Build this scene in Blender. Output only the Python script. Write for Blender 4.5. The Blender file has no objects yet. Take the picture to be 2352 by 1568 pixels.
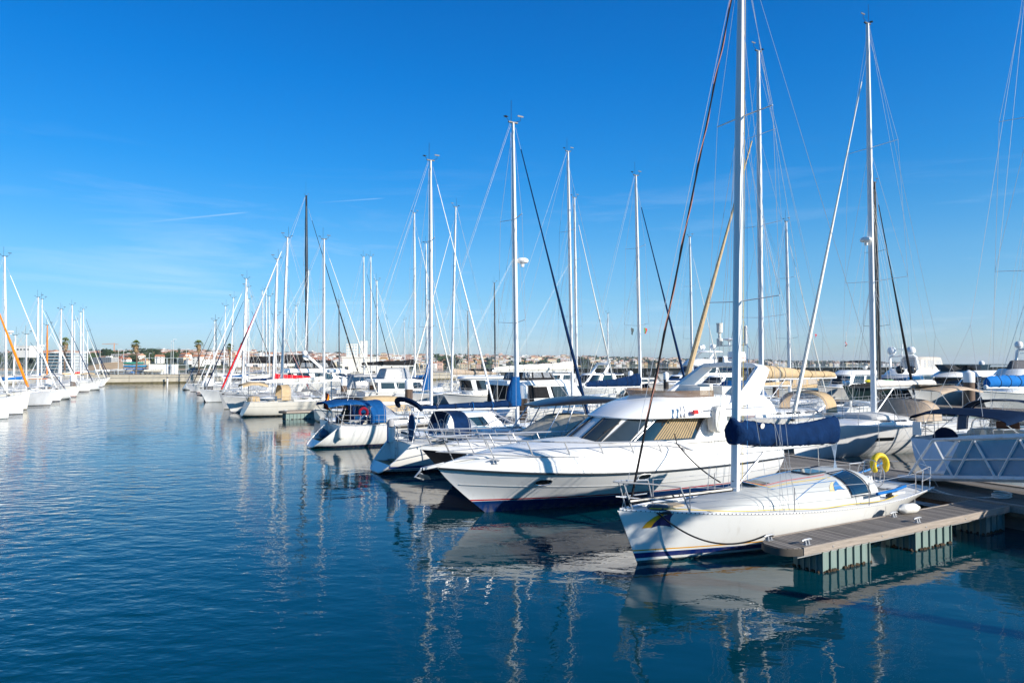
import bpy, math, random
from mathutils import Vector, Matrix, noise
R = math.radians
SC = bpy.context.scene
COL = SC.collection

# ------------------------------------------------------------------ camera, sky, sun, exposure
EYE = 4.6                       # eye height above the water
FOC = 1568.0                    # focal length for a picture 2352 wide
PITCH = math.atan(52 / FOC)
cam_d = bpy.data.cameras.new('camera')
cam = bpy.data.objects.new('camera', cam_d); COL.objects.link(cam)
cam_d.sensor_width = 36.0; cam_d.lens = 36.0 * FOC / 2352
cam_d.clip_start = 0.1; cam_d.clip_end = 30000
cam.location = (0, 0, EYE); cam.rotation_euler = (R(90) + PITCH, 0, 0)
SC.camera = cam

SUN_AZ = Vector((0.83, -0.56)).normalized()
SUN_EL = R(22.5)
W = bpy.data.worlds.new('World'); SC.world = W; W.use_nodes = True
wn, wl = W.node_tree.nodes, W.node_tree.links
wn.clear()
wo = wn.new('ShaderNodeOutputWorld'); bg = wn.new('ShaderNodeBackground')
sky = wn.new('ShaderNodeTexSky'); sky.sky_type = 'NISHITA'; sky.sun_disc = False
sky.sun_elevation = SUN_EL; sky.sun_rotation = math.atan2(SUN_AZ.x, SUN_AZ.y)
sky.altitude = 0; sky.air_density = 1.0; sky.dust_density = 0.35; sky.ozone_density = 3.2
hs = wn.new('ShaderNodeHueSaturation'); hs.inputs['Saturation'].default_value = 1.25
wl.new(sky.outputs[0], hs.inputs['Color'])
# thin high cirrus, part of the sky itself
tc = wn.new('ShaderNodeTexCoord'); mp = wn.new('ShaderNodeMapping')
mp.inputs['Rotation'].default_value = (0, R(-5), R(20)); mp.inputs['Scale'].default_value = (1.6, 1.6, 17)
wl.new(tc.outputs['Generated'], mp.inputs['Vector'])
nz = wn.new('ShaderNodeTexNoise'); nz.inputs['Scale'].default_value = 1.7; nz.inputs['Detail'].default_value = 9
nz.inputs['Roughness'].default_value = 0.62; nz.inputs['Distortion'].default_value = 0.5
wl.new(mp.outputs[0], nz.inputs['Vector'])
rmp = wn.new('ShaderNodeMapRange'); rmp.inputs[1].default_value = 0.52; rmp.inputs[2].default_value = 0.85
rmp.inputs[3].default_value = 0.0; rmp.inputs[4].default_value = 0.36
wl.new(nz.outputs['Fac'], rmp.inputs[0])
sx = wn.new('ShaderNodeSeparateXYZ'); wl.new(tc.outputs['Generated'], sx.inputs[0])
band = wn.new('ShaderNodeMapRange'); band.inputs[1].default_value = 0.30; band.inputs[2].default_value = 0.10
wl.new(sx.outputs['Z'], band.inputs[0])
mulc = wn.new('ShaderNodeMath'); mulc.operation = 'MULTIPLY'
wl.new(rmp.outputs[0], mulc.inputs[0]); wl.new(band.outputs[0], mulc.inputs[1])
mxc = wn.new('ShaderNodeMixRGB'); mxc.inputs['Color2'].default_value = (7.5, 8.4, 9.2, 1)
# a clear polarised winter sky: deeper overhead, paler and bluer towards the horizon
tint = wn.new('ShaderNodeValToRGB'); te = tint.color_ramp.elements
TINT = [(.0, (.80, 1.02, 1.65)), (.05, (.74, .95, 1.38)), (.093, (.72, 1.0, 1.26)), (.15, (.70, 1.09, 1.30)), (.206, (.48, 1.09, 1.36)), (.265, (.25, 1.07, 1.44)), (.385, (.06, 1.04, 1.54)), (.49, (.03, .98, 1.52)), (.62, (.16, .80, 1.10)), (.80, (.80, .86, .92))]
te[0].position, te[1].position = TINT[0][0], TINT[-1][0]
for i, (q, c) in enumerate(TINT):
    e = te[0] if i == 0 else te[len(te) - 1] if i == len(TINT) - 1 else te.new(q)
    e.color = (c[0] / 2, c[1] / 2, c[2] / 2, 1)
wl.new(sx.outputs['Z'], tint.inputs['Fac'])
tm = wn.new('ShaderNodeMixRGB'); tm.blend_type = 'MULTIPLY'; tm.inputs['Fac'].default_value = 1.0
wl.new(hs.outputs[0], tm.inputs['Color1']); wl.new(tint.outputs['Color'], tm.inputs['Color2'])
lr = wn.new('ShaderNodeMapRange'); lr.inputs[1].default_value = -0.62; lr.inputs[2].default_value = 0.15; lr.inputs[3].default_value = 1.62; lr.inputs[4].default_value = 2.02
wl.new(sx.outputs['X'], lr.inputs[0])
sc2 = wn.new('ShaderNodeVectorMath'); sc2.operation = 'SCALE'; wl.new(lr.outputs[0], sc2.inputs['Scale'])
wl.new(tm.outputs[0], sc2.inputs[0])
wl.new(mulc.outputs[0], mxc.inputs['Fac']); wl.new(sc2.outputs[0], mxc.inputs['Color1'])
# two old vapour trails
def view_dir(px, y):
    k = (784 - y) / FOC
    return Vector(((px - 1176) / FOC, math.cos(PITCH) - k * math.sin(PITCH), math.sin(PITCH) + k * math.cos(PITCH))).normalized()
last = mxc.outputs[0]
for p0, p1, wd_, am in (((300, 514), (575, 487), .0017, .22), ((715, 467), (885, 455), .0014, .15)):
    a_, b_ = view_dir(*p0), view_dir(*p1); nn_ = a_.cross(b_).normalized(); tt_ = nn_.cross(a_).normalized(); ln_ = math.asin(b_.dot(tt_))
    d1 = wn.new('ShaderNodeVectorMath'); d1.operation = 'DOT_PRODUCT'; d1.inputs[1].default_value = nn_; wl.new(tc.outputs['Generated'], d1.inputs[0])
    ab = wn.new('ShaderNodeMath'); ab.operation = 'ABSOLUTE'; wl.new(d1.outputs['Value'], ab.inputs[0])
    m1 = wn.new('ShaderNodeMapRange'); m1.interpolation_type = 'SMOOTHSTEP'; m1.inputs[1].default_value = wd_; m1.inputs[2].default_value = 0; wl.new(ab.outputs[0], m1.inputs[0])
    d2 = wn.new('ShaderNodeVectorMath'); d2.operation = 'DOT_PRODUCT'; d2.inputs[1].default_value = tt_; wl.new(tc.outputs['Generated'], d2.inputs[0])
    m2 = wn.new('ShaderNodeMapRange'); m2.inputs[1].default_value = 0; m2.inputs[2].default_value = ln_ * .8; m2.inputs[4].default_value = am; wl.new(d2.outputs['Value'], m2.inputs[0])
    m3 = wn.new('ShaderNodeMapRange'); m3.inputs[1].default_value = ln_; m3.inputs[2].default_value = ln_ * .85; wl.new(d2.outputs['Value'], m3.inputs[0])
    k1 = wn.new('ShaderNodeMath'); k1.operation = 'MULTIPLY'; wl.new(m1.outputs[0], k1.inputs[0]); wl.new(m2.outputs[0], k1.inputs[1])
    k2 = wn.new('ShaderNodeMath'); k2.operation = 'MULTIPLY'; wl.new(k1.outputs[0], k2.inputs[0]); wl.new(m3.outputs[0], k2.inputs[1])
    mx_ = wn.new('ShaderNodeMixRGB'); mx_.inputs['Color2'].default_value = (7.5, 8.4, 9.2, 1); wl.new(k2.outputs[0], mx_.inputs['Fac']); wl.new(last, mx_.inputs['Color1']); last = mx_.outputs[0]
wl.new(last, bg.inputs['Color'])
bg.inputs['Strength'].default_value = 0.089
wl.new(bg.outputs[0], wo.inputs['Surface'])

sun_d = bpy.data.lights.new('sun', 'SUN'); sun_d.energy = 4.9; sun_d.angle = R(0.5); sun_d.color = (1.0, 0.93, 0.82)
sun = bpy.data.objects.new('sun', sun_d); COL.objects.link(sun)
SUN_DIR = Vector((SUN_AZ.x * math.cos(SUN_EL), SUN_AZ.y * math.cos(SUN_EL), math.sin(SUN_EL)))
sun.rotation_euler = SUN_DIR.to_track_quat('Z', 'Y').to_euler()
sun.location = SUN_DIR * 200
SC.view_settings.view_transform = 'Standard'; SC.view_settings.look = 'None'
SC.view_settings.exposure = 0.56; SC.view_settings.gamma = 1.0
SC.view_settings.use_curve_mapping = False
SC.cycles.max_bounces = 8; SC.cycles.transparent_max_bounces = 24
SC.cycles.caustics_reflective = False; SC.cycles.caustics_refractive = False
SC.cycles.use_denoising = True

# ------------------------------------------------------------------ marina axes: P runs along the boats, F along the fairway
ANG = math.atan2(0.496, 0.868)
P2 = Vector((math.cos(ANG), math.sin(ANG))); F2 = Vector((-math.sin(ANG), math.cos(ANG)))
def mar(u, v, z=0.0):
    return Vector((u * P2.x + v * F2.x, u * P2.y + v * F2.y, z))
def ratio(px):                   # v / u along the sight line through picture column px
    tx = (px - 1176) / FOC
    return (F2.x * tx + F2.y) / (P2.x * tx + P2.y)
def dist(u, v):
    return mar(u, v).y
def zat(y, d):                   # height of what is seen at picture row y, d metres ahead
    k = (784 - y) / FOC
    return EYE + d * (math.sin(PITCH) + k * math.cos(PITCH)) / (math.cos(PITCH) - k * math.sin(PITCH))

# ------------------------------------------------------------------ mesh builder
def lerp(a, b, t): return a + (b - a) * t
class MB:
    def __init__(s): s.v, s.f, s.m = [], [], []
    def add(s, vs, fs, m=0):
        o = len(s.v); s.v += [tuple(p) for p in vs]
        for f in fs: s.f.append(tuple(i + o for i in f)); s.m.append(m)
        return s
    def box(s, c, d, m=0, rz=0.0, ry=0.0, taper=1.0):
        M = Matrix.Rotation(rz, 3, 'Z') @ Matrix.Rotation(ry, 3, 'Y')
        c = Vector(c); vs = []
        for z in (-1, 1):
            k = taper if z > 0 else 1.0
            for x, y in ((-1, -1), (1, -1), (1, 1), (-1, 1)):
                vs.append(c + M @ Vector((x * d[0] / 2 * k, y * d[1] / 2 * k, z * d[2] / 2)))
        return s.add(vs, [(0, 3, 2, 1), (4, 5, 6, 7), (0, 1, 5, 4), (1, 2, 6, 5), (2, 3, 7, 6), (3, 0, 4, 7)], m)
    def loft(s, rings, m=0, closed=True, cap=True, wrap=False):
        n = len(rings[0]); o = len(s.v)
        for r in rings: s.v += [tuple(p) for p in r]
        k = len(rings); 
        for i in range(k if wrap else k - 1):
            for j in range(n if closed else n - 1):
                a = o + i * n + j; b = o + i * n + (j + 1) % n
                i2 = (i + 1) % k
                c = o + i2 * n + (j + 1) % n; d = o + i2 * n + j
                s.f.append((a, b, c, d)); s.m.append(m)
        if cap and not wrap:
            s.f.append(tuple(o + j for j in reversed(range(n)))); s.m.append(m)
            s.f.append(tuple(o + (k - 1) * n + j for j in range(n))); s.m.append(m)
        return s
    def tube(s, pts, r, n=6, m=0, sq=1.0, cap=True, wrap=False):
        pts = [Vector(p) for p in pts]; rings = []; k = len(pts)
        up = None
        for i, p in enumerate(pts):
            if wrap: t = pts[(i + 1) % k] - pts[i - 1]
            else: t = pts[min(i + 1, k - 1)] - pts[max(i - 1, 0)]
            t.normalize()
            if up is None:
                up = Vector((0, 0, 1)) if abs(t.z) < 0.9 else Vector((1, 0, 0))
            a = t.cross(up)
            if a.length < 1e-4: a = t.cross(Vector((0, 1, 0)))
            a.normalize(); b = a.cross(t).normalized(); up = b
            rr = r[i] if isinstance(r, (list, tuple)) else r
            rings.append([p + a * (rr * math.cos(q)) + b * (rr * sq * math.sin(q)) for q in [2 * math.pi * j / n for j in range(n)]])
        return s.loft(rings, m, True, cap, wrap)
    def lathe(s, prof, c=(0, 0, 0), n=16, m=0, axis='z', cap=True):
        c = Vector(c); rings = []
        for r, h in prof:
            ring = []
            for j in range(n):
                q = 2 * math.pi * j / n; a, b = r * math.cos(q), r * math.sin(q)
                ring.append(c + (Vector((a, b, h)) if axis == 'z' else Vector((h, a, b)) if axis == 'x' else Vector((b, h, a))))
            rings.append(ring)
        return s.loft(rings, m, True, cap)
    def grid(s, fn, nu, nv, m=0, skip=None):
        o = len(s.v)
        for i in range(nu + 1):
            for j in range(nv + 1): s.v.append(tuple(fn(i / nu, j / nv)))
        for i in range(nu):
            for j in range(nv):
                if skip and skip((i + .5) / nu, (j + .5) / nv): continue
                a = o + i * (nv + 1) + j
                s.f.append((a, a + nv + 1, a + nv + 2, a + 1)); s.m.append(m)
        return s
    def prism(s, poly, fn, th, m=0):       # poly in 2-D, fn(x, y, d) -> point with d the depth
        n = len(poly)
        vs = [fn(x, y, 0) for x, y in poly] + [fn(x, y, th) for x, y in poly]
        fs = [tuple(range(n)), tuple(reversed(range(n, 2 * n)))] + [(i, i + n, (i + 1) % n + n, (i + 1) % n) for i in range(n)]
        return s.add(vs, fs, m)
    def ball(s, c, r, n=12, m=0, sc=(1, 1, 1)):
        c = Vector(c); prof = []
        k = max(5, n // 2 + 1); rings = []
        for i in range(k + 1):
            a = math.pi * i / k; rr = max(r * math.sin(a), 1e-3)
            rings.append([c + Vector((rr * math.cos(2 * math.pi * j / n) * sc[0], rr * math.sin(2 * math.pi * j / n) * sc[1], -r * math.cos(a) * sc[2])) for j in range(n)])
        return s.loft(rings, m)
    def build(s, name, mats, parent=None, loc=None, rz=None, sharp=38):
        me = bpy.data.meshes.new(name)
        me.from_pydata(s.v, [], s.f)
        if not isinstance(mats, (list, tuple)): mats = [mats]
        for q in mats: me.materials.append(q)
        if len(mats) > 1: me.polygons.foreach_set('material_index', s.m)
        me.polygons.foreach_set('use_smooth', [True] * len(me.polygons))
        me.update()
        if sharp: me.set_sharp_from_angle(angle=R(sharp))
        o = bpy.data.objects.new(name, me); COL.objects.link(o)
        if parent: o.parent = parent
        if loc is not None: o.location = loc
        if rz is not None: o.rotation_euler = (0, 0, rz)
        return o

def tag(o, label=None, cat=None, group=None, kind=None):
    if label: o['label'] = label
    if cat: o['category'] = cat
    if group: o['group'] = group
    if kind: o['kind'] = kind
    return o
def thing(name, label, cat, loc=(0, 0, 0), rz=0.0, group=None):
    o = bpy.data.objects.new(name, None); COL.objects.link(o)
    o.empty_display_size = 0.2
    o.location = loc; o.rotation_euler = (0, 0, rz)
    return tag(o, label, cat, group)
def dup(root, loc=None, rz=None, label=None, scale=None, group=None):
    c = root.copy(); COL.objects.link(c)
    if loc is not None: c.location = loc
    if rz is not None: c.rotation_euler = (0, 0, rz)
    if scale: c.scale = scale
    if label: c['label'] = label
    if group: c['group'] = group
    for ch in list(root.children):
        k = ch.copy(); COL.objects.link(k); k.parent = c
        for g in list(ch.children):
            h = g.copy(); COL.objects.link(h); h.parent = k
    return c

# ------------------------------------------------------------------ materials
_mc = {}
CANV = ('canvas', 'cover')
def mat(name, col, rough=0.5, metal=0.0, var=0.08, vs=3.0, bump=0.0, bs=40.0, spec=0.5, coat=0.0, stretch=None, alpha=None, dirt=None, dirt_s=1.2):
    if name in _mc: return _mc[name]
    if name.startswith(CANV): spec = 0.06
    m = bpy.data.materials.new(name); m.use_nodes = True; _mc[name] = m
    n, l = m.node_tree.nodes, m.node_tree.links
    b = n['Principled BSDF']
    b.inputs['Roughness'].default_value = rough; b.inputs['Metallic'].default_value = metal
    b.inputs['Specular IOR Level'].default_value = spec
    if coat: b.inputs['Coat Weight'].default_value = coat; b.inputs['Coat Roughness'].default_value = 0.08
    if alpha is not None: b.inputs['Alpha'].default_value = alpha
    tcn = n.new('ShaderNodeTexCoord'); mpn = n.new('ShaderNodeMapping')
    l.new(tcn.outputs['Object'], mpn.inputs['Vector'])
    if stretch: mpn.inputs['Scale'].default_value = stretch
    col = tuple(col)
    out = None
    if var:
        t = n.new('ShaderNodeTexNoise'); t.inputs['Scale'].default_value = vs; t.inputs['Detail'].default_value = 6
        t.inputs['Roughness'].default_value = 0.6
        l.new(mpn.outputs[0], t.inputs['Vector'])
        r = n.new('ShaderNodeValToRGB')
        r.color_ramp.elements[0].position = 0.25; r.color_ramp.elements[1].position = 0.75
        r.color_ramp.elements[0].color = tuple(max(0, c * (1 - var)) for c in col) + (1,)
        r.color_ramp.elements[1].color = tuple(min(1, c * (1 + var)) for c in col) + (1,)
        l.new(t.outputs['Fac'], r.inputs['Fac']); out = r.outputs['Color']
    if dirt:
        t2 = n.new('ShaderNodeTexNoise'); t2.inputs['Scale'].default_value = dirt_s; t2.inputs['Detail'].default_value = 8
        t2.inputs['Roughness'].default_value = 0.7
        l.new(mpn.outputs[0], t2.inputs['Vector'])
        r2 = n.new('ShaderNodeMapRange'); r2.inputs[1].default_value = 0.52; r2.inputs[2].default_value = 0.75; r2.inputs[4].default_value = 0.7
        l.new(t2.outputs['Fac'], r2.inputs[0])
        mx = n.new('ShaderNodeMixRGB'); mx.inputs['Color2'].default_value = tuple(dirt) + (1,)
        if out: l.new(out, mx.inputs['Color1'])
        else: mx.inputs['Color1'].default_value = col + (1,)
        l.new(r2.outputs[0], mx.inputs['Fac']); out = mx.outputs[0]
    if out: l.new(out, b.inputs['Base Color'])
    else: b.inputs['Base Color'].default_value = col + (1,)
    if bump:
        t3 = n.new('ShaderNodeTexNoise'); t3.inputs['Scale'].default_value = bs; t3.inputs['Detail'].default_value = 5
        l.new(mpn.outputs[0], t3.inputs['Vector'])
        bp = n.new('ShaderNodeBump'); bp.inputs['Strength'].default_value = bump; bp.inputs['Distance'].default_value = 0.05
        l.new(t3.outputs['Fac'], bp.inputs['Height']); l.new(bp.outputs[0], b.inputs['Normal'])
    return m

def hull_mat(name, base, bands, rough=0.22, var=0.03):
    """gelcoat with painted bands at fixed heights above the waterline"""
    if name in _mc: return _mc[name]
    m = bpy.data.materials.new(name); m.use_nodes = True; _mc[name] = m
    n, l = m.node_tree.nodes, m.node_tree.links
    b = n['Principled BSDF']; b.inputs['Roughness'].default_value = rough
    tcn = n.new('ShaderNodeTexCoord'); sp = n.new('ShaderNodeSeparateXYZ'); l.new(tcn.outputs['Object'], sp.inputs[0])
    mr = n.new('ShaderNodeMapRange'); mr.inputs[1].default_value = -1.0; mr.inputs[2].default_value = 3.0
    l.new(sp.outputs['Z'], mr.inputs[0])
    r = n.new('ShaderNodeValToRGB'); r.color_ramp.interpolation = 'CONSTANT'
    stops = [(-1.0, bands[0][2])]
    z = -1.0; cur = []
    for z0, z1, c in bands: cur.append((z0, c)); cur.append((z1, base))
    els = r.color_ramp.elements
    first = True
    pts = {}
    for zz, c in cur: pts[round((zz + 1) / 4, 5)] = c
    ks = sorted(pts)
    els[0].position = ks[0]; els[0].color = tuple(pts[ks[0]]) + (1,)
    els[1].position = ks[1]; els[1].color = tuple(pts[ks[1]]) + (1,)
    for k in ks[2:]:
        e = els.new(k); e.color = tuple(pts[k]) + (1,)
    t = n.new('ShaderNodeTexNoise'); t.inputs['Scale'].default_value = 1.3; t.inputs['Detail'].default_value = 7
    mpn = n.new('ShaderNodeMapping'); mpn.inputs['Scale'].default_value = (1.6, 1.6, 0.35)
    l.new(tcn.outputs['Object'], mpn.inputs['Vector']); l.new(mpn.outputs[0], t.inputs['Vector'])
    mr2 = n.new('ShaderNodeMapRange'); mr2.inputs[1].default_value = 0.3; mr2.inputs[2].default_value = 0.75
    mr2.inputs[3].default_value = 1.0; mr2.inputs[4].default_value = 1 - 3 * var
    l.new(t.outputs['Fac'], mr2.inputs[0])
    mx = n.new('ShaderNodeMixRGB'); mx.blend_type = 'MULTIPLY'; mx.inputs['Fac'].default_value = 1.0
    l.new(r.outputs['Color'], mx.inputs['Color1']); l.new(mr2.outputs[0], mx.inputs['Color2'])
    l.new(mr.outputs[0], r.inputs['Fac'])
    sc_ = n.new('ShaderNodeMapRange'); sc_.inputs[1].default_value = 0.30; sc_.inputs[2].default_value = 0.02; sc_.inputs[3].default_value = 0.0; sc_.inputs[4].default_value = 0.55
    l.new(sp.outputs['Z'], sc_.inputs[0])
    t4 = n.new('ShaderNodeTexNoise'); t4.inputs['Scale'].default_value = 2.2; t4.inputs['Detail'].default_value = 8; t4.inputs['Roughness'].default_value = .7
    mp4 = n.new('ShaderNodeMapping'); mp4.inputs['Scale'].default_value = (2.2, 2.2, .5); l.new(tcn.outputs['Object'], mp4.inputs['Vector']); l.new(mp4.outputs[0], t4.inputs['Vector'])
    m4 = n.new('ShaderNodeMapRange'); m4.inputs[1].default_value = .42; m4.inputs[2].default_value = .72; l.new(t4.outputs['Fac'], m4.inputs[0])
    t5 = n.new('ShaderNodeTexNoise'); t5.inputs['Scale'].default_value = 1.0; t5.inputs['Detail'].default_value = 4
    mp5 = n.new('ShaderNodeMapping'); mp5.inputs['Scale'].default_value = (5.0, 5.0, .25); l.new(tcn.outputs['Object'], mp5.inputs['Vector']); l.new(mp5.outputs[0], t5.inputs['Vector'])
    m5 = n.new('ShaderNodeMapRange'); m5.inputs[1].default_value = .62; m5.inputs[2].default_value = .80; m5.inputs[4].default_value = .20; l.new(t5.outputs['Fac'], m5.inputs[0])
    k4 = n.new('ShaderNodeMath'); k4.operation = 'MULTIPLY_ADD'; l.new(sc_.outputs[0], k4.inputs[0]); l.new(m4.outputs[0], k4.inputs[1]); l.new(m5.outputs[0], k4.inputs[2])
    mg = n.new('ShaderNodeMixRGB'); mg.inputs['Color2'].default_value = (.30, .24, .15, 1); l.new(k4.outputs[0], mg.inputs['Fac']); l.new(mx.outputs[0], mg.inputs['Color1'])
    l.new(mg.outputs[0], b.inputs['Base Color'])
    return m

def glass_mat(name, col=(0.01, 0.013, 0.016), rough=0.04):
    return mat(name, col, rough, var=0.3, vs=0.8, spec=0.8)
def clear_mat(name, tint, alpha, rough=0.12):
    """see-through vinyl or acrylic sheet"""
    if name in _mc: return _mc[name]
    m = bpy.data.materials.new(name); m.use_nodes = True; _mc[name] = m
    n, l = m.node_tree.nodes, m.node_tree.links
    b = n['Principled BSDF']; b.inputs['Base Color'].default_value = tuple(tint) + (1,); b.inputs['Roughness'].default_value = rough
    tcn = n.new('ShaderNodeTexCoord'); t = n.new('ShaderNodeTexNoise'); t.inputs['Scale'].default_value = 5; t.inputs['Detail'].default_value = 4
    l.new(tcn.outputs['Object'], t.inputs['Vector'])
    mr = n.new('ShaderNodeMapRange'); mr.inputs[3].default_value = max(0, alpha - 0.18); mr.inputs[4].default_value = min(1, alpha + 0.18)
    l.new(t.outputs['Fac'], mr.inputs[0]); l.new(mr.outputs[0], b.inputs['Alpha'])
    bp = n.new('ShaderNodeBump'); bp.inputs['Strength'].default_value = 0.4; bp.inputs['Distance'].default_value = 0.03
    l.new(t.outputs['Fac'], bp.inputs['Height']); l.new(bp.outputs[0], b.inputs['Normal'])
    return m

WHITE = (0.80, 0.79, 0.76)
GEL = mat('gelcoat white', WHITE, 0.25, var=0.03, vs=2, dirt=(0.70, 0.67, 0.60), dirt_s=1.5)
GELW = mat('gelcoat bright', (0.84, 0.84, 0.83), 0.22, var=0.02)
DECK = mat('deck offwhite', (0.70, 0.69, 0.65), 0.55, var=0.07, vs=4, dirt=(0.55, 0.52, 0.46), dirt_s=2.5)
GREYD = mat('deck grey', (0.52, 0.53, 0.51), 0.5, var=0.05, vs=2.2, dirt=(0.60, 0.56, 0.47), dirt_s=1.0)
CREAM = mat('gelcoat cream', (0.74, 0.69, 0.60), 0.3, var=0.04)
TEAK = mat('teak', (0.30, 0.19, 0.10), 0.7, var=0.25, vs=6, stretch=(1, 12, 1))
ALU = mat('mast aluminium', (0.72, 0.73, 0.74), 0.35, metal=0.35, var=0.04)
MASTW = mat('mast white', (0.82, 0.82, 0.81), 0.3, var=0.03)
BLACKM = mat('carbon black', (0.022, 0.023, 0.026), 0.35, var=0.2)
STEEL = mat('stainless', (0.52, 0.52, 0.53), 0.25, metal=0.5, var=0.04)
WIRE = mat('rigging wire', (0.52, 0.53, 0.54), 0.45, metal=0.3, var=0.1)
DARK = mat('dark fitting', (0.03, 0.03, 0.032), 0.5, var=0.2)
GLASS = glass_mat('window dark')
SMOKE = glass_mat('window smoked', (0.030, 0.045, 0.058))
NAVY = mat('canvas navy', (0.0045, 0.022, 0.075), 0.85, var=0.3, vs=4, bump=0.8, bs=6)
NAVYD = mat('canvas dark navy', (0.0035, 0.014, 0.042), 0.85, var=0.2, vs=5, bump=0.35, bs=9)
BLUE = mat('canvas blue', (0.008, 0.075, 0.23), 0.85, var=0.18, vs=5, bump=0.35, bs=9)
BLUEB = mat('canvas bright blue', (0.015, 0.14, 0.42), 0.8, var=0.15, vs=5, bump=0.35, bs=9)
TAN = mat('canvas tan', (0.50, 0.37, 0.22), 0.85, var=0.14, vs=4, bump=0.4, bs=8)
TAUPE = mat('canvas taupe', (0.42, 0.33, 0.25), 0.85, var=0.14, vs=4, bump=0.4, bs=8)
CANW = mat('canvas white', (0.74, 0.71, 0.64), 0.8, var=0.08, vs=4, bump=0.4, bs=8)
BLACKC = mat('canvas black', (0.02, 0.02, 0.022), 0.8, var=0.25, vs=5, bump=0.3, bs=9)
GREYC = mat('canvas grey', (0.36, 0.36, 0.37), 0.8, var=0.1, vs=5, bump=0.3, bs=9)
REDC = mat('canvas red', (0.55, 0.015, 0.025), 0.8, var=0.12, vs=5, bump=0.3, bs=9)
MAROON = mat('canvas maroon', (0.22, 0.012, 0.03), 0.8, var=0.12, vs=5, bump=0.3, bs=9)
ORANGE = mat('canvas orange', (0.85, 0.22, 0.015), 0.7, var=0.1, vs=5)
YELLOW = mat('buoy yellow', (0.72, 0.52, 0.02), 0.6, var=0.12, vs=8, bump=0.2, bs=20)
RUBBER = mat('black rubber', (0.02, 0.02, 0.02), 0.6, var=0.2)
CLEAR = clear_mat('clear vinyl', (0.55, 0.58, 0.62), 0.35)
RED = mat('red plastic', (0.6, 0.02, 0.02), 0.4, var=0.08)
BLUEP = mat('blue plastic', (0.02, 0.16, 0.42), 0.4, var=0.1)
ROPEB = mat('rope black', (0.015, 0.015, 0.017), 0.8, var=0.2, vs=30)
ROPEW = mat('rope white', (0.68, 0.65, 0.58), 0.8, var=0.15, vs=30, bump=0.4, bs=60)
ROPEL = mat('rope blue', (0.03, 0.20, 0.50), 0.8, var=0.2, vs=30)
ROPER = mat('rope red', (0.50, 0.03, 0.03), 0.8, var=0.2, vs=30)
ROPEY = mat('rope yellow', (0.68, 0.48, 0.05), 0.8, var=0.2, vs=30)
ROPEO = mat('rope orange', (0.72, 0.32, 0.06), 0.8, var=0.2, vs=30)
FENDW = mat('fender white', (0.72, 0.71, 0.66), 0.4, var=0.06, dirt=(0.5, 0.45, 0.36), dirt_s=6)
# ------------------------------------------------------------------ boat generators
class Hull:
    HS = [0, .04, .10, .17, .25, .34, .44, .56, .70, .85, 1.0]
    def __init__(s, L, B, fb, fs, rake=0.6, srev=0.5, wt=0.72, sm=0.42, pw=2.3, d=0.35, zst=0.0, e0=0.26, e1=0.7, dip=0.08, rk=1.0, counter=False, flare=0.0):
        s.__dict__.update(locals())
    def sheer(s, t): return lerp(s.fs, s.fb, t ** 1.7) - s.dip * math.sin(math.pi * t)
    def hb(s, t):
        if t < s.sm: f = s.wt + (1 - s.wt) * math.sin(math.pi / 2 * t / s.sm)
        else: f = 1 - ((t - s.sm) / (1 - s.sm)) ** s.pw
        return max(f * s.B / 2, 0.012)
    def keel(s, t):
        z = -s.d
        if t < 0.4: z = -s.d + (s.d + s.zst) * (1 - t / 0.4) ** 2
        return z
    def x(s, t, h):
        xs = -s.L / 2 + (s.srev * (1 - h) ** 0.8 if s.counter else s.srev * h)
        xb = s.L / 2 - s.rake * (1 - h) ** s.rk
        return lerp(xs, xb, t)
    def pt(s, t, h, side=1, off=0.0):
        e = lerp(s.e0, s.e1, t * t)
        y = s.hb(t) * (h ** e)
        if s.flare: y *= 1 - s.flare * t * (1 - h)
        k = s.keel(t)
        return Vector((s.x(t, h), side * (y + off), lerp(k, s.sheer(t), h)))
    def at_xz(s, x, z, side=1, off=0.006):
        t = (x + s.L / 2) / s.L; h = 0.5
        for _ in range(12):
            k = s.keel(t); h = min(1, max(0, (z - k) / (s.sheer(t) - k)))
            t += (x - s.x(t, h)) / s.L; t = min(1, max(0, t))
        return s.pt(t, h, side, off)
    def mesh(s, ns=26, open_stern=False, hs=None):
        mb = MB(); hs = hs or s.HS; rings = []
        for i in range(ns + 1):
            t = i / ns; t = 1 - (1 - t) ** 1.25
            rings.append([s.pt(t, h, 1) for h in reversed(hs)] + [s.pt(t, h, -1) for h in hs[1:]])
        mb.loft(rings, 0, closed=False, cap=False)
        if not open_stern:
            r = rings[0]; o = len(mb.v); mb.v += [tuple(p) for p in r]; mb.f.append(tuple(o + j for j in range(len(r)))); mb.m.append(0)
        return mb
    def deck(s, ns=26, skip=None, inset=0.03, camber=0.06, dz=-0.015):
        mb = MB()
        def fn(a, b):
            t = a; y = (b * 2 - 1)
            w = max(s.hb(t) - inset, 0.005)
            return Vector((s.x(t, 1.0), y * w, s.sheer(t) + dz + camber * (1 - y * y) * min(1, s.hb(t))))
        sk = None
        if skip: sk = lambda a, b: skip(a, b * 2 - 1)
        mb.grid(fn, ns, 12, 0, sk)
        return mb
    def edge(s, t, side, inset=0.04, dz=0.0):
        return Vector((s.x(t, 1.0), side * max(s.hb(t) - inset, 0.0), s.sheer(t) + dz))

def seg(a, b, n): return [a + (b - a) * i / n for i in range(n + 1)]
def catenary(a, b, sag, n=14):
    a, b = Vector(a), Vector(b)
    return [a.lerp(b, i / n) + Vector((0, 0, -sag * 4 * (i / n) * (1 - i / n))) for i in range(n + 1)]

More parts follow.
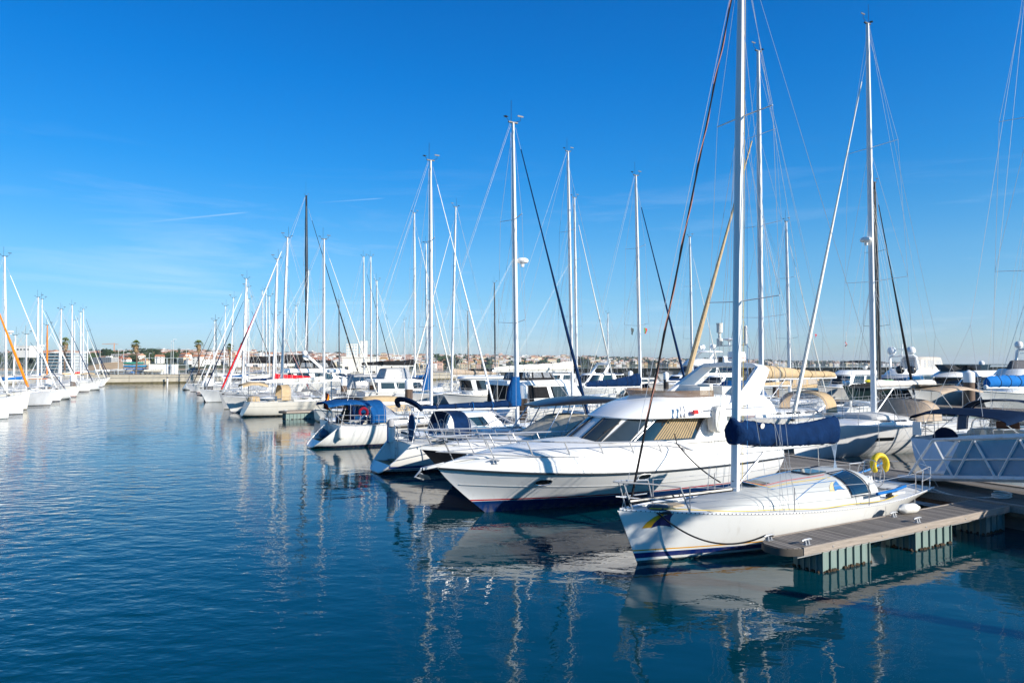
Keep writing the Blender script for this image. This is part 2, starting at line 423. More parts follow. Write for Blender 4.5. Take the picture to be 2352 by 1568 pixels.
class Cab:
    """rounded coachroof: s runs aft to forward, a runs from the port base over the top to the starboard base"""
    def __init__(s, H, x0, x1, w, h, n=3.2, wf=0.55, front=0.35, aft=0.08, hf=0.55, dz=0.0):
        s.__dict__.update(locals())
    def dims(s, t):
        x = lerp(s.x0, s.x1, t)
        w = s.w * lerp(1.0, s.wf, max(0, t - 0.3) / 0.7)
        h = s.h * lerp(1.0, s.hf, t)
        if t > 1 - s.front: h *= max(0.02, math.sin(math.pi / 2 * (1 - t) / s.front)) ** 0.8
        if t < s.aft: h *= 0.9 + 0.1 * t / s.aft
        ts = (x + s.H.L / 2) / s.H.L
        return x, w, h, s.H.sheer(min(1, max(0, ts))) + s.dz
    def pt(s, t, a, off=0.0):
        x, w, h, z = s.dims(t); th = math.pi * a
        c, q = math.cos(th), math.sin(th)
        y = (w + off) * math.copysign(abs(c) ** (2 / s.n), c); zz = (h + off) * abs(q) ** (2 / s.n)
        return Vector((x, y, z + zz))
    def mesh(s, m=0, ns=18, na=18):
        mb = MB()
        mb.loft([[s.pt(i / ns, j / na) for j in range(na + 1)] for i in range(ns + 1)], m, closed=False, cap=False)
        mb.loft([[s.pt(0, j / na) for j in range(na + 1)], [s.pt(0, j / na) * 0.0 + Vector((s.x0, 0, s.dims(0)[3])) for j in range(na + 1)]], m, closed=False, cap=False)
        return mb
    def patch(s, t0, t1, a0, a1, off=0.008, nt=8, na=3, slant=0.0):
        mb = MB()
        f = lambda u, v: s.pt(lerp(t0, t1, u) + slant * (v - .5), lerp(a0, a1, v), off)
        mb.grid(f, nt, na)
        return mb

def arch_ring(x, w, h, z0, n=3.0, k=14, lean=0.0):
    out = []
    for j in range(k + 1):
        th = math.pi * j / k; c, q = math.cos(th), math.sin(th)
        hh = h * abs(q) ** (2 / n)
        out.append(Vector((x + lean * hh, w * math.copysign(abs(c) ** (2 / n), c), z0 + hh)))
    return out

def add_dodger(root, x, w, h, z, m, D=2, front=1.3, clear=CLEAR):
    f = MB(); k = 14 if D else 8
    r0 = arch_ring(x, w, h, z, 3, k, 0.05); r1 = arch_ring(x + front * .42, w, h * 1.0, z, 3, k, 0.05)
    r2 = arch_ring(x + front * .72, w * .95, h * .62, z, 2.8, k, 0); r3 = arch_ring(x + front, w * .86, h * .08, z, 2.5, k, 0)
    ra = arch_ring(x + front * .2, w * 1.0, h * .97, z, 3, k, 0.05)
    f.loft([r0, ra, r1], 0, closed=False, cap=False)
    f.loft([[p + Vector((0.02, 0, -0.01)) for p in r1], [p.lerp(q, .18) + Vector((0, 0, 0.004)) for p, q in zip(r1, r2)]], 0, closed=False, cap=False)
    o = f.build('dodger', m, root)
    wv = MB(); wv.loft([[p.lerp(q, .18) for p, q in zip(r1, r2)], r2, r3], 0, closed=False, cap=False)
    wv.build('dodger_window', clear, o)
    if D:
        h_ = MB()
        for r in (r0, r1): h_.tube([p * 1.0 for p in r], 0.014, 5)
        h_.build('hoop', STEEL, o)
    return o

def add_bimini(root, x0, x1, w, z, m, D=2, crown=0.22, zb=None, roll=False, drop=0.18):
    f = MB(); k = 12 if D else 6; rings = []; n = 8 if D else 4
    for i in range(n + 1):
        t = i / n; x = lerp(x0, x1, t); zz = z - drop * (2 * t - 1) ** 2 - (0.035 * math.sin(t * math.pi * 3) ** 2)
        rings.append([Vector((x, w * math.sin(math.pi * (j / k - .5)) , zz - crown * (abs(2 * j / k - 1)) ** 2.4)) for j in range(k + 1)])
    top = rings; bot = [[p - Vector((0, 0, 0.03)) for p in r] for r in rings]
    f.loft([t + list(reversed(b)) for t, b in zip(top, bot)], 0)
    o = f.build('bimini', m, root)
    fr = MB(); zb = zb if zb is not None else z - 1.5
    xm = (x0 + x1) / 2
    for xx, xb in ((x0, xm - .2), (x1, xm + .2), (xm, xm)):
        for sd in (-1, 1):
            t = (xx - x0) / (x1 - x0); zz = z - drop * (2 * t - 1) ** 2 - crown
            fr.tube([(xb, sd * w * .97, zb), (xx, sd * w * .985, zz)], 0.016, 5)
    fr.build('bimini_frame', STEEL, o)
    return o

def add_cover(boom, x0, x1, z0, z1, m, hm=0.55, ha=0.22, wm=0.17, wa=0.09, seed=1, n=22, ties=True, sag=0.0, D=2, name='sail_cover', hang=0.0):
    """folded mainsail under its cover: x0 at the mast, x1 at the boom end"""
    rnd = random.Random(seed); rings = []; k = 12 if D else 8; n = n if D else 8
    ph = rnd.uniform(0, 6)
    for i in range(n + 1):
        t = i / n; x = lerp(x0, x1, t); zc = lerp(z0, z1, t) - sag * math.sin(math.pi * t)
        h = lerp(hm, ha, t ** 0.6) * (1 + .05 * math.sin(9 * t + ph) + rnd.uniform(-.04, .04)); wd = lerp(wm, wa, t) * (1 + rnd.uniform(-.1, .1))
        if i in (0, n): h *= .86; wd *= .7
        ring = []
        for j in range(k):
            a = 2 * math.pi * j / k
            yy = wd * math.cos(a) * (1 - .45 * max(0, math.sin(a))); zz = h * .5 * (1 + math.sin(a))
            ring.append(Vector((x, yy + .012 * math.sin(7 * t * 6 + j), zc - .04 - hang + zz)))
        rings.append(ring)
    o = MB().loft(rings).build(name, m, boom, sharp=60)
    if ties and D:
        tb = MB()
        for i in range(2, n, 4):
            tb.tube([p + (p - sum(rings[i], Vector()) / k).normalized() * .012 for p in rings[i]], 0.012, 4, wrap=True)
        tb.build('sail_tie', DARK, boom)
    return o

def furl(root, foot, head, m, r=0.075, D=2, name='furled_headsail', n=14, full=0.93):
    foot, head = Vector(foot), Vector(head); pts, rs = [], []
    nn = n if D else 5
    if not D: r *= .72
    for i in range(nn + 1):
        t = i / nn; pts.append(foot.lerp(head, lerp(.02, full, t)))
        rs.append(r * (0.75 + .45 * math.sin(math.pi * min(1, t * 1.3 + .1)) * (1 - t)) * (1 - .62 * t))
    o = MB().tube(pts, rs, 8 if D else 6).build(name, m, root)
    if D:
        MB().lathe([(.05, 0), (.11, .02), (.11, .1), (.05, .12)], foot + (head - foot).normalized() * .02, 10).build('furling_drum', DARK, o)
    return o

def add_rails(root, H, D, t0=0.05, t1=0.93, n=6, h=0.6, pul=True, push=True, lr=0.006, skip=(), r=0.013):
    st = MB(); ln = MB()
    ts = seg(t0, t1, n)
    for sd in (-1, 1):
        for t in ts:
            p = H.edge(t, sd, .06)
            if D > 1: MB().tube([p, p + Vector((0, 0, h))], r, 5).lathe([(r * 2.2, 0), (r * 2, .03), (r, .05)], p, 6, cap=False).build('stanchion', STEEL, root)
            else: ln.tube([p, p + Vector((0, 0, h))], r, 5, 1)
        for hh in (h - .02, h * .52):
            ln.tube([H.edge(t, sd, .06, hh) for t in ts], lr, 4)
    ln.build('lifeline' if D > 1 else 'guard_rail', [WIRE, STEEL], root)
    if pul:
        p = MB(); r = r * 1.15
        tp = [H.edge(t1, 1, .06, h), H.edge(.975, 1, .03, h + .03), H.edge(1.0, 0, 0, h + .04) + Vector((-.05, 0, 0)), H.edge(.975, -1, .03, h + .03), H.edge(t1, -1, .06, h)]
        p.tube(tp, r, 6)
        p.tube([q - Vector((0, 0, h * .45)) for q in tp], r * .8, 6)
        for t in (t1, .975):
            for sd in (-1, 1):
                q = H.edge(t, sd, .05); p.tube([q, q + Vector((0, 0, h + .02))], r, 6)
        p.build('pulpit', STEEL, root)
    if push:
        p = MB()
        a = [H.edge(.10, 1, .06, h), H.edge(.0, 1, .06, h), H.edge(.0, 1, .06, h) * 1.0]
        for sd in (-1, 1):
            tp = [H.edge(.10, sd, .06, h), H.edge(.01, sd, .08, h)]
            e = H.edge(.01, sd, .08, h); tp.append(Vector((e.x, e.y * .45, e.z)))
            p.tube(tp, r * 1.1, 6); p.tube([q - Vector((0, 0, h * .45)) for q in tp], r * .9, 6)
            for q in tp: p.tube([q - Vector((0, 0, h)), q], r, 6)
        p.build('pushpit', STEEL, root)

def add_mast(root, xm, zd, top, m, rm, rake, D, nspr, H, jib, bow_x, bow_z, wr, spr_len, back=True, fract=1.0, taper=0.6, radar=None, aft_x=None, steaming=True, antenna=1.1):
    if D < 3: rm = rm * 1.2
    xt = xm - rake * (top - zd)
    mp = lambda z: Vector((xm - rake * (z - zd), 0, z))
    n = 6 if D else 3
    mb = MB(); zs = seg(zd, top, n)
    mb.tube([mp(z) for z in zs], [rm * (1.0 if z < lerp(zd, top, .7) else lerp(1, taper, (z - lerp(zd, top, .7)) / (.3 * (top - zd)))) for z in zs], 10 if D else 7, sq=0.72)
    mo = mb.build('mast', m, root)
    # masthead gear
    g = MB()
    T = mp(top)
    g.box(T + Vector((0, 0, .03)), (.5 if D else .4, .09, .06))
    if antenna: g.tube([T + Vector((-.1, 0, 0)), T + Vector((-.1, 0, antenna))], .012, 4)
    g.tube([T + Vector((.1, 0, .05)), T + Vector((.45, .05, .2)), T + Vector((.45, .05, .42))], .012, 4)
    g.box(T + Vector((.45, .05, .42)), (.32, .02, .07))
    g.tube([T + Vector((-.2, 0, .05)), T + Vector((-.42, -.05, .22))], .012, 4)
    g.box(T + Vector((-.42, -.05, .24)), (.2, .16, .02), rz=.5)
    g.build('masthead_vane', DARK, mo)
    rg = MB()
    fz = lerp(zd, top, fract)
    chain = H.hb(min(1, max(0, (xm + H.L / 2) / H.L))) - .1
    cz = H.sheer((xm + H.L / 2) / H.L)
    tips = []
    for i in range(nspr):
        z = lerp(zd, top, (i + 1) / (nspr + 1) * (1.02 if nspr > 1 else 1.06)); l = spr_len * (1 - .2 * i)
        sp = MB()
        for sd in (-1, 1):
            b = mp(z); e = b + Vector((-.18 * l, sd * l, .07 * l))
            sp.tube([b, e], [max(.032, wr * 3.2), max(.024, wr * 2.4)], 5, sq=.5); tips.append((sd, e))
        sp.build('spreader', m if D else ALU, mo)
    for sd in (-1, 1):
        es = [e for q, e in tips if q == sd]
        path = [Vector((xm - .25, sd * chain, cz))] + es + [mp(lerp(fz, top, .8))]
        rg.tube(path, wr, 4)
        if es:
            rg.tube([Vector((xm - .05, sd * chain * .92, cz)), mp(es[0].z - .1)], wr, 4)
            for a, b in zip(es, es[1:]): rg.tube([a, mp(b.z)], wr, 4)
        rg.tube([Vector((xm - 1.0, sd * chain, cz)), mp(es[0].z)] if es else [Vector((xm - 1.0, sd * chain, cz)), mp(lerp(zd, top, .5))], wr, 4)
    head = mp(fz) + Vector((rm, 0, -.05))
    rg.tube([Vector((bow_x, 0, bow_z)), head], wr * 1.2, 4)
    ax = aft_x if aft_x is not None else -H.L / 2 + H.srev * (0 if H.counter else 1) + .1
    if back:
        az = H.fs + .05; sp = mp(top) * .22 + Vector((ax, 0, az)) * .78
        rg.tube([mp(top) - Vector((.15, 0, 0)), sp], wr, 4)
        for sd in (-1, 1): rg.tube([sp, Vector((ax, sd * H.B * .3, az))], wr, 4)
    rg.build('standing_rigging', WIRE, root)
    if radar is not None:
        z = lerp(zd, top, radar); c = mp(z) + Vector((rm + .28, 0, 0))
        MB().lathe([(.08, -.2), (.1, -.04), (.26, 0), (.3, .06), (.29, .15), (.2, .22), (.02, .24)], c, 14).add([c + Vector(q) for q in ((-.3, -.05, -.12), (-.3, .05, -.12), (.1, .05, -.03), (.1, -.05, -.03))], [(0, 1, 2, 3)]).build('radar_dome', GELW, mo)
    return mo, mp, head

def scoop(root, H, m, zp=.40):
    k = H.keel(0); hp = (zp - k) / (H.sheer(0) - k); xd = H.x(0, 1)
    def fwd(h):
        t = 0.0
        for _ in range(8): t += (xd - H.x(t, h)) / H.L
        return H.pt(t, h, 1)
    b = MB(); hs = seg(0, hp, 6)
    ring = [H.pt(0, h, 1) for h in reversed(hs)] + [H.pt(0, h, -1) for h in hs[1:]]
    b.add(ring, [tuple(range(len(ring)))])
    b.build('transom', m, root)
    p0 = H.pt(0, hp, 1); p1 = fwd(hp)
    MB().add([p0, p1, Vector((p1.x, -p1.y, p1.z)), Vector((p0.x, -p0.y, p0.z))], [(0, 1, 2, 3)]).add([q + Vector((0, 0, .012)) for q in (p0 * .9 + Vector((-.02, 0, zp * .1)), Vector((p1.x, p1.y * .8, zp)), Vector((p1.x, -p1.y * .8, zp)), Vector((p0.x * .9, -p0.y * .9, zp)))], [(0, 1, 2, 3)]).build('swim_step', TEAK, root)
    rm_ = MB(); hr = seg(0.02, 1, 14); rm_.tube([H.pt(0, h, 1) for h in reversed(hr)] + [H.pt(0, h, -1) for h in hr], .045, 6); rm_.build('transom_rim', m, root)
    hs = seg(hp, 1, 6); a = [fwd(h) for h in hs]
    ring = list(reversed(a)) + [Vector((q.x, -q.y, q.z)) for q in a]
    MB().add(ring, [tuple(range(len(ring)))]).build('stern_bulkhead', m, root)
    ld = MB()
    for y in (.25, .55): ld.tube([(xd - .03, y, zp), (xd - .05, y, H.fs + .5)], .016, 5)
    for z in seg(zp + .2, H.fs + .3, 3): ld.tube([(xd - .04, .25, z), (xd - .04, .55, z)], .014, 5)
    ld.build('boarding_ladder', STEEL, root)

def sailboat(label, px, um, top, bow, L, v=None, name='sailboat', cat='sailboat', group=None, B=None, fb=1.35, fs=1.1, rake=.9, srev=.7, wt=.74,
             hm=None, deckm=DECK, cab=(-.18, .24, .32, .42), cabm=None, xm=.07, mm=MASTW, rm=.095, mrake=.012, nspr=2, fract=.93, radar=None,
             boom=.34, bz=1.25, cover=None, ch=(.55, .22), jib=None, jr=.085, dodger=None, bimini=None, D=1, wr=.008, back=True, counter=False, zst=.05, pw=2.3,
             cockpit=True, rails=True, ties=True, topz=None, open_stern=False, bcol=None, spr=None, cwin=True, antenna=1.1, roll=None, cover_w=(.17, .09)):
    """px: picture column of the mast foot, um: how far along P the mast stands, top: picture row of its head"""
    B = B or L * .3
    if v is None: v = um * ratio(px)
    d = dist(um, v)
    ztop = topz or zat(top, d)
    c = mar(um - bow * xm * L, v)
    root = thing(name, label, cat, c, ANG + (0 if bow > 0 else math.pi), group)
    H = Hull(L, B, fb, fs, rake=rake, srev=srev, wt=wt, zst=zst, counter=counter, pw=pw)
    hm = hm or HW
    ns = (30, 18, 12)[2 - D] if D < 3 else 40
    ho = H.mesh(ns, open_stern).build('hull', hm, root, sharp=50)
    c0, c1 = .13, (.5 + cab[0]) - .015
    if open_stern: scoop(root, H, GEL)
    cw = .50
    skip = (lambda a, y: c0 < a < c1 and abs(y) < cw) if cockpit and D else None
    H.deck(30 if D else 12, skip, dz=-.03).build('deck', deckm, root)
    if cockpit and D:
        w = MB(); zf = H.fs - .48
        t0, t1 = max(c0, .0), c1; x0, x1 = H.x(t0, 1) , H.x(t1, 1)
        yw = (H.hb((t0 + t1) / 2) - .03) * (cw + .08)
        for sd in (-1, 1):
            w.add([(x0, sd * yw, zf + .3), (x1, sd * yw, zf + .3), (x1, sd * yw, H.sheer(t1) + .06), (x0, sd * yw, H.sheer(t0) + .04)], [(0, 1, 2, 3)])
            w.add([(x0, sd * yw * .5, zf + .3), (x1, sd * yw * .5, zf + .3), (x1, sd * yw, zf + .3), (x0, sd * yw, zf + .3)], [(0, 1, 2, 3)])
            w.add([(x0, sd * yw * .5, zf), (x1, sd * yw * .5, zf), (x1, sd * yw * .5, zf + .3), (x0, sd * yw * .5, zf + .3)], [(0, 1, 2, 3)])
        w.add([(x0, -yw * .5, zf), (x1, -yw * .5, zf), (x1, yw * .5, zf), (x0, yw * .5, zf)], [(0, 1, 2, 3)])
        if not open_stern: w.add([(x0, -yw, zf), (x0, yw, zf), (x0, yw, H.sheer(t0)), (x0, -yw, H.sheer(t0))], [(0, 1, 2, 3)])
        w.build('cockpit', deckm, root)
        hx = lerp(x0, x1, .3)
        wh = MB()
        ring = [Vector((hx, .42 * math.cos(a), zf + .95 + .42 * math.sin(a))) for a in seg(0, 2 * math.pi, 20)[:-1]]
        wh.tube(ring, .014, 5, wrap=True)
        for k in range(0, 20, 4): wh.tube([Vector((hx, 0, zf + .95)), ring[k]], .008, 4)
        ped = MB().box((hx + .15, 0, zf + .45), (.2, .22, .9), taper=.8).build('steering_pedestal', GEL, root)
        wh.build('wheel', STEEL, ped)
    tr = MB()
    for sd in (-1, 1): tr.tube([H.edge(t, sd, .025, .02) for t in seg(0, .995, 14 if D else 7)], .022, 4)
    tr.build('toe_rail', ALU if D else deckm, root)
    CB = Cab(H, cab[0] * L, cab[1] * L, cab[2] * B, cab[3], n=3.2 if D < 3 else 2.5, hf=.55 if D < 3 else .50, front=.35 if D < 3 else .55)
    co = CB.mesh(0, 18 if D else 8, 16 if D else 8).build('cabin', cabm or GEL, root)
    if cwin:
        for sd in (0, 1):
            for t0, t1 in (((.06, .24), (.3, .46), (.52, .66)) if D > 1 else ((.06, .5),)):
                a0, a1 = (.10, .19) if sd == 0 else (.81, .90)
                CB.patch(t0, t1, a0, a1, .01, 5, 2).build('cabin_window', GLASS, co)
    if D:
        for q, sx, sy in ((.62, .55, .5), (.25, .7, .6)):
            hx, hw, hh, hz = CB.dims(q); MB().box((hx, 0, hz + hh + .01), (sx, sy, .05)).build('hatch', SMOKE, co)
    mx = xm * L
    _, _, ch_, cz_ = CB.dims(min(1, max(0, (mx - CB.x0) / (CB.x1 - CB.x0)))) if CB.x0 < mx < CB.x1 else (0, 0, 0, H.sheer((mx + L / 2) / L))
    zd = cz_ + ch_ - .02
    bxx, bzz = L / 2 - .12, H.sheer(1) + .02
    mo, mp, head = add_mast(root, mx, zd, ztop, mm, rm, mrake, D, nspr, H, jib, bxx, bzz, wr, spr or B * .3, back, fract, radar=radar, antenna=antenna)
    if jib: furl(root, (bxx, 0, bzz + .1), head, jib, jr, D)
    if boom:
        zb = zd + bz; bl = boom * L; xe = mx - bl
        bo = MB().tube([mp(zb) + Vector((-.1, 0, 0)), (xe, 0, zb + .05)], .075 if D else .09, 8, sq=1.25).build('boom', bcol or mm, root)
        MB().tube([mp(zd + .15) + Vector((-.12, 0, 0)), (mx - bl * .3, 0, zb - .05)], .035, 6).build('vang', STEEL, bo)
        if cover: add_cover(bo, mx - .05, xe + .15, zb + .09, zb + .12, cover, ch[0], ch[1], cover_w[0], cover_w[1], seed=int(px), D=D, ties=ties, hang=.06)
        rr = MB()
        rr.tube([(xe + .1, 0, zb + .1), mp(ztop) - Vector((.12, 0, .1))], wr * .8, 4)
        rr.tube([(xe + .5, 0, zb), (xe + .5, .05, H.fs + .15)], wr * 1.5, 4)
        if D and cover:
            for sd in (-1, 1):
                for q in (.25, .5, .8): rr.tube([mp(lerp(zd, ztop, .55)) + Vector((-.1, sd * .05, 0)), (mx - bl * q, sd * .1, zb + .1)], wr * .55, 3)
        for k in range(2 if D else 1):
            rr.tube([mp(zd) + Vector((-.14 - .06 * k, .08 - .14 * k, 0)), mp(ztop * .97) + Vector((-.1 - .05 * k, .05 - .1 * k, 0))], wr * .9, 4)
        rr.build('running_rigging', ROPEW, root)
    xa = cab[0] * L
    if dodger: add_dodger(root, xa - .55, cab[2] * B * 1.04, .95, H.fs + .12, dodger, D)
    if bimini: add_bimini(root, -L * .46 + srev * .6, xa - .75, B * .36, H.fs + 2.05, bimini, D, zb=H.fs + .1)
    if rails: add_rails(root, H, D, n=6 if D else 4, lr=wr * .8)
    root['_z'] = ztop
    return root, H, dict(zd=zd, mx=mx, mp=mp, CB=CB, ztop=ztop, c=c, v=v, cab=co, bow=bow)

class Tier:
    """deckhouse with rounded front; xi runs aft to forward, a from its foot to its top"""
    def __init__(s, xb, xt, w, z0, z1, p=3.0, tw=.9, wa=1.0):
        s.xb, s.xt, s.w, s.z0, s.z1, s.p, s.tw, s.wa = xb, xt, w, z0, z1, p, tw, wa
    def hw(s, xi): return s.w * lerp(s.wa, 1, min(1, xi * 2)) * max(0.0, 1 - xi ** s.p) ** (1 / s.p if s.p > 2.2 else .6)
    def pt(s, xi, side, a, off=0.0):
        x = lerp(lerp(s.xb[0], s.xb[1], xi), lerp(s.xt[0], s.xt[1], xi), a)
        y = s.hw(xi) * lerp(1, s.tw, a)
        e = .004
        x2 = lerp(lerp(s.xb[0], s.xb[1], min(1, xi + e)), lerp(s.xt[0], s.xt[1], min(1, xi + e)), a); y2 = s.hw(min(1, xi + e)) * lerp(1, s.tw, a)
        if xi + e >= 1: nx, ny = 1.0, 0.0
        else:
            dx, dy = x2 - x, y2 - y; l = math.hypot(dx, dy) or 1; nx, ny = -dy / l, dx / l
        return Vector((x + nx * off, side * (y + ny * off), lerp(s.z0, s.z1, a) + off * .2))
    XI = [0, .15, .3, .45, .6, .7, .8, .87, .92, .955, .98, .993, 1.0]
    def ring(s, a, off=0.0):
        return [s.pt(x, 1, a, off) for x in s.XI] + [s.pt(x, -1, a, off) for x in reversed(s.XI[:-1])]
    def mesh(s, crown=.08, m=0, na=4, bulge=0.0):
        mb = MB(); rings = []
        for i in range(na + 1): rings.append(s.ring(i / na, bulge * math.sin(math.pi * i / na)))
        if crown:
            for k, up in ((.93, .55), (.75, .85), (.4, 1.0), (.02, 1.02)):
                r = s.ring(1.0); c = sum(r, Vector()) / len(r)
                rings.append([Vector((lerp(c.x, q.x, k), q.y * k, q.z + crown * up)) for q in r])
        mb.loft(rings, m, True, True)
        return mb
    def win(s, x0, x1, a0, a1, side, off=.012, slant=0.0, n=10):
        mb = MB()
        mb.grid(lambda u, v: s.pt(min(1, max(0, lerp(x0, x1, u) + slant * (v - .5))), side, lerp(a0, a1, v), off), n, 2)
        return mb
    def front(s, x0, a0, a1, off=.012):
        mb = MB()
        def f(u, v):
            q = u * 2 - 1; xi = 1 - abs(q) ** 1.6 * (1 - x0)
            return s.pt(xi, 1 if q >= 0 else -1, lerp(a0, a1, v), off)
        mb.grid(f, 18, 3); return mb

def dome(parent, c, r, m=GELW, n=14):
    return MB().lathe([(r * .55, -r * 1.0), (r * .6, -r * .85), (r * .95, -r * .5), (r, 0), (r * .9, r * .45), (r * .6, r * .82), (r * .02, r * 1.0)], c, n).build('satellite_dome', m, parent)

def bow_rail(root, H, t0, t1=1.0, h=.75, r=.016, n=7, mid=True, inset=.08, slope=0.35):
    p = MB()
    ts = seg(t0, t1, 16)
    def pt(t, sd, hh): 
        e = H.edge(t, sd, inset); return e + Vector((0.05, 0, hh))
    hh = lambda t: h * min(1, .25 + (t - t0) * 5)
    pts = [pt(t, 1, hh(t)) for t in ts[:-1]]; pts2 = [pt(t, -1, hh(t)) for t in reversed(ts[:-1])]
    tip = H.edge(1.0, 0, 0) + Vector((.15, 0, h))
    p.tube(pts + [tip + Vector((0, .12, 0)), tip + Vector((0, -.12, 0))] + pts2, r, 6)
    if mid: p.tube([q - Vector((0, 0, h * .48)) for q in pts[2:]] + [tip - Vector((.1, 0, h * .48))] + [q - Vector((0, 0, h * .48)) for q in pts2[:-2]], r * .7, 5)
    for t in seg(t0 + .02, .985, n):
        for sd in (-1, 1):
            b = H.edge(t, sd, inset + .02); p.tube([b + Vector((-slope * hh(t), 0, 0)), pt(t, sd, hh(t))], r * .9, 5)
    return p.build('bow_rail', STEEL, root)

HW = hull_mat('hull white', WHITE, [(-1, .05, (.02, .03, .06)), (.09, .14, (.02, .04, .14))])
HWP = hull_mat('hull plain white', (0.80, 0.80, 0.79), [(-1, .04, (.03, .05, .06))])
HWB = hull_mat('hull white blue boot', WHITE, [(-1, .10, (.010, .016, .05))])
HWR = hull_mat('hull white red stripe', WHITE, [(-1, .05, (.02, .03, .06)), (.10, .16, (.35, .02, .02))])
HCR = hull_mat('hull cream', (0.72, 0.67, 0.58), [(-1, .07, (.012, .016, .03))])
HGR = hull_mat('hull grey', (0.46, 0.47, 0.48), [(-1, .04, (.02, .03, .03))], var=.06)
HLG = hull_mat('hull pale grey', (0.62, 0.63, 0.66), [(-1, .05, (.02, .03, .05))], var=.06)
HNV = hull_mat('hull navy', (0.012, 0.018, 0.045), [(-1, .06, (.15, .02, .02)), (.09, .13, (.6, .6, .6))], rough=.12)
HBK = hull_mat('hull black', (0.018, 0.02, 0.024), [(-1, .05, (.05, .05, .05))], rough=.1)
HGN = hull_mat('hull dark green', (0.022, 0.045, 0.048), [(-1, .05, (.02, .02, .02))], rough=.15)
# ------------------------------------------------------------------ water
def water():
    m = bpy.data.materials.new('harbour water'); m.use_nodes = True
    n, l = m.node_tree.nodes, m.node_tree.links
    b = n['Principled BSDF']
    b.inputs['Base Color'].default_value = (0.0003, 0.037, 0.055, 1); b.inputs['Roughness'].default_value = 0.008
    b.inputs['IOR'].default_value = 1.42
    g = n.new('ShaderNodeNewGeometry')
    rot = n.new('ShaderNodeMapping'); rot.inputs['Rotation'].default_value = (0, 0, R(35)); rot.inputs['Scale'].default_value = (1, 1.7, 1)
    l.new(g.outputs['Position'], rot.inputs['Vector'])
    def nz(scale, det, amp, dist=0.0, vec=rot, rough=0.5):
        t = n.new('ShaderNodeTexNoise'); t.inputs['Scale'].default_value = scale; t.inputs['Detail'].default_value = det
        t.inputs['Distortion'].default_value = dist; t.inputs['Roughness'].default_value = rough
        l.new(vec.outputs[0], t.inputs['Vector'])
        k = n.new('ShaderNodeMath'); k.operation = 'MULTIPLY'; k.inputs[1].default_value = amp
        l.new(t.outputs['Fac'], k.inputs[0]); return k
    def addn(a, b_):
        k = n.new('ShaderNodeMath'); k.operation = 'ADD'; l.new(a.outputs[0], k.inputs[0]); l.new(b_.outputs[0], k.inputs[1]); return k
    # sheltered and wind-ruffled patches
    pt = n.new('ShaderNodeTexNoise'); pt.inputs['Scale'].default_value = 0.045; pt.inputs['Detail'].default_value = 3
    l.new(g.outputs['Position'], pt.inputs['Vector'])
    pr = n.new('ShaderNodeMapRange'); pr.inputs[1].default_value = 0.35; pr.inputs[2].default_value = 0.65; pr.inputs[3].default_value = 0.45; pr.inputs[4].default_value = 1.25
    l.new(pt.outputs['Fac'], pr.inputs[0])
    # the berths are sheltered, the open fairway is ruffled
    dp_ = n.new('ShaderNodeVectorMath'); dp_.operation = 'DOT_PRODUCT'; dp_.inputs[1].default_value = (P2.x, P2.y, 0); l.new(g.outputs['Position'], dp_.inputs[0])
    sh = n.new('ShaderNodeMapRange'); sh.interpolation_type = 'SMOOTHSTEP'; sh.inputs[1].default_value = -3.0; sh.inputs[2].default_value = 8.0; sh.inputs[3].default_value = 2.7; sh.inputs[4].default_value = 0.50
    l.new(dp_.outputs['Value'], sh.inputs[0])
    fine0 = addn(addn(nz(1.1, 1, 0.022, 0.2), nz(3.0, 2, 0.0085, 0.3)), nz(9.0, 1, 0.0012))
    fine = n.new('ShaderNodeMath'); fine.operation = 'MULTIPLY'; l.new(fine0.outputs[0], fine.inputs[0]); l.new(sh.outputs[0], fine.inputs[1])
    fm = n.new('ShaderNodeMath'); fm.operation = 'MULTIPLY'; l.new(fine.outputs[0], fm.inputs[0]); l.new(pr.outputs[0], fm.inputs[1])
    h = addn(nz(0.35, 1, 0.022), fm)
    bp = n.new('ShaderNodeBump'); bp.inputs['Strength'].default_value = 1.0; bp.inputs['Distance'].default_value = 1.0
    l.new(h.outputs[0], bp.inputs['Height']); l.new(bp.outputs[0], b.inputs['Normal'])
    mb = MB(); s = 7000
    mb.add([(-s, -s, 0), (s, -s, 0), (s, s, 0), (-s, s, 0)], [(0, 1, 2, 3)])
    tag(mb.build('water', m), 'deep blue rippled harbour water mirroring masts and hulls', None, None, 'structure')
water()

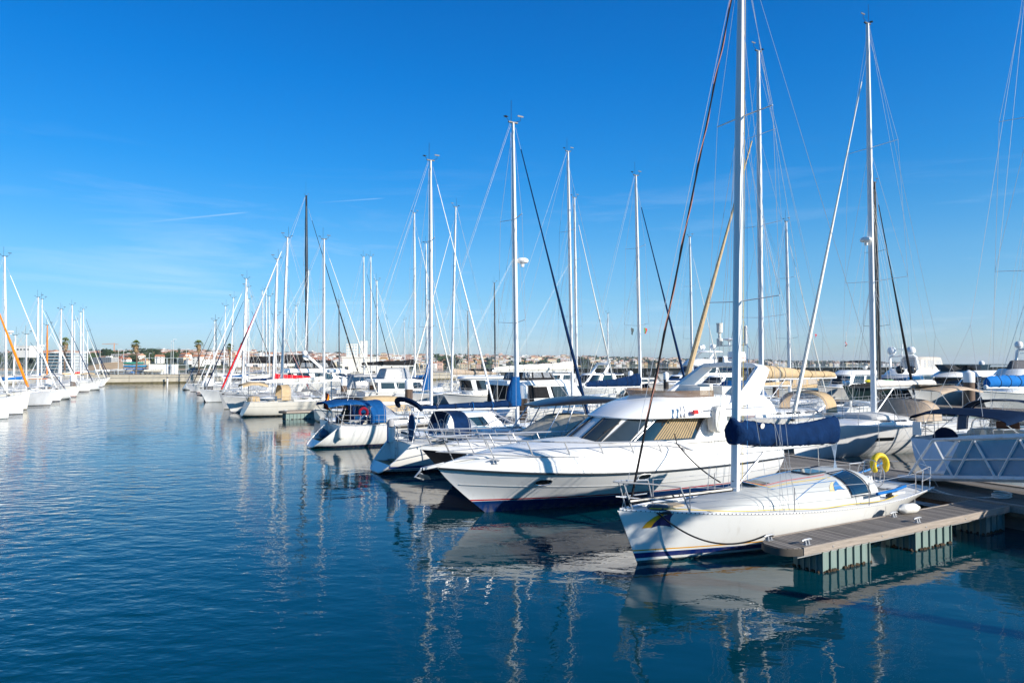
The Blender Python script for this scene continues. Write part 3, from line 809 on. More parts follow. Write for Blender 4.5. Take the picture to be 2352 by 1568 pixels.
# ------------------------------------------------------------------ pontoons
def plank_mat(name, col, along):
    m = bpy.data.materials.new(name); m.use_nodes = True
    n, l = m.node_tree.nodes, m.node_tree.links; b = n['Principled BSDF']; b.inputs['Roughness'].default_value = 0.8
    tcn = n.new('ShaderNodeTexCoord'); sp = n.new('ShaderNodeSeparateXYZ'); l.new(tcn.outputs['Object'], sp.inputs[0])
    k = n.new('ShaderNodeMath'); k.operation = 'MULTIPLY'; k.inputs[1].default_value = 1 / 0.115; l.new(sp.outputs[along], k.inputs[0])
    fr = n.new('ShaderNodeMath'); fr.operation = 'FRACT'; l.new(k.outputs[0], fr.inputs[0])
    fl = n.new('ShaderNodeMath'); fl.operation = 'FLOOR'; l.new(k.outputs[0], fl.inputs[0])
    wn_ = n.new('ShaderNodeTexWhiteNoise'); wn_.noise_dimensions = '1D'; l.new(fl.outputs[0], wn_.inputs['W'])
    gap = n.new('ShaderNodeMath'); gap.operation = 'GREATER_THAN'; gap.inputs[1].default_value = 0.17; l.new(fr.outputs[0], gap.inputs[0])
    mpn = n.new('ShaderNodeMapping'); mpn.inputs['Scale'].default_value = (14, 1.5, 1) if along == 'X' else (1.5, 14, 1)
    l.new(tcn.outputs['Object'], mpn.inputs['Vector'])
    t = n.new('ShaderNodeTexNoise'); t.inputs['Scale'].default_value = 3; t.inputs['Detail'].default_value = 7; l.new(mpn.outputs[0], t.inputs['Vector'])
    ad = n.new('ShaderNodeMath'); ad.operation = 'MULTIPLY_ADD'; ad.inputs[1].default_value = 0.75; l.new(wn_.outputs['Value'], ad.inputs[0]); l.new(t.outputs['Fac'], ad.inputs[2])
    r = n.new('ShaderNodeMapRange'); r.inputs[1].default_value = 0.35; r.inputs[2].default_value = 1.25; r.inputs[3].default_value = 0.55; r.inputs[4].default_value = 1.3
    l.new(ad.outputs[0], r.inputs[0])
    mx = n.new('ShaderNodeVectorMath'); mx.operation = 'SCALE'; mx.inputs[0].default_value = col; l.new(r.outputs[0], mx.inputs['Scale'])
    mg = n.new('ShaderNodeMixRGB'); mg.inputs['Color1'].default_value = (0.015, 0.013, 0.011, 1); l.new(gap.outputs[0], mg.inputs['Fac']); l.new(mx.outputs[0], mg.inputs['Color2'])
    l.new(mg.outputs[0], b.inputs['Base Color'])
    bp = n.new('ShaderNodeBump'); bp.inputs['Distance'].default_value = 0.01; l.new(gap.outputs[0], bp.inputs['Height']); l.new(bp.outputs[0], b.inputs['Normal'])
    return m
PLX = plank_mat('deck planks across', (0.21, 0.185, 0.16), 'X')
PLW = plank_mat('deck planks warm', (0.36, 0.27, 0.18), 'X')
EDGE = mat('weathered timber edge', (0.33, 0.28, 0.235), 0.8, var=0.3, vs=3, stretch=(.6, 8, 8), bump=.4, bs=12)
FLOAT = mat('float fibreglass green', (0.17, 0.24, 0.22), 0.6, var=0.15, vs=2.5, stretch=(2, 2, .6), dirt=(0.25, 0.28, 0.26), dirt_s=3)
WEED = mat('waterline weed', (0.055, 0.035, 0.018), 0.9, var=0.5, vs=20, bump=.8, bs=30)
CLEATM = mat('cleat grey', (0.45, 0.46, 0.47), 0.45, metal=.5, var=0.1)
GALV = mat('galvanised steel', (0.42, 0.43, 0.44), 0.5, metal=.6, var=.15)

def cleat(parent, x, y, z, rz=0.0):
    c = MB(); M = Matrix.Rotation(rz, 3, 'Z')
    q = lambda a, b, h: Vector((x, y, z)) + M @ Vector((a, b, h))
    c.tube([q(-.17, 0, .10), q(-.09, 0, .115), q(.09, 0, .115), q(.17, 0, .10)], [.016, .024, .024, .016], 8)
    for a in (-.05, .05):
        c.tube([q(a, -.03, 0), q(a, 0, .11)], .018, 6); c.tube([q(a, .03, 0), q(a, 0, .11)], .018, 6)
    c.add([q(*p) for p in ((-.1, -.06, .004), (.1, -.06, .004), (.1, .06, .004), (-.1, .06, .004))], [(0, 1, 2, 3)])
    return c.build('cleat', CLEATM, parent)

def pontoon_float(parent, x0, x1, y0, y1, zt):
    f = MB(); f.box(((x0 + x1) / 2, (y0 + y1) / 2, zt / 2 - .2), (x1 - x0, y1 - y0, zt + .4))
    nr = max(3, int((x1 - x0) / .29))
    for i in range(nr + 1):
        x = lerp(x0 + .03, x1 - .03, i / nr)
        for y, s in ((y0, -1), (y1, 1)): f.box((x, y + s * .018, zt / 2 - .15), (.035, .05, zt + .28))
    for y in seg(y0 + .1, y1 - .1, 3):
        f.box((x0 - .02, y, zt / 2 - .15), (.04, .035, zt + .28)); f.box((x1 + .02, y, zt / 2 - .15), (.04, .035, zt + .28))
    o = f.build('float', FLOAT, parent)
    w = MB(); rnd = random.Random(int(x0 * 31))
    for i in range(60):
        t = rnd.random(); s = rnd.choice((0, 0, 1, 2))
        p = (lerp(x0, x1, t), y0 - .03) if s == 0 else (lerp(x0, x1, t), y1 + .03) if s == 1 else (x0 - .03, lerp(y0, y1, t))
        w.ball((p[0], p[1], rnd.uniform(-.01, .03)), rnd.uniform(.02, .05), 5)
    w.build('waterline_weed', WEED, o)['kind'] = 'stuff'
    return o

def finger(label, u0, u1, v0, v1, zt=.68, floats=(), cleats=(), group='finger pontoons', D=2):
    r = thing('finger_pontoon', label, 'pontoon', mar(u0, (v0 + v1) / 2), ANG, group)
    L, w = u1 - u0, (v1 - v0) / 2
    def outline(off):
        return [(.42, -w - off), (L, -w - off), (L, w + off), (.42, w + off), (.12, w * .72 + off * .6), (-off, w * .3), (-off, -w * .3), (.12, -w * .72 - off * .6)]
    MB().prism(outline(0), lambda x, y, d: (x, y, zt - .06 + d), .06).build('deck', PLX, r)
    e = MB()
    for s in (-1, 1): e.box((L / 2 + .22, s * (w + .022), zt - .07), (L - .42, .045, .17))
    e.build('edge_board', EDGE, r)
    if D > 1:
        for x in (1.4, 3.2, 5.0, 6.8, 8.4): MB().lathe([(.018, 0), (.02, .006), (.012, .014), (.001, .015)], (0, 0, 0), 8).build('bolt', GALV, r, (x, -w - .047, zt - .08)).rotation_euler = (R(90), 0, 0)
    n = MB(); o = outline(.03)
    n.prism([o[3], o[4], o[5], o[6], o[7], o[0]], lambda x, y, d: (x, y, zt - .165 + d), .15)
    n.build('bumper_nose', mat('nose timber', (0.10, 0.085, 0.07), .8, var=.3), r)
    fr = MB()
    for s in (-1, 1): fr.box((L / 2 + .2, s * w * .7, zt - .17), (L - .4, .08, .14))
    fr.build('frame', GALV, r)
    for a, b in floats: pontoon_float(r, a - u0, b - u0, -w + .12, w - .12, zt - .2)
    for u, s in cleats: cleat(r, u - u0, s * (w - .13), zt, .05)
    return r
finger('weathered grey finger pontoon on green floats beside the nearest sloop', 12.25, 21.35, 9.7, 10.62, floats=((13.45, 15.2), (17.0, 18.65), (20.3, 21.3)), cleats=((13.0, -1), (12.6, 1), (17.2, -1), (17.3, 1)))
finger('finger pontoon with green float beside the cream sloop', 11.5, 21.35, 58.6, 60.0, floats=((11.9, 15.0), (18, 20)), cleats=((11.9, -1),))
finger('short finger pontoon end under the dark piling on the right', 8.6, 21.2, 97.4, 98.5, zt=.62, floats=((11, 14),), D=0)

def walkway(label, u0, u1, v0, v1, zt=.68, name='main_pontoon', deck=PLX, nfl=0, group=None):
    r = thing(name, label, 'pontoon', mar(u0, v0), ANG, group)
    L, w = u1 - u0, v1 - v0
    MB().box((L / 2, w / 2, zt - .03), (L - .5, w, .06)).build('deck', deck, r)
    e = MB()
    for x in (.12, L - .12): e.box((x, w / 2, zt - .06), (.23, w, .2))
    e.build('edge_board', EDGE, r)
    f = MB()
    for y in seg(1.5, w - 2, max(2, int(w / 6))): f.box((L / 2, y, zt / 2 - .25), (L - .7, 2.6, zt + .2))
    f.build('float', mat('float concrete', (0.16, 0.15, 0.14), .8, var=.2), r)
    b = MB()
    for x in (.02, L - .02):
        b.box((x, w / 2, zt - .23), (.06, w, .12))
    b.build('side_rail', mat('rusty steel', (0.17, 0.085, 0.045), .8, var=.5, vs=5), r)
    return r
walkway('long main pontoon with plank deck where the gangway lands', 21.4, 25.0, 3.0, 131.0, deck=PLX)
walkway('far pontoon among the motor yachts on the right', 65.0, 68.0, 18.0, 118.0, deck=PLW)
finger('sunlit far pontoon with wooden side at the right edge', 57.5, 65.0, 29.6, 31.6, zt=.75, floats=((58, 61),), D=0)

def piling(label, u, v, top, r=.24, col=None, D=1):
    t = thing('mooring_piling', label, 'piling', mar(u, v), 0, 'mooring pilings')
    m = mat(col or 'piling steel brown', (0.12, 0.075, 0.05) if not col else (0.02, 0.018, 0.018), .75, var=.35, vs=2, stretch=(2, 2, .5), dirt=(0.25, 0.16, 0.09), dirt_s=2.5)
    MB().lathe([(r, -1), (r, top - 1.0)], n=18).build('post', m, t)
    MB().lathe([(r * 1.04, top - 1.05), (r * 1.06, top - 1.0), (r * 1.06, top - .22), (r * .98, top - .17), (r * .2, top + .02), (.01, top + .04)], n=18).build('cap', GELW, t)
    c = MB().lathe([(r * 1.6, .5), (r * 1.7, .6), (r * 1.6, .7), (r * 1.2, .72)], n=14, cap=False).build('guide_collar', GALV, t)
    return t
piling('brown piling with white cap behind the blue boom cover', 24.4, 41.2, 3.25, .33)
piling('brown piling with white cap behind the rolled navy bimini', 24.4, 63.0, 3.2, .38)
piling('brown piling with white cap beside the grey dome tent cover', 24.4, 85.5, 2.95, .38)
piling('dark piling with white cap at the far end of the right row', 10.0, 98.0, 2.75, .55, 'piling dark')
piling('rust brown piling with white cap in the left row', -6.3, 123.0, 3.0, .42)
piling('second brown piling behind the rust brown one on the left', -8.6, 112.0, 2.6, .42)
piling('tall brown piling with white cap before the sleek white yacht', 64.6, 32.2, 4.05, .43)
piling('distant piling standing left of the white furled boom', 66.3, 96.0, 3.6, .36)
piling('distant brown piling before the dark breakwater beside a navy hull', 66.3, 89.5, 3.5, .36)
piling('distant piling behind the navy boom cover mast', 66.3, 80.2, 3.6, .36)
piling('distant dark piling right of the navy boom cover', 66.3, 72.5, 3.5, .36, 'piling dark')
piling('distant brown piling seen through the radar arch', 66.3, 54.0, 3.6, .36)

# ------------------------------------------------------------------ gangway
def gangway():
    u, v0, v1 = 22.75, 13.4, -2.5
    L = v0 - v1; rise = 2.05
    t = thing('gangway', 'white aluminium gangway with triangulated sides and pale blue screens', 'gangway', mar(u, v0, .70), ANG - math.pi / 2)
    W_ = mat('gangway white', (0.74, 0.74, 0.73), .4, var=.06, dirt=(.5, .42, .32), dirt_s=5)
    H = 1.22; Z = lambda x: .12 + rise * x / L
    def side(y, screens):
        f = MB(); x0 = .95
        f.tube([(x0, y, Z(x0) + H), (L, y, Z(L) + H)], .055, 4)
        f.tube([(-.2, y, Z(0) - .02), (L, y, Z(L) - .02)], .09, 4, sq=1.0)
        n = 13; dx = (L - .1) / n
        f.tube([(.1, y, Z(.1)), (x0, y, Z(x0) + H)], .045, 4)
        for i in range(n):
            a = .1 + i * dx; b = a + dx
            tp = lambda x: (max(x, x0), y, Z(x) + H)
            if i == 0: f.tube([(x0 + .02, y, Z(x0) + H), (b + .25, y, Z(b))], .035, 4); f.tube([(b + .25, y, Z(b)), (b + dx * .5 + .25, y, Z(b + dx * .5) + H)], .035, 4)
            else:
                f.tube([(a + dx * .5 + .25, y, Z(a + dx * .5) + H), (b + .25, y, Z(b))], .035, 4)
                f.tube([(b + .25, y, Z(b)), (b + dx * .5 + .25, y, Z(b + dx * .5) + H)], .035, 4)
        f.tube([(.55, y, Z(.55) + H * .48), (L, y, Z(L) + H * .48)], .03, 4)
        f.build('side_truss', W_, t)
        if screens:
            s = MB(); xa, xb = 1.75, 1.2
            yy = y - .07 * (1 if y < 0 else -1) * -1
            s.add([(xb, yy, Z(xb) + .06), (L, yy, Z(L) + .06), (L, yy, Z(L) + H - .05), (xa, yy, Z(xa) + H - .05),
                   (xb, yy + .006, Z(xb) + .06), (L, yy + .006, Z(L) + .06), (L, yy + .006, Z(L) + H - .05), (xa, yy + .006, Z(xa) + H - .05)],
                  [(0, 1, 2, 3), (7, 6, 5, 4), (0, 4, 5, 1), (1, 5, 6, 2), (2, 6, 7, 3), (3, 7, 4, 0)])
            s.build('screen', clear_mat('blue acrylic', (0.07, 0.28, 0.46), .84, .15), t)
    side(-.02, True); side(1.55, True)
    d = MB(); d.add([(-.3, .1, Z(-.3) - .09), (L, .1, Z(L) - .03), (L, 1.45, Z(L) - .03), (-.3, 1.45, Z(-.3) - .09), (-.3, .1, Z(-.3) - .03), (L, .1, Z(L) + .03), (L, 1.45, Z(L) + .03), (-.3, 1.45, Z(-.3) - .03)],
                   [(3, 2, 1, 0), (4, 5, 6, 7), (0, 1, 5, 4), (2, 3, 7, 6), (3, 0, 4, 7), (1, 2, 6, 5)])
    d.build('walkway_deck', mat('gangway deck', (0.16, 0.14, 0.12), .8, var=.2), t)
gangway()
bw = MB(); bw.box((0, 0, .9), (12, 5, 3.6))
q = bw.build('quay_wall', mat('quay concrete', (0.34, 0.31, 0.27), .85, var=.2, vs=1.2, bump=.3, bs=8), None, mar(27, -5.1), ANG)
tag(q, 'concrete quay head where the gangway starts', 'quay wall')

# ------------------------------------------------------------------ the nearest sloop
H1M = hull_mat('hull near sloop', (0.82, 0.82, 0.80), [(-1, .055, (.012, .055, .075)), (.115, .245, (.003, .020, .14)), (.285, .325, (.75, .36, .02))], var=.015)
N1, H1, I1 = sailboat('nearest white sloop with navy boom cover moored bow out at the finger pontoon', 1688, 13.64, 0, -1, 11.5, v=12.4, name='sloop', B=2.95, fb=1.27, fs=.88,
    rake=.72, srev=1.9, counter=True, zst=.28, wt=.50, hm=H1M, deckm=mat('near sloop deck', (0.70, 0.70, 0.68), .5, var=.04, dirt=(.6, .57, .5), dirt_s=2), cab=(-.205, .30, .385, .84), cabm=GREYD, xm=.171,
    mm=MASTW, rm=.125, mrake=.032, nspr=2, fract=.98, boom=.33, bz=1.0, cover=None, dodger=None, D=3, wr=.0065, topz=15.6, rails=False, cwin=False, spr=1.15, back=True, antenna=0.8)
def near_sloop():
    r, H, CB = N1, H1, I1['CB']; mx = I1['mx']; zd = I1['zd']; mp = I1['mp']; L = H.L
    X = lambda u: (I1['c'].x * P2.x + I1['c'].y * P2.y) - u       # local x from the marina u
    # boom cover: deep navy bag
    bo = [c for c in r.children if c.name.startswith('boom')][0]
    rings = []; rnd = random.Random(5); x0, x1 = mx + .14, X(17.75)
    for i in range(53):
        t = i / 52; x = lerp(x0, x1, t)
        zt = 3.24 - .20 * math.sin(math.pi * t) - .1 * t; zb = lerp(2.56, 2.33, t) - .06 * math.sin(math.pi * min(1, t * 1.1)); wd = lerp(.26, .17, t) * (1 + .1 * math.sin(8 * t))
        if i == 0: wd *= .6
        if i == 52: wd *= .75; zt -= .05; zb += .1
        ring = []
        for j in range(18):
            a = 2 * math.pi * j / 18; cy, sz = math.cos(a), math.sin(a)
            ww = wd * (1 - .5 * max(0, sz)) * (1 + .075 * math.sin(t * 22 + 3 * sz) * (1.6 - t) + .05 * math.sin(t * 61 + 5 * cy))
            ring.append(Vector((x + .03 * math.sin(a * 2 + t * 9), math.copysign(abs(cy) ** .7, cy) * ww, lerp(zb, zt, .5 + .5 * math.copysign(abs(sz) ** .8, sz)) + rnd.uniform(-.015, .015))))
        rings.append(ring)
    cv = MB().loft(rings).build('sail_cover', NAVY, bo, sharp=70)
    MB().lathe([(.075, 0), (.075, .008)], (0, 0, 0), 16).build('round_patch', CANW, cv, (mx - .82, .20, 3.0)).rotation_euler = (R(82), 0, 0)
    tb = MB()
    for z in (2.66, 3.12): tb.tube([mp(z) + Vector((.17 * math.cos(a), .13 * math.sin(a), 0)) for a in seg(0, 2 * math.pi, 16)[:-1]], .022, 5, wrap=True)
    for k in (10, 18): tb.tube([p + (p - sum(rings[k], Vector()) / 18).normalized() * .01 for p in rings[k]], .008, 4, wrap=True)
    tb.build('sail_tie', DARK, bo)
    # black furled headsail with a red and white luff line
    bow = Vector((H.L / 2 - .35, 0, H.sheer(1) + .05)); hd = mp(15.0) + Vector((.13, 0, 0))
    o = MB().tube([bow.lerp(hd, t) for t in seg(0, 1, 20)], [.029 * (1 - .45 * t) for t in seg(0, 1, 20)], 7).build('furled_headsail', BLACKC, r)
    MB().tube([bow.lerp(hd, t) + Vector((.028 * math.cos(t * 40), .028 * math.sin(t * 40), 0)) for t in seg(.08, .97, 80)], .012, 4).build('luff_line', mat('luff tape', (.55, .25, .18), .7, var=.3), o)
    # cabin side window (port side faces the fairway end, starboard faces the finger)
    for a0, a1 in ((.085, .40), (.60, .915)):
        w = CB.patch(.08, .20, a0, a1, .012, 6, 12).build('cabin_window', glass_mat('near sloop window', (.012, .03, .05)), I1['cab'])
        f = MB()
        ring = [CB.pt(.07, lerp(a0 - .015, a1 + .015, k / 8), .02) for k in range(9)] + [CB.pt(.21, lerp(a1 + .015, a0 - .015, k / 8), .02) for k in range(9)]
        f.tube(ring, .014, 5, wrap=True); f.build('window_frame', BLUEB if False else NAVYD, w)
    # fin emblem on bow and cabin side
    FY = [(0, 0), (.13, .22), (.35, .42), (.69, .57), (.60, .42), (.42, .22), (.29, .02)]
    FN = [(.29, 0), (.38, .2), (.55, .4), (.96, .57), (.88, .36), (.89, .17), (1.0, 0), (.8, .07), (.55, .09)]
    EY = mat('emblem yellow', (.75, .40, .02), .5, var=.04); EN = mat('emblem navy', (.003, .012, .09), .5, var=.05)
    for poly, m in ((FY, EY), (FN, EN)):
        b = MB(); n = len(poly)
        def P(x, z, d): return H.at_xz(L / 2 - .56 - x * .66, .84 + z * .66, 1, .004 + (.004 if m is EN else 0) + d)
        dens = []
        for i in range(n):
            for k in range(3): dens.append((lerp(poly[i][0], poly[(i + 1) % n][0], k / 3), lerp(poly[i][1], poly[(i + 1) % n][1], k / 3)))
        pts = [P(x, z, 0) for x, z in dens]; c = P(sum(x for x, z in dens) / len(dens), sum(z for x, z in dens) / len(dens), 0)
        b.add([c] + pts, [(0, i + 1, (i + 1) % len(pts) + 1) for i in range(len(pts))])
        b.build('bow_emblem', m, r)
    for poly, m in ((FY, mat('emblem pale yellow', (.72, .60, .32), .5, var=.04)), (FN, mat('emblem blue', (.05, .20, .45), .5, var=.05))):
        b = MB(); n = len(poly)
        pts = [CB.pt(.335 - x * .10, .155 + z * .22, .006 + (.004 if 'blue' in m.name else 0)) for x, z in poly]
        c = sum(pts, Vector()) / n
        b.add([c] + pts, [(0, i + 1, (i + 1) % n + 1) for i in range(n)])
        b.build('cabin_emblem', m, I1['cab'])
    # perforated toe rail
    tr = MB(); dots = MB()
    for sd in (-1, 1):
        tr.tube([H.edge(t, sd, -.005, .025) for t in seg(.02, .99, 40)], .022, 5)
        for t in seg(.03, .985, 110): p = H.edge(t, sd, -.022, .026); dots.box(p, (.03, .012, .02))
    tr.build('rub_rail', GELW, r); dots.build('rail_hole', DARK, r)['kind'] = 'stuff'
    add_rails(r, H, 2, .13, .86, 3, .62, pul=False, push=False, lr=.0055, r=.014)
    # split pulpit and pushpit
    p = MB(); e = lambda t, sd, h, i=.05: H.edge(t, sd, i) + Vector((0, 0, h))
    p.tube([e(.88, 1, .60), e(.94, 1, .64), e(.985, 1, .66, .0) + Vector((.10, .05, 0)), Vector((L / 2 + .12, 0, H.fb + .67)), e(.985, -1, .66, 0) + Vector((.10, -.05, 0)), e(.94, -1, .64), e(.88, -1, .60)], .02, 7)
    p.tube([e(.885, 1, .28), e(.97, 1, .30), Vector((L / 2 + .04, 0, H.fb + .32)), e(.97, -1, .30), e(.885, -1, .28)], .014, 6)
    for sd in (-1, 1):
        p.tube([e(.86, sd, 0), e(.88, sd, .60)], .02, 7); p.tube([e(.97, sd, 0), e(.985, sd, .66, 0) + Vector((.08, 0, 0))], .02, 7)
    p.build('pulpit', STEEL, r)
    p = MB()
    for sd in (-1, 1):
        p.tube([e(.13, sd, .62), e(.03, sd, .66), e(.005, sd, .66) * 1.0 + Vector((0, -sd * .35, 0))], .017, 6)
        for t in (.03, .09): p.tube([e(t, sd, 0), e(t - .01, sd, .66 if t < .05 else .64)], .017, 6)
        p.tube([e(.09, sd, .32), e(.02, sd, .34)], .012, 6)
    p.build('pushpit', STEEL, r)
    # deck gear
    g = MB(); g.tube([e(.99, 1, .22, .0) + Vector((-.1, .1, 0)), e(.74, 1, .52, .5)], .05, 8); g.build('spinnaker_pole', BLACKM, r)
    hx, hw, hh, hz = L * .37, 0, 0, H.sheer(.88)
    MB().lathe([(.26, 0), (.28, .04), (.22, .09), (.02, .10)], (L * .395, 0, hz + .04), 16).build('hatch', SMOKE, r)
    MB().lathe([(.15, 0), (.16, .03), (.10, .05), (.01, .05)], (L * .41, .42, hz + .02), 14).build('coiled_line', ROPEB, r)
    MB().box((L * .365, 0, hz + .09), (.5, .5, .05)).build('deck_hatch', mat('tan hatch', (.42, .33, .22), .5, var=.2), r)
    for sd in (-1, 1):
        bl = MB()
        x = -L * .27; bl.lathe([(.1, 0), (.11, .05), (.065, .08), (.065, .17), (.09, .2), (.09, .23), (.02, .24)], (x, sd * .95, H.sheer(.23) + .03), 12)
        bl.build('winch', DARK, r)
    MB().lathe([(.09, 0), (.09, .1), (.06, .2), (.09, .28)], (mx, 0, zd - .02), 10).build('mast_collar', DARK, r)
    cols = [ROPER, ROPEL, ROPEY, ROPEB, ROPEL, ROPEW]
    for k, m in enumerate(cols):
        y = (-1) ** k * (.12 + .07 * (k // 2)); ln = MB()
        pts = [mp(zd + .25) + Vector((-.1, y * .5, 0))]
        for t in (.62, .5, .38, .30, .24):
            a = .5 - y * .6 * (1 + .5 * (1 - t)); pts.append(CB.pt(t, a, .018))
        ln.tube(pts, .0075, 5); ln.build('deck_line', m, r)
    ln = MB(); ln.tube([CB.pt(lerp(.55, .10, t), .1 + .34 * t + .05 * math.sin(4 * t), .016) for t in seg(0, 1, 12)], .007, 5)
    ln.build('deck_line', ROPEL, r)
    ln = MB(); ln.tube([H.edge(lerp(.93, .2, t), 1, .22 + .06 * math.sin(t * 20), .06) for t in seg(0, 1, 30)], .011, 5); ln.build('deck_line', ROPEY, r)
    bkl = MB()
    for k in range(6):
        bkl.tube([(x1 + .12, .05 * (k - 2.5), 2.5), (x1 - .25 + .12 * k, .03 * (k - 2.5), H.fs + .35)], .010, 4)
    bkl.build('mainsheet', mat('sheet pale blue', (.38, .48, .60), .8, var=.2), r)
    fy = MB()
    for sd in (-1, 1):
        for k in range(3): fy.tube([(mx - .3 - .25 * k, sd * (1.25 - .05 * k), H.sheer(.65) + .05), mp(11 + 1.5 * k) + Vector((0, sd * .03, 0))], .0065, 4)
    for c_, a in ((ROPEL, .25), (ROPER, -.14), (ROPEY, .1)):
        q = MB(); q.tube([mp(zd + .3) + Vector((-.16, a, 0)), mp(15) + Vector((-.13, a * .3, 0))], .008, 4); q.build('halyard', c_, r)
    fy.build('shroud', WIRE, r)
    # blue hose on the rail at the stern quarter
    MB().tube([e(.345, 1, .30) + Vector((0, .02, 0)), e(.27, 1, .31) + Vector((0, .03, 0)), e(.20, 1, .34)], .04, 8).build('rail_cover', BLUEB, r)
near_sloop()

def fender(label, p, drop, ln=.62, r=.13, m=FENDW, rope=True, group='fenders hanging over the sides', axis='z', blue=False):
    t = thing('fender', label, 'fender', p, 0, group)
    z = -drop
    MB().lathe([(.03, z + .06), (.05, z), (r * .8, z - .06), (r, z - .14), (r, z - ln + .14), (r * .8, z - ln + .06), (.05, z - ln), (.03, z - ln - .05)], n=14).build('body', m, t)
    MB().lathe([(.045, z + .05), (.05, z), (r * .62, z - .035)], n=12, cap=False).build('end_cap', mat('fender end navy', (.03, .04, .09), .5, var=.1) if blue else m, t)
    if rope: MB().tube([(0, 0, 0), (0, 0, z + .05)], .009, 5).build('lanyard', ROPEW, t)
    return t
def on_boat(I, H, t, side, off=.0, dz=0.0):
    p = H.edge(t, side, -off); M = Matrix.Rotation(ANG + (0 if I['bow'] > 0 else math.pi), 3, 'Z')
    return I['c'] + M @ (p + Vector((0, 0, dz)))
fender('white fender hanging amidships between the nearest sloop and the finger', on_boat(I1, H1, .335, 1, .14), .38)
fender('white fender hanging near the stern of the nearest sloop', on_boat(I1, H1, .19, 1, .16), .22)
t = fender('white fender lying flat on the finger pontoon deck', mar(18.3, 10.45, .82), 0, .62, .13, rope=False); t.rotation_euler = (R(90), 0, ANG + R(80))

def rope(label, pts, m, r=.016, name='mooring_rope', group='mooring ropes', cat='rope'):
    return tag(MB().tube(pts, r, 6).build(name, m), label, cat, group)
bowp = on_boat(I1, H1, .93, 1, 0, .03)
rope('black mooring rope sagging from the nearest sloop bow to the finger cleat', catenary(bowp, mar(12.5, 10.5, .8), .42, 20) + [mar(12.7, 10.47, .76)], ROPEB, .02)
sp_ = on_boat(I1, H1, .02, 1, -.2, .05)
rope('white stern rope of the nearest sloop running to the main pontoon', catenary(sp_, mar(22.3, 10.4, .74), .16, 16) + [mar(22.3 + .3 * math.cos(a), 10.3 + .22 * math.sin(a), .72 + .004 * i) for i, a in enumerate(seg(0, 14, 36))], ROPEW, .022)
rope('blue sleeved rope sagging beside the yellow horseshoe buoy', catenary(mar(19.6, 14.6, 1.15), mar(25.2, 15.5, 1.0), .35, 14), ROPEL, .035)

def horseshoe():
    p = on_boat(I1, H1, .05, -1, -.25, .46)
    t = thing('horseshoe_buoy', 'yellow horseshoe lifebuoy on the stern rail of the nearest sloop', 'lifebuoy', p, R(12))
    pts = [(.24 * math.cos(a), 0, .25 * math.sin(a) * 1.15 + .12) for a in seg(R(-50), R(230), 20)]
    MB().tube(pts, [.07] + [.105] * 19 + [.07], 10, sq=.8).build('foam_ring', YELLOW, t)
    f = MB(); f.tube([(-.16, .1, .30), (.16, .1, .30)], .012, 5); f.tube([(-.1, .1, .3), (-.1, .12, -.6)], .014, 5); f.tube([(.1, .1, .3), (.1, .12, -.6)], .014, 5)
    f.build('bracket', STEEL, t)
horseshoe()

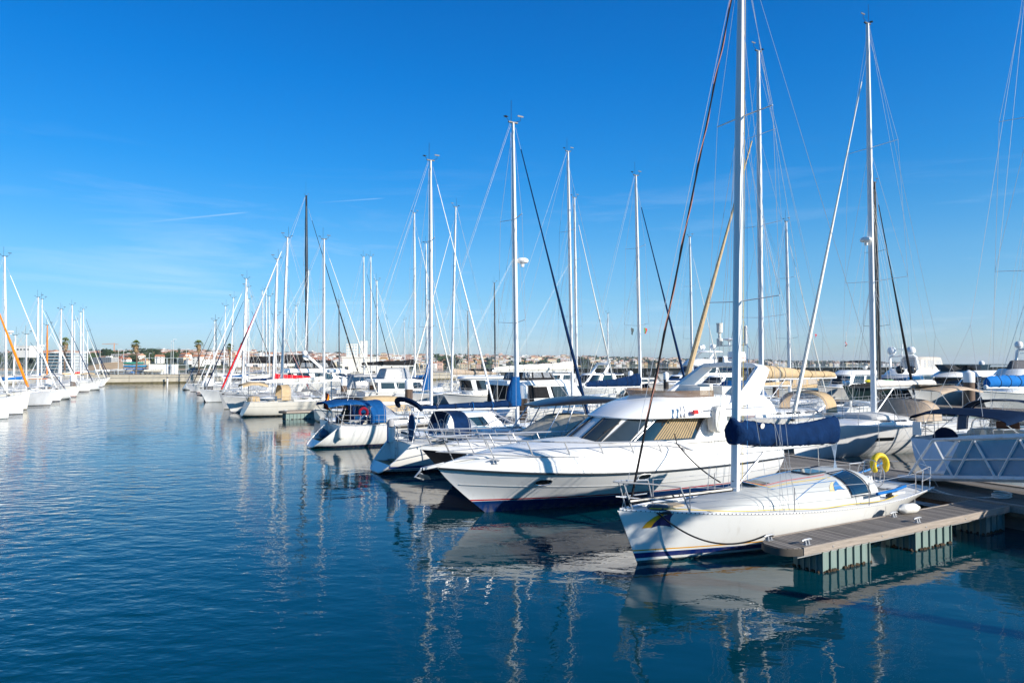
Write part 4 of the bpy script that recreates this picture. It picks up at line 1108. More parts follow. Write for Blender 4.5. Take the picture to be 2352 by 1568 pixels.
# ------------------------------------------------------------------ flybridge motor yacht
def flybridge():
    u0, L, v = 8.28, 13.0, 19.0
    c = mar(u0 + L / 2, v)
    r = thing('motor_yacht', 'white flybridge motor yacht with navy bottom paint and tan curtains', 'motor yacht', c, ANG + math.pi)
    H = Hull(L, 4.3, 1.48, 1.16, rake=2.25, srev=-.1, wt=.9, sm=.45, pw=2.5, d=.5, e0=.22, e1=.9, flare=.28, dip=.10, rk=1.15)
    hm = hull_mat('hull flybridge yacht', (0.80, 0.80, 0.80), [(-1, .36, (.004, .03, .13)), (.39, .425, (.50, .02, .03))], var=.02)
    H.mesh(44).build('hull', hm, r, sharp=50)
    # moulded deck rising from the gunwale to the foot of the deckhouse
    def g(t): return 1.0 if t < .55 else max(.03, math.cos((t - .55) / .45 * math.pi / 2)) ** .8
    dk = MB(); rings = []
    for i in range(37):
        t = i / 36; w = H.hb(t); x = H.x(t, 1); z = H.sheer(t); k = g(t)
        sec = [(w + .01, 0), (w - .02, .16 * k + .02), (w - .07, .40 * k + .03), (w - .20, .62 * k + .03), (w - .42, .72 * k + .03), (w * .62 - .1, .80 * k + .04), (w * .3, .88 * k + .05), (0, .92 * k + .05)]
        sec = [(max(y, .004 * (8 - q)), h) for q, (y, h) in enumerate(sec)]
        rings.append([Vector((x, y, z + h)) for y, h in sec] + [Vector((x, -y, z + h)) for y, h in reversed(sec[:-1])])
    dk.loft(rings, 0, closed=False, cap=False)
    dk.loft([rings[0], [Vector((p.x, p.y, H.sheer(0))) for p in rings[0]]], 0, closed=False, cap=False)
    dk.build('deck', GEL, r, sharp=60)
    rb = MB()
    for sd in (-1, 1): rb.tube([H.edge(t, sd, -.02, 0) for t in seg(0, .998, 30)], .035, 6)
    rb.build('rub_rail', mat('rub rail dark', (.06, .065, .07), .3, metal=.5, var=.1), r)
    ml = MB()
    for sd in (-1, 1): ml.tube([H.pt(t, .74, sd, .004) for t in seg(.0, .985, 30)], .018, 5)
    ml.build('hull_moulding', mat('moulding grey', (.36, .37, .38), .4, var=.05), r)
    for sd in (1, -1):
        for k, x in enumerate((3.55, .2)):
            ring = []; win = []
            for a in seg(0, 2 * math.pi, 20)[:-1]:
                cx, sz = math.copysign(abs(math.cos(a)) ** .7, math.cos(a)), math.copysign(abs(math.sin(a)) ** .7, math.sin(a))
                ring.append(H.at_xz(x + .24 * cx, 1.0 + .105 * sz, sd, .012)); win.append(H.at_xz(x + .22 * cx, 1.0 + .09 * sz, sd, .01))
            pm = MB(); ce = sum(win, Vector()) / len(win); pm.add([ce] + win, [(0, i + 1, (i + 1) % 20 + 1) for i in range(len(win) - 1)] + [(0, len(win), 1)])
            po = pm.build('porthole', GLASS, r)
            MB().tube(ring, .022, 6, wrap=True).build('porthole_rim', STEEL if k == 0 else GELW, po)
    # saloon with raked windscreen
    T = Tier((-5.2, 1.75), (-5.0, .35), 1.72, 1.92, 2.86, 3.4, .86)
    sal = T.mesh(0.02, bulge=0.0).build('saloon', GEL, r)
    for sd in (-1, 1):
        f = T.win(.945, .9995, .16, .93, sd, .014).build('windscreen', SMOKE, sal)
        T.win(.80, .925, .14, .93, sd, .014, slant=-.03).build('windscreen', SMOKE, sal)
        for x0, x1, sl in ((.80, .925, -.03), (.945, .998, 0)):
            gk = MB(); ring = [T.pt(min(1, lerp(x0, x1, k) + sl * (a - .5)), sd, a, .02) for k, a in [(j / 6, .13) for j in range(7)] + [(1, .5)] + [(1 - j / 6, .94) for j in range(7)] + [(0, .5)]]
            gk.tube(ring, .016, 4, wrap=True); gk.build('window_gasket', RUBBER, sal)
        s = T.win(.385, .775, .12, .92, sd, .012, slant=-.06)
        w = s.build('side_window', GLASS, sal)
        cu = MB(); cu.grid(lambda a, b: T.pt(lerp(.43, .665, a) - .03 * (b - .5), sd, lerp(.17, .88, b), .020 + .012 * math.sin(a * 85)), 130, 2)
        cu.build('curtain', mat('curtain tan', (.40, .29, .15), .85, var=.12), w)
        fr = MB(); q = [T.pt(.39 + .03, sd, .11, .02), T.pt(.79, sd, .11, .02), T.pt(.735, sd, .935, .02), T.pt(.39 - .03, sd, .935, .02)]
        fr.tube([q[0].lerp(q[1], k) for k in seg(0, 1, 4)] + [q[2].lerp(q[3], k) for k in seg(0, 1, 4)], .022, 5, wrap=True); fr.build('window_frame', STEEL, w)
        T.win(.21, .31, .45, .60, sd, .012).build('side_window', GLASS, sal); T.win(.06, .17, .45, .60, sd, .012).build('side_window', GLASS, sal)
        wp = MB(); a = T.pt(.965, sd, .1, .03); wp.tube([a, T.pt(.955, sd, .6, .04)], .012, 5); wp.tube([T.pt(.965, sd, .45, .04), T.pt(.94, sd, .75, .04)], .016, 5); wp.build('wiper', DARK, sal)
    # flybridge moulding: a long brow
    B_ = Tier((-6.1, .50), (-5.9, -1.25), 1.98, 2.80, 3.45, 2.9, .80)
    fb = B_.mesh(.05, bulge=.15, na=7).build('flybridge', GELW, r, sharp=60)
    lip = MB(); lip.tube(B_.ring(0.0, .0), .035, 6, wrap=True); lip.build('brow_edge', GELW, fb)
    sc = MB(); S_ = Tier((-4.4, -1.35), (-4.4, -1.1), 1.5, 3.44, 3.68, 2.9, 1.03)
    sc.loft([S_.ring(0)[2:-2], S_.ring(1)[2:-2]], 0, closed=False, cap=False); sc.build('wind_deflector', clear_mat('tinted brown', (.20, .13, .08), .8, .1), fb)
    st = MB(); st.box((-3.6, .7, 3.60), (.6, .6, .35)); st.box((-3.85, .7, 3.72), (.14, .6, .3)); st.box((-4.9, 0, 3.60), (1.2, 2.2, .36)); st.build('helm_seat', CANW, fb)
    # swept radar arch
    A = MB()
    legs = []
    for sd in (-1, 1):
        sec = []
        for t in seg(0, 1, 10):
            x = lerp(-3.85, -6.05, t ** .9) ; z = lerp(2.85, 4.50, t); w = lerp(1.35, .62, t); y = sd * lerp(1.86, 1.42, t ** 1.6)
            sec.append([Vector((x + w / 2, y + .09 * sd, z)), Vector((x - w / 2, y + .09 * sd, z - .1)), Vector((x - w / 2 + .04, y - .09 * sd, z - .1)), Vector((x + w / 2 - .04, y - .09 * sd, z))])
        legs.append(sec)
    full = legs[0] + [[Vector((p.x - .02, lerp(-1.42, 1.42, t), 4.56 + .05 * math.sin(math.pi * t) + dz)) for p, dz in zip(legs[0][-1], (.06, .0, -.12, -.1))] for t in seg(.06, .94, 6)] + [list(r_) for r_ in reversed(legs[1])]
    A.loft(full)
    ar = A.build('radar_arch', GELW, r, sharp=50)
    ra = MB(); ra.lathe([(.1, 0), (.30, .05), (.34, .10), (.34, .34), (.31, .42), (.01, .44)], (-6.0, .25, 4.66), 20); ra.build('radar_dome', GELW, ar)
    MB().lathe([(.345, .17), (.345, .19)], (-6.0, .25, 4.66), 20, cap=False).build('radar_stripe', RED, ar)
    gp = MB(); gp.lathe([(.01, 0), (.03, .0), (.03, .2), (.26, .26), (.26, .29), (.02, .34)], (-6.0, -.1, 5.30), 14); gp.build('antenna_disc', GELW, ar)
    fr = MB(); fr.tube([(-6.0, .9, 4.6), (-6.0, .9, 5.2), (-6.0, .75, 5.33), (-6.0, -.75, 5.33), (-6.0, -.9, 5.2), (-6.0, -.9, 4.6)], .022, 6); fr.build('antenna_frame', STEEL, ar)
    an = MB(); an.lathe([(.03, 0), (.07, .04), (.07, .7), (.02, .74)], (-6.0, .72, 5.34), 10); an.build('antenna', CANW, ar); an = MB(); an.lathe([(.09, 0), (.12, .05), (.12, .28), (.06, .3), (.06, .5), (.12, .52), (.12, .85), (.14, .9)], (-6.0, -.6, 5.34), 12); an.build('antenna', CANW, ar)
    sl = MB(); sl.box((-6.1, -.55, 4.78), (.26, .3, .26)); sl.build('floodlight', GELW, ar); MB().box((-5.96, -.55, 4.78), (.02, .24, .2)).build('floodlight_glass', GLASS, ar)
    # MT on the arch side
    tx = bpy.data.curves.new('lettering', 'FONT'); tx.body = 'MT'; tx.size = .20; tx.extrude = .004
    to = bpy.data.objects.new('lettering', tx); COL.objects.link(to); to.parent = ar
    to.location = (-4.45, 1.955, 3.02); to.rotation_euler = (R(90), 0, math.pi); bpy.context.view_layer.update()
    me = bpy.data.meshes.new_from_object(to); me.materials.append(mat('letter grey', (.35, .34, .30), .5, var=.05))
    o2 = bpy.data.objects.new('lettering', me); COL.objects.link(o2); o2.parent = ar; o2.location = to.location; o2.rotation_euler = to.rotation_euler
    bpy.data.objects.remove(to)
    # fittings on the house side facing the camera
    hr = MB(); hr.tube([(-2.5, 1.86, 2.98), (-2.6, 1.93, 3.02), (-4.8, 1.98, 3.05), (-5.6, 1.96, 3.05), (-5.7, 1.9, 3.0)], .018, 6); hr.build('hand_rail', STEEL, r)
    cvr = MB(); cvr.loft([[Vector((-3.2 + .30 * k * math.copysign(abs(math.cos(a)) ** .6, math.cos(a)), y, 2.70 + .48 * k * math.copysign(abs(math.sin(a)) ** .7, math.sin(a)))) for a in seg(0, 2 * math.pi, 16)[:-1]] for y, k in ((1.70, .9), (1.95, 1), (2.08, .9), (2.12, .6))])
    cvr.build('liferaft_cover', CANW, r)
    ho = MB()
    for k in (0, .16): ho.lathe([(.025, -.2), (.03, 0), (.04, .12), (.085, .2)], (0, 0, 0), 10) if False else ho.tube([(-1.55 - k, 1.84, 3.18), (-1.50 - k, 1.92, 3.0), (-1.42 - k, 1.98, 2.84)], [.04, .022, .05], 8)
    ho.build('horn', STEEL, r)
    MB().box((-2.15, 1.93, 2.98), (.2, .08, .14)).build('navigation_light', RED, r)
    bow_rail(r, H, .28, .995, .95, .026, 8, True, .16, .45)
    # anchor and bow roller
    a = MB(); bx = L / 2; z = H.fb
    a.box((bx + .12, 0, z + .07), (.75, .16, .07), ry=.12); a.build('bow_roller', GALV, r)
    a = MB(); a.tube([(bx - .2, 0, z + .14), (bx + .55, 0, z + .02)], .03, 6); a.tube([(bx + .5, 0, z + .02), (bx + .72, 0, z - .2), (bx + .45, 0, z - .3)], .035, 6)
    for s in (-1, 1): a.add([(bx + .62, 0, z - .1), (bx + .40, s * .26, z - .14), (bx + .25, s * .10, z - .30), (bx + .55, 0, z - .28)], [(0, 1, 2, 3)])
    a.build('anchor', GALV, r)
    ch = MB(); ch.tube([(bx - .2, 0, z + .13), (bx - 1.1, 0, z + .22)], .02, 5); ch.build('anchor_chain', GALV, r)
    wl = MB(); wl.lathe([(.12, 0), (.13, .1), (.08, .16), (.01, .17)], (bx - 1.15, 0, z + .2), 12); wl.build('windlass', STEEL, r)
    for sd in (-1, 1): cleat(r, bx - 1.5, sd * .85, H.sheer(.87) + .24, .4 * -sd)
    hk = MB(); t_ = .72; hk.lathe([(.3, 0), (.3, .05), (.27, .07), (.01, .08)], (H.x(.76, 1), 0, H.sheer(.76) + .86 * g(.76)), 18); hk.build('deck_hatch', SMOKE, r)
    sw = MB(); sw.box((-L / 2 - .3, 0, .42), (.9, 3.4, .1)); sw.build('swim_platform', TEAK, r)
    return r
flybridge()

# ------------------------------------------------------------------ black-hulled express cruiser behind it
def express():
    u0, L, v = 9.75, 10.6, 23.9
    r = thing('express_cruiser', 'express cruiser with black hull, white deck and black hard canopy', 'motor yacht', mar(u0 + L / 2, v), ANG + math.pi)
    H = Hull(L, 3.5, 1.45, 1.05, rake=1.7, srev=0, wt=.9, sm=.45, pw=2.4, d=.4, e0=.22, e1=.9, flare=.25, dip=.05)
    H.mesh(30).build('hull', HBK, r, sharp=50)
    def g(t): return 1.0 if t < .5 else max(.05, math.cos((t - .5) / .5 * math.pi / 2))
    rings = []
    for i in range(25):
        t = i / 24; w = H.hb(t); x = H.x(t, 1); z = H.sheer(t); k = g(t)
        sec = [(w + .03, -.03), (w + .02, .08), (w - .12, .14 * k + .08), (w - .4, .22 * k + .08), (w * .5, .42 * k + .08), (0, .50 * k + .08)]
        sec = [(max(y, .003 * (7 - q)), h) for q, (y, h) in enumerate(sec)]
        rings.append([Vector((x, y, z + h)) for y, h in sec] + [Vector((x, -y, z + h)) for y, h in reversed(sec[:-1])])
    MB().loft(rings, 0, closed=False, cap=False).build('deck', GEL, r, sharp=60)
    T = Tier((-2.6, 1.35), (-2.2, -.4), 1.45, 1.5, 2.38, 2.6, .82)
    T.mesh(.12, bulge=.06).build('windscreen_cover', mat('cover beige', (.55, .51, .43), .85, var=.08, vs=4, bump=.6, bs=5), r)
    c = MB(); rings = []
    for i in range(21):
        t = i / 20; x = lerp(.55, -4.7, t); w = 1.42 * max(.02, math.sin(math.pi * min(1, max(0.0, t * .93 + .05)))) ** .45; th = .22 * max(.05, math.sin(math.pi * (t * .9 + .07)))
        zc = 3.0 - .10 * (2 * t - 1) ** 2 + .05 * t
        rings.append([Vector((x, w * math.cos(a), zc + (th if math.sin(a) > 0 else th * .35) * math.copysign(abs(math.sin(a)) ** .8, math.sin(a)))) for a in seg(0, 2 * math.pi, 18)[:-1]])
    cp = c.loft(rings).build('hard_canopy', mat('canopy black gloss', (.016, .016, .017), .3, var=.2, spec=.35), r, sharp=60)
    s = MB()
    for sd in (-1, 1):
        for a, b in ((-.2, .9), (-.8, 0.0), (-2.3, -2.0), (-2.9, -3.6), (-4.0, -4.0), (-1.6, -1.1)):
            s.tube([(a, sd * 1.22, 2.93), (b, sd * 1.42, 1.5)], .026, 6)
    s.build('canopy_strut', STEEL, cp)
    bow_rail(r, H, .34, .99, .72, .022, 7, True, .12, .4)
    MB().box((L / 2 - .75, 0, 1.66), (.5, .42, .06)).build('deck_hatch', SMOKE, r)
    MB().box((L / 2 - .1, 0, 1.48), (.5, .14, .08)).build('bow_roller', GALV, r)
express()

rope('black rope strung from the yacht rail down to the sloop deck', [mar(15.9, 17.0, 2.3), mar(15.9, 16.9, 2.0)] + catenary(mar(15.9, 16.9, 2.0), mar(14.6, 13.8, 1.3), .12, 10), ROPEB, .02)
# ------------------------------------------------------------------ right row, boats along the fairway
HA4 = hull_mat('hull blue double stripe', (0.78, 0.77, 0.74), [(-1, .12, (.012, .02, .06)), (.16, .19, (.02, .05, .22)), (.24, .34, (.02, .05, .22))])
A4, H4, I4 = sailboat('white sloop with navy sprayhood and rolled navy bimini moored stern out', 1190, 16.4, 285, 1, 11.4, v=28.2, B=3.8, fb=1.5, fs=1.25, srev=1.15, hm=HA4, open_stern=True, xm=.115, cab=(-.16, .26, .31, .48),
    rm=.115, mrake=.016, nspr=2, fract=.99, boom=.46, bz=.95, cover=NAVY, ch=(.42, .20), jib=NAVY, jr=.085, dodger=None, D=2, radar=.54, wr=.0075, spr=1.3)
bo = [c for c in A4.children if c.name.startswith('boom')][0]
mt = I4['mp']
cvr = MB(); cvr.loft([[mt(z) + Vector((dx + (wx * math.cos(a)), wy * math.sin(a), 0)) for a in seg(0, 2 * math.pi, 14)[:-1]] for z, dx, wx, wy in ((2.62, -.12, .34, .2), (2.9, -.16, .40, .24), (3.3, -.16, .34, .22), (3.8, -.08, .24, .18), (4.0, -.04, .2, .15))])
cvr.build('mast_cover', BLUE, bo, sharp=70)
td = MB()
for x in (-1.4, -2.4): td.tube([(I4['mx'] + x, .17 * math.cos(a), I4['zd'] + 1.06 + .2 * math.sin(a)) for a in seg(0, 2 * math.pi, 12)[:-1]], .025, 4, wrap=True)
td.build('sail_tie', BLUEB, bo)
add_dodger(A4, -2.65, 1.42, 1.15, H4.fs + .10, NAVY, 2, 1.75)
def roll_bimini(root, x, w, z, lean, m, zb):
    pts = []
    for a in seg(0, math.pi, 16): pts.append((x - lean * math.sin(a), w * math.cos(a), z + .42 * math.sin(a) ** .8))
    o = MB().tube(pts, [.07] + [.125] * 15 + [.07], 10, sq=.9).build('rolled_bimini', m, root)
    f = MB()
    for sd in (-1, 1):
        for dx in (0, .12, .5): f.tube([(x + dx, sd * w, z + .02), (x + .75 + dx * .6, sd * (w + .03), zb)], .017, 5)
    f.build('bimini_frame', STEEL, o)
roll_bimini(A4, -4.1, 1.35, 2.65, .35, NAVYD, H4.fs)
def liferaft(root, x, y, z):
    b = MB(); b.loft([[Vector((x + .16 * math.copysign(abs(math.cos(a)) ** .6, math.cos(a)) * k, y + .26 * math.copysign(abs(math.sin(a)) ** .6, math.sin(a)) * k, zz)) for a in seg(0, 2 * math.pi, 18)[:-1]] for zz, k in ((z, .8), (z + .06, 1), (z + .8, 1), (z + .86, .8))])
    o = b.build('liferaft_canister', GELW, root)
    MB().box((x, y, z + .43), (.36, .06, .89)).build('canister_strap', BLUEB, o)
liferaft(A4, -4.55, 1.15, 1.12)
bd = MB(); bd.loft([[Vector((x + .08 * k * math.cos(a) + .12, -.15 + .36 * k * math.sin(a), z)) for a in seg(0, 2 * math.pi, 14)[:-1]] for z, k, x in ((1.30, .9, -4.2), (1.9, 1.05, -4.2), (2.15, .95, -4.2), (2.38, .55, -4.2), (2.42, .1, -4.2))])
bd.build('wheel_cover', mat('cover teal blue', (.015, .06, .14), .85, var=.2, bump=.3, bs=8), A4)
ob = MB(); ob.lathe([(.05, 0), (.15, .05), (.16, .25), (.1, .36), (.02, .38)], (-4.75, .62, 1.82), 12); ob.build('outboard_cover', GREYC, A4)

HA5 = hull_mat('hull navy boot', (0.80, 0.79, 0.76), [(-1, .14, (.010, .016, .07))], var=.03)
A5, H5, I5 = sailboat('white sloop with blue bimini, blue sprayhood and solar panel moored stern out', 987, 16.3, 370, 1, 11.8, v=38.4, B=3.9, fb=1.5, fs=1.22, srev=1.35, hm=HA5, open_stern=True, xm=.115, cab=(-.15, .27, .31, .45),
    rm=.12, mrake=.006, nspr=2, fract=.98, boom=.42, bz=.70, cover=None, jib=MASTW, jr=.07, D=2, wr=.008, spr=1.3)
add_dodger(A5, -2.9, 1.5, 1.20, H5.fs + .12, BLUE, 2, 1.9)
add_bimini(A5, -5.2, -2.75, 1.35, 2.62, BLUE, 2, zb=H5.fs, crown=.2, drop=.14)
sp = MB(); sp.box((-4.0, .70, 2.62), (1.15, .75, .035)); so = sp.build('solar_panel', CANW, A5); so.rotation_euler = (R(-8), 0, 0)
sg = MB()
for i in range(4):
    for j in range(2): sg.box((-4.42 + i * .28, .52 + j * .33, 2.645), (.25, .29, .012))
sg.build('solar_cell', GLASS, so)
rp = MB(); rp.tube([H5.edge(t, 1, -.04, -.10) for t in seg(.28, .86, 20)], .05, 8); rp.tube([H5.edge(t, -1, -.04, -.10) for t in seg(.28, .86, 20)], .05, 8)
rp.build('fender_rope', mat('rope dark', (.06, .055, .05), .9, var=.4, vs=20, bump=.8, bs=40), A5)
pl = MB(); pl.tube([H5.edge(.02, 1, .2, -.1), H5.edge(.02, 1, .2, 2.8)], .03, 8); po = pl.build('radar_pole', STEEL, A5)
MB().lathe([(.05, -.05), (.24, 0), (.27, .08), (.25, .18), (.02, .22)], H5.edge(.02, 1, .2, 2.9), 14).build('radar_dome', GELW, po)
t = thing('fender', 'round blue ball fender at the stern of the blue bimini sloop', 'fender', on_boat(I5, H5, .0, 1, -.7, -.55))
MB().ball((-.35, 0, -.05), .27, 16).build('ball', mat('ball fender blue', (.015, .09, .2), .4, var=.1), t); MB().lathe([(.04, .2), (.05, .27), (.02, .3)], (-.35, 0, -.05), 8).build('eyelet', DARK, t)
fender('white fender hanging upright at the stern quarter of the blue bimini sloop', on_boat(I5, H5, .09, 1, .12, .55), .1, .75, .17)
fender('white fender lowest on the stern of the blue bimini sloop', on_boat(I5, H5, .0, -1, .1, .1), .1, .7, .16)
fender('slim white fender with navy end hanging beside the rolled bimini sloop', on_boat(I4, H4, .12, 1, .14, .12), .22, .62, .12, blue=True)
ms = MB(); mx5, my5 = I5['mx'], .0
ms.prism([(-.06, 3.05), (-.62, 3.0), (-.50, 3.6), (-.30, 4.4), (-.08, 5.0)], lambda x, y, q: (mx5 + x, q - .03 + .04 * math.sin(y * 6), y), .06); ms.build('mast_cover', BLUE, A5)
def flag(label, p, stripes, h=1.25, fl=.5, horiz=True, lean=.25, droop=.7):
    t = thing('flag', label, 'flag', p, ANG)
    MB().tube([(0, 0, 0), (-lean, 0, h)], .014, 6).build('staff', mat('varnished wood', (.16, .07, .03), .4, var=.2), t)
    f = MB(); n = len(stripes)
    for k in range(n):
        def fn(u, v, k=k):
            w = (k + v) / n
            x = -lean + w * .30 * 1 + .02 * math.sin(u * 7); z = h - u * fl * 1.5 - w * droop * .18
            return Vector((x - .02 + .05 * math.sin(u * 5 + w * 4), .07 * math.sin(w * 9 + u * 3), z))
        f.grid(fn, 8, 4, k)
    f.build('cloth', [mat('flag ' + str(c), c, .8, var=.1) for c in stripes], t)
    return t
flag('drooping black, red and gold flag on the stern of the blue bimini sloop', on_boat(I5, H5, .0, 1, -.5, -.15), [(.02, .02, .02), (.55, .03, .02), (.75, .42, .02)], 1.9, .62)
flag('white pennant with blue and yellow patch on the rolled bimini sloop stern', on_boat(I4, H4, .10, 1, .0, .0), [(.6, .6, .6), (.03, .08, .3), (.6, .6, .58), (.7, .5, .08)], 1.15, .5, lean=0)
# red horseshoe buoy and bits in the cockpit
t = thing('horseshoe_buoy', 'dark red horseshoe lifebuoy on the rail of the blue bimini sloop', 'lifebuoy', on_boat(I5, H5, .12, -1, -.2, .85), ANG)
MB().tube([(.22 * math.cos(a), 0, .24 * math.sin(a) - .12) for a in seg(R(-45), R(225), 16)], .08, 8).build('foam_ring', MAROON, t)
MB().tube([(-.2, 0, .1), (.2, 0, .1), (.2, 0, -.85)], .012, 5).build('bracket', STEEL, t)
t = thing('storage_box', 'bright blue box in the stern of the blue bimini sloop', 'box', on_boat(I5, H5, .06, 1, -.8, .1), ANG)
MB().box((0, 0, .15), (.5, .36, .34), taper=1.08).build('tub', BLUEP, t); MB().box((0, 0, .345), (.58, .42, .05)).build('lid', BLUEP, t)

HA6 = hull_mat('hull cream sloop', (0.72, 0.68, 0.60), [(-1, .12, (.010, .012, .02)), (.86, .89, (.10, .08, .06))], var=.03)
A6, H6, I6 = sailboat('cream sloop with tan bimini, tan sprayhood and cream boom cover moored stern out', 745, 16.4, 550, 1, 12.5, v=64, B=4.0, fb=1.5, fs=1.3, srev=.55, hm=HA6, deckm=CREAM, cabm=CREAM, xm=.08, cab=(-.16, .28, .30, .42),
    rm=.12, mrake=.008, fract=.95, boom=.42, bz=1.35, cover=CANW, ch=(.55, .26), jib=CANW, jr=.08, D=2, wr=.009, spr=1.4)
add_dodger(A6, -3.1, 1.5, 1.35, H6.fs + .1, TAN, 2, 1.7)
add_bimini(A6, -6.3, -4.2, 1.35, 3.05, TAN, 2, zb=H6.fs, drop=.22)
MB().lathe([(.55, 0), (.55, .25), (.5, .45), (.3, .55), (.02, .56)], (-5.2, 0, H6.fs - .1), 14).build('wheel_cover', TAN, A6)
pl = MB(); pl.tube([H6.edge(.02, 1, .3, 0), H6.edge(.02, 1, .3, 3.1)], .035, 8); po = pl.build('radar_pole', STEEL, A6)
MB().lathe([(.05, -.05), (.30, 0), (.34, .1), (.32, .22), (.02, .27)], H6.edge(.02, 1, .3, 3.1), 14).build('radar_dome', GELW, po)
fender('small white fender beside the cream sloop', on_boat(I6, H6, .38, 1, .14), .2, .6, .15)
fender('round white fender beside the cream sloop by the finger float', on_boat(I6, H6, .5, 1, .2), .2, .55, .26)

S = sailboat
S('white sloop with white furled headsail moored bow out behind the cream sloop', 650, 13.6, 545, -1, 12.5, v=69.5, B=3.9, fb=1.6, rake=1.1, jib=MASTW, jr=.12, rm=.14, boom=.36, bz=1.2, cover=CANW, fract=.98, D=1, wr=.010, mrake=.03)
S('grey aluminium sloop with bright red furled headsail moored bow out', 618, 13.9, 595, -1, 12.2, v=75.2, B=3.9, fb=1.65, rake=.6, hm=HGR, cabm=GREYC, deckm=GREYC, jib=REDC, jr=.10, rm=.14, boom=.34, cover=REDC, ch=(.95, .5), fract=.93, D=1, wr=.010, mrake=.02, radar=None)
S('small white sloop with low mast and maroon furled headsail', 635, 15.5, 725, 1, 9.2, B=3.0, jib=MAROON, cover=NAVY, hm=HWR, D=0, wr=.011)
S('white sloop with plain white bow and white furled stay beside the dark piling', 555, 13.0, 640, -1, 11.2, v=90, B=3.6, fb=1.5, hm=HWP, jib=MASTW, jr=.11, rm=.13, cover=CANW, D=1, wr=.012, mrake=.02)
S('pale grey sloop with navy furled headsail, second behind the dark piling', 564, 14.1, 660, -1, 11.2, v=95.5, B=3.5, jib=NAVY, jr=.12, cover=NAVY, hm=HLG, D=0, wr=.012)
S('white sloop with bare forestay, third behind the dark piling', 622, 18.2, 681, 1, 11.0, v=101, B=3.5, jib=None, cover=CANW, hm=HWP, D=0, wr=.012)
S('cream sloop with black furled headsail right of the far palms', 572, 16.2, 687, 1, 10.8, B=3.5, jib=BLACKC, jr=.12, cover=BLUE, hm=HCR, D=0, wr=.012)
S('white sloop with single thin mast before the far red roofs', 530, 14.5, 684, -1, 11, B=3.4, jib=MASTW, cover=CANW, hm=HWB, D=0, wr=.012, mrake=.02)
S('white sloop with black furled headsail near the right palm', 514, 14.3, 703, -1, 10.6, B=3.3, jib=BLACKC, jr=.10, cover=GREYC, hm=HWR, D=0, wr=.012)
S('farthest pale grey sloop of the right row, next to the quay', 490, 13.5, 737, -1, 9.6, B=3.0, jib=NAVY, jr=.1, cover=CANW, hm=HLG, D=0, wr=.012)
S('white sloop with short black mast near the quay', 497, 15.0, 735, 1, 9.8, B=3.1, mm=BLACKM, jib=BLACKC, cover=BLACKC, hm=HWP, D=0, wr=.012)

# ------------------------------------------------------------------ second row, beyond the main pontoon
S('large white sloop with grey boom cover and radar on its mast', 2003, 34.5, 55, -1, 14.8, v=21.9, B=4.5, fb=1.72, fs=1.5, rake=.35, srev=.5, wt=.85, hm=hull_mat('hull modern white', (.80, .80, .80), [(-1, .05, (.02, .03, .05)), (.0, .0, (.1, .1, .1))]), xm=.055, cab=(-.10, .24, .30, .40),
  rm=.125, mrake=.002, nspr=2, fract=.91, radar=.44, boom=.40, bz=1.55, cover=mat('boom cover pale', (.56, .53, .50), .8, var=.08, bump=.3, bs=8), ch=(.42, .34), cover_w=(.2, .16), jib=CANW, jr=.10, D=2, wr=.0085, spr=1.75, ties=False, bcol=ALU)
def big_extras():
    r = [o for o in COL.objects if o.get('label', '').startswith('large white sloop with grey')][0]
    H = Hull(14.8, 4.5, 1.72, 1.5, rake=.35, srev=.5, wt=.85)
    for sd in (1, -1):
        w = MB(); w.grid(lambda a, b: H.at_xz(lerp(3.0, 1.9, a), lerp(.80, .98, b), sd, .012), 6, 2); w.build('hull_window', GLASS, r)
    add_dodger(r, -2.6, 1.65, 1.08, 1.62, TAUPE, 2, 1.9, clear=TAUPE)
    add_bimini(r, -6.6, -2.4, 1.75, 3.45, TAUPE, 2, zb=1.6, drop=.2)
    sp = MB()
    for i in range(3): sp.box((-4.4 + 1.0 * i - .6, .4, 3.47), (.9, 1.3, .02))
    sp.build('solar_panel', GLASS, r)
    b = MB(); b.loft([[Vector((x, .95 * k * math.cos(a), 1.78 + .30 * k * max(0, math.sin(a)) ** .6)) for a in seg(0, math.pi, 10)] for x, k in ((.2, .85), (.3, 1), (2.0, 1), (2.15, .8))], closed=True)
    b.build('dinghy_cover', mat('cover silver', (.55, .55, .54), .7, var=.08, bump=.3, bs=6), r)
big_extras()
S('tall white ketch-rigged yacht with tan furled headsail and tan boom cover', 1748, 33.0, 118, -1, 15.2, v=27.9, B=4.6, fb=1.75, fs=1.5, srev=.9, xm=.05, rm=.14, mrake=.003, nspr=3, fract=.80, boom=.46, bz=1.85, cover=TAN, ch=(.95, .36), cover_w=(.27, .17), jib=TAN, jr=.155, D=2, wr=.009, spr=1.7, cab=(-.2, .24, .30, .5))
t2 = [o for o in COL.objects if o.get('label', '').startswith('tall white ketch')][0]; t2['label'] = 'tall white sloop with tan furled headsail and tan boom cover'
add_dodger(t2, -3.9, 1.7, 1.25, 1.66, TAN, 2, 2.2)
bi = MB(); bi.loft([[Vector((4.2 + x, .9 + .48 * k * math.cos(a), 2.0 + .5 * k * math.sin(a))) for a in seg(-.9, math.pi + .9, 12)] for x, k in ((-1.6, .8), (-1.4, 1), (1.2, 1), (1.6, .6))], closed=True)
bi.build('dinghy_cover', mat('cover mauve grey', (.33, .28, .30), .75, var=.1, bump=.3, bs=5), t2)
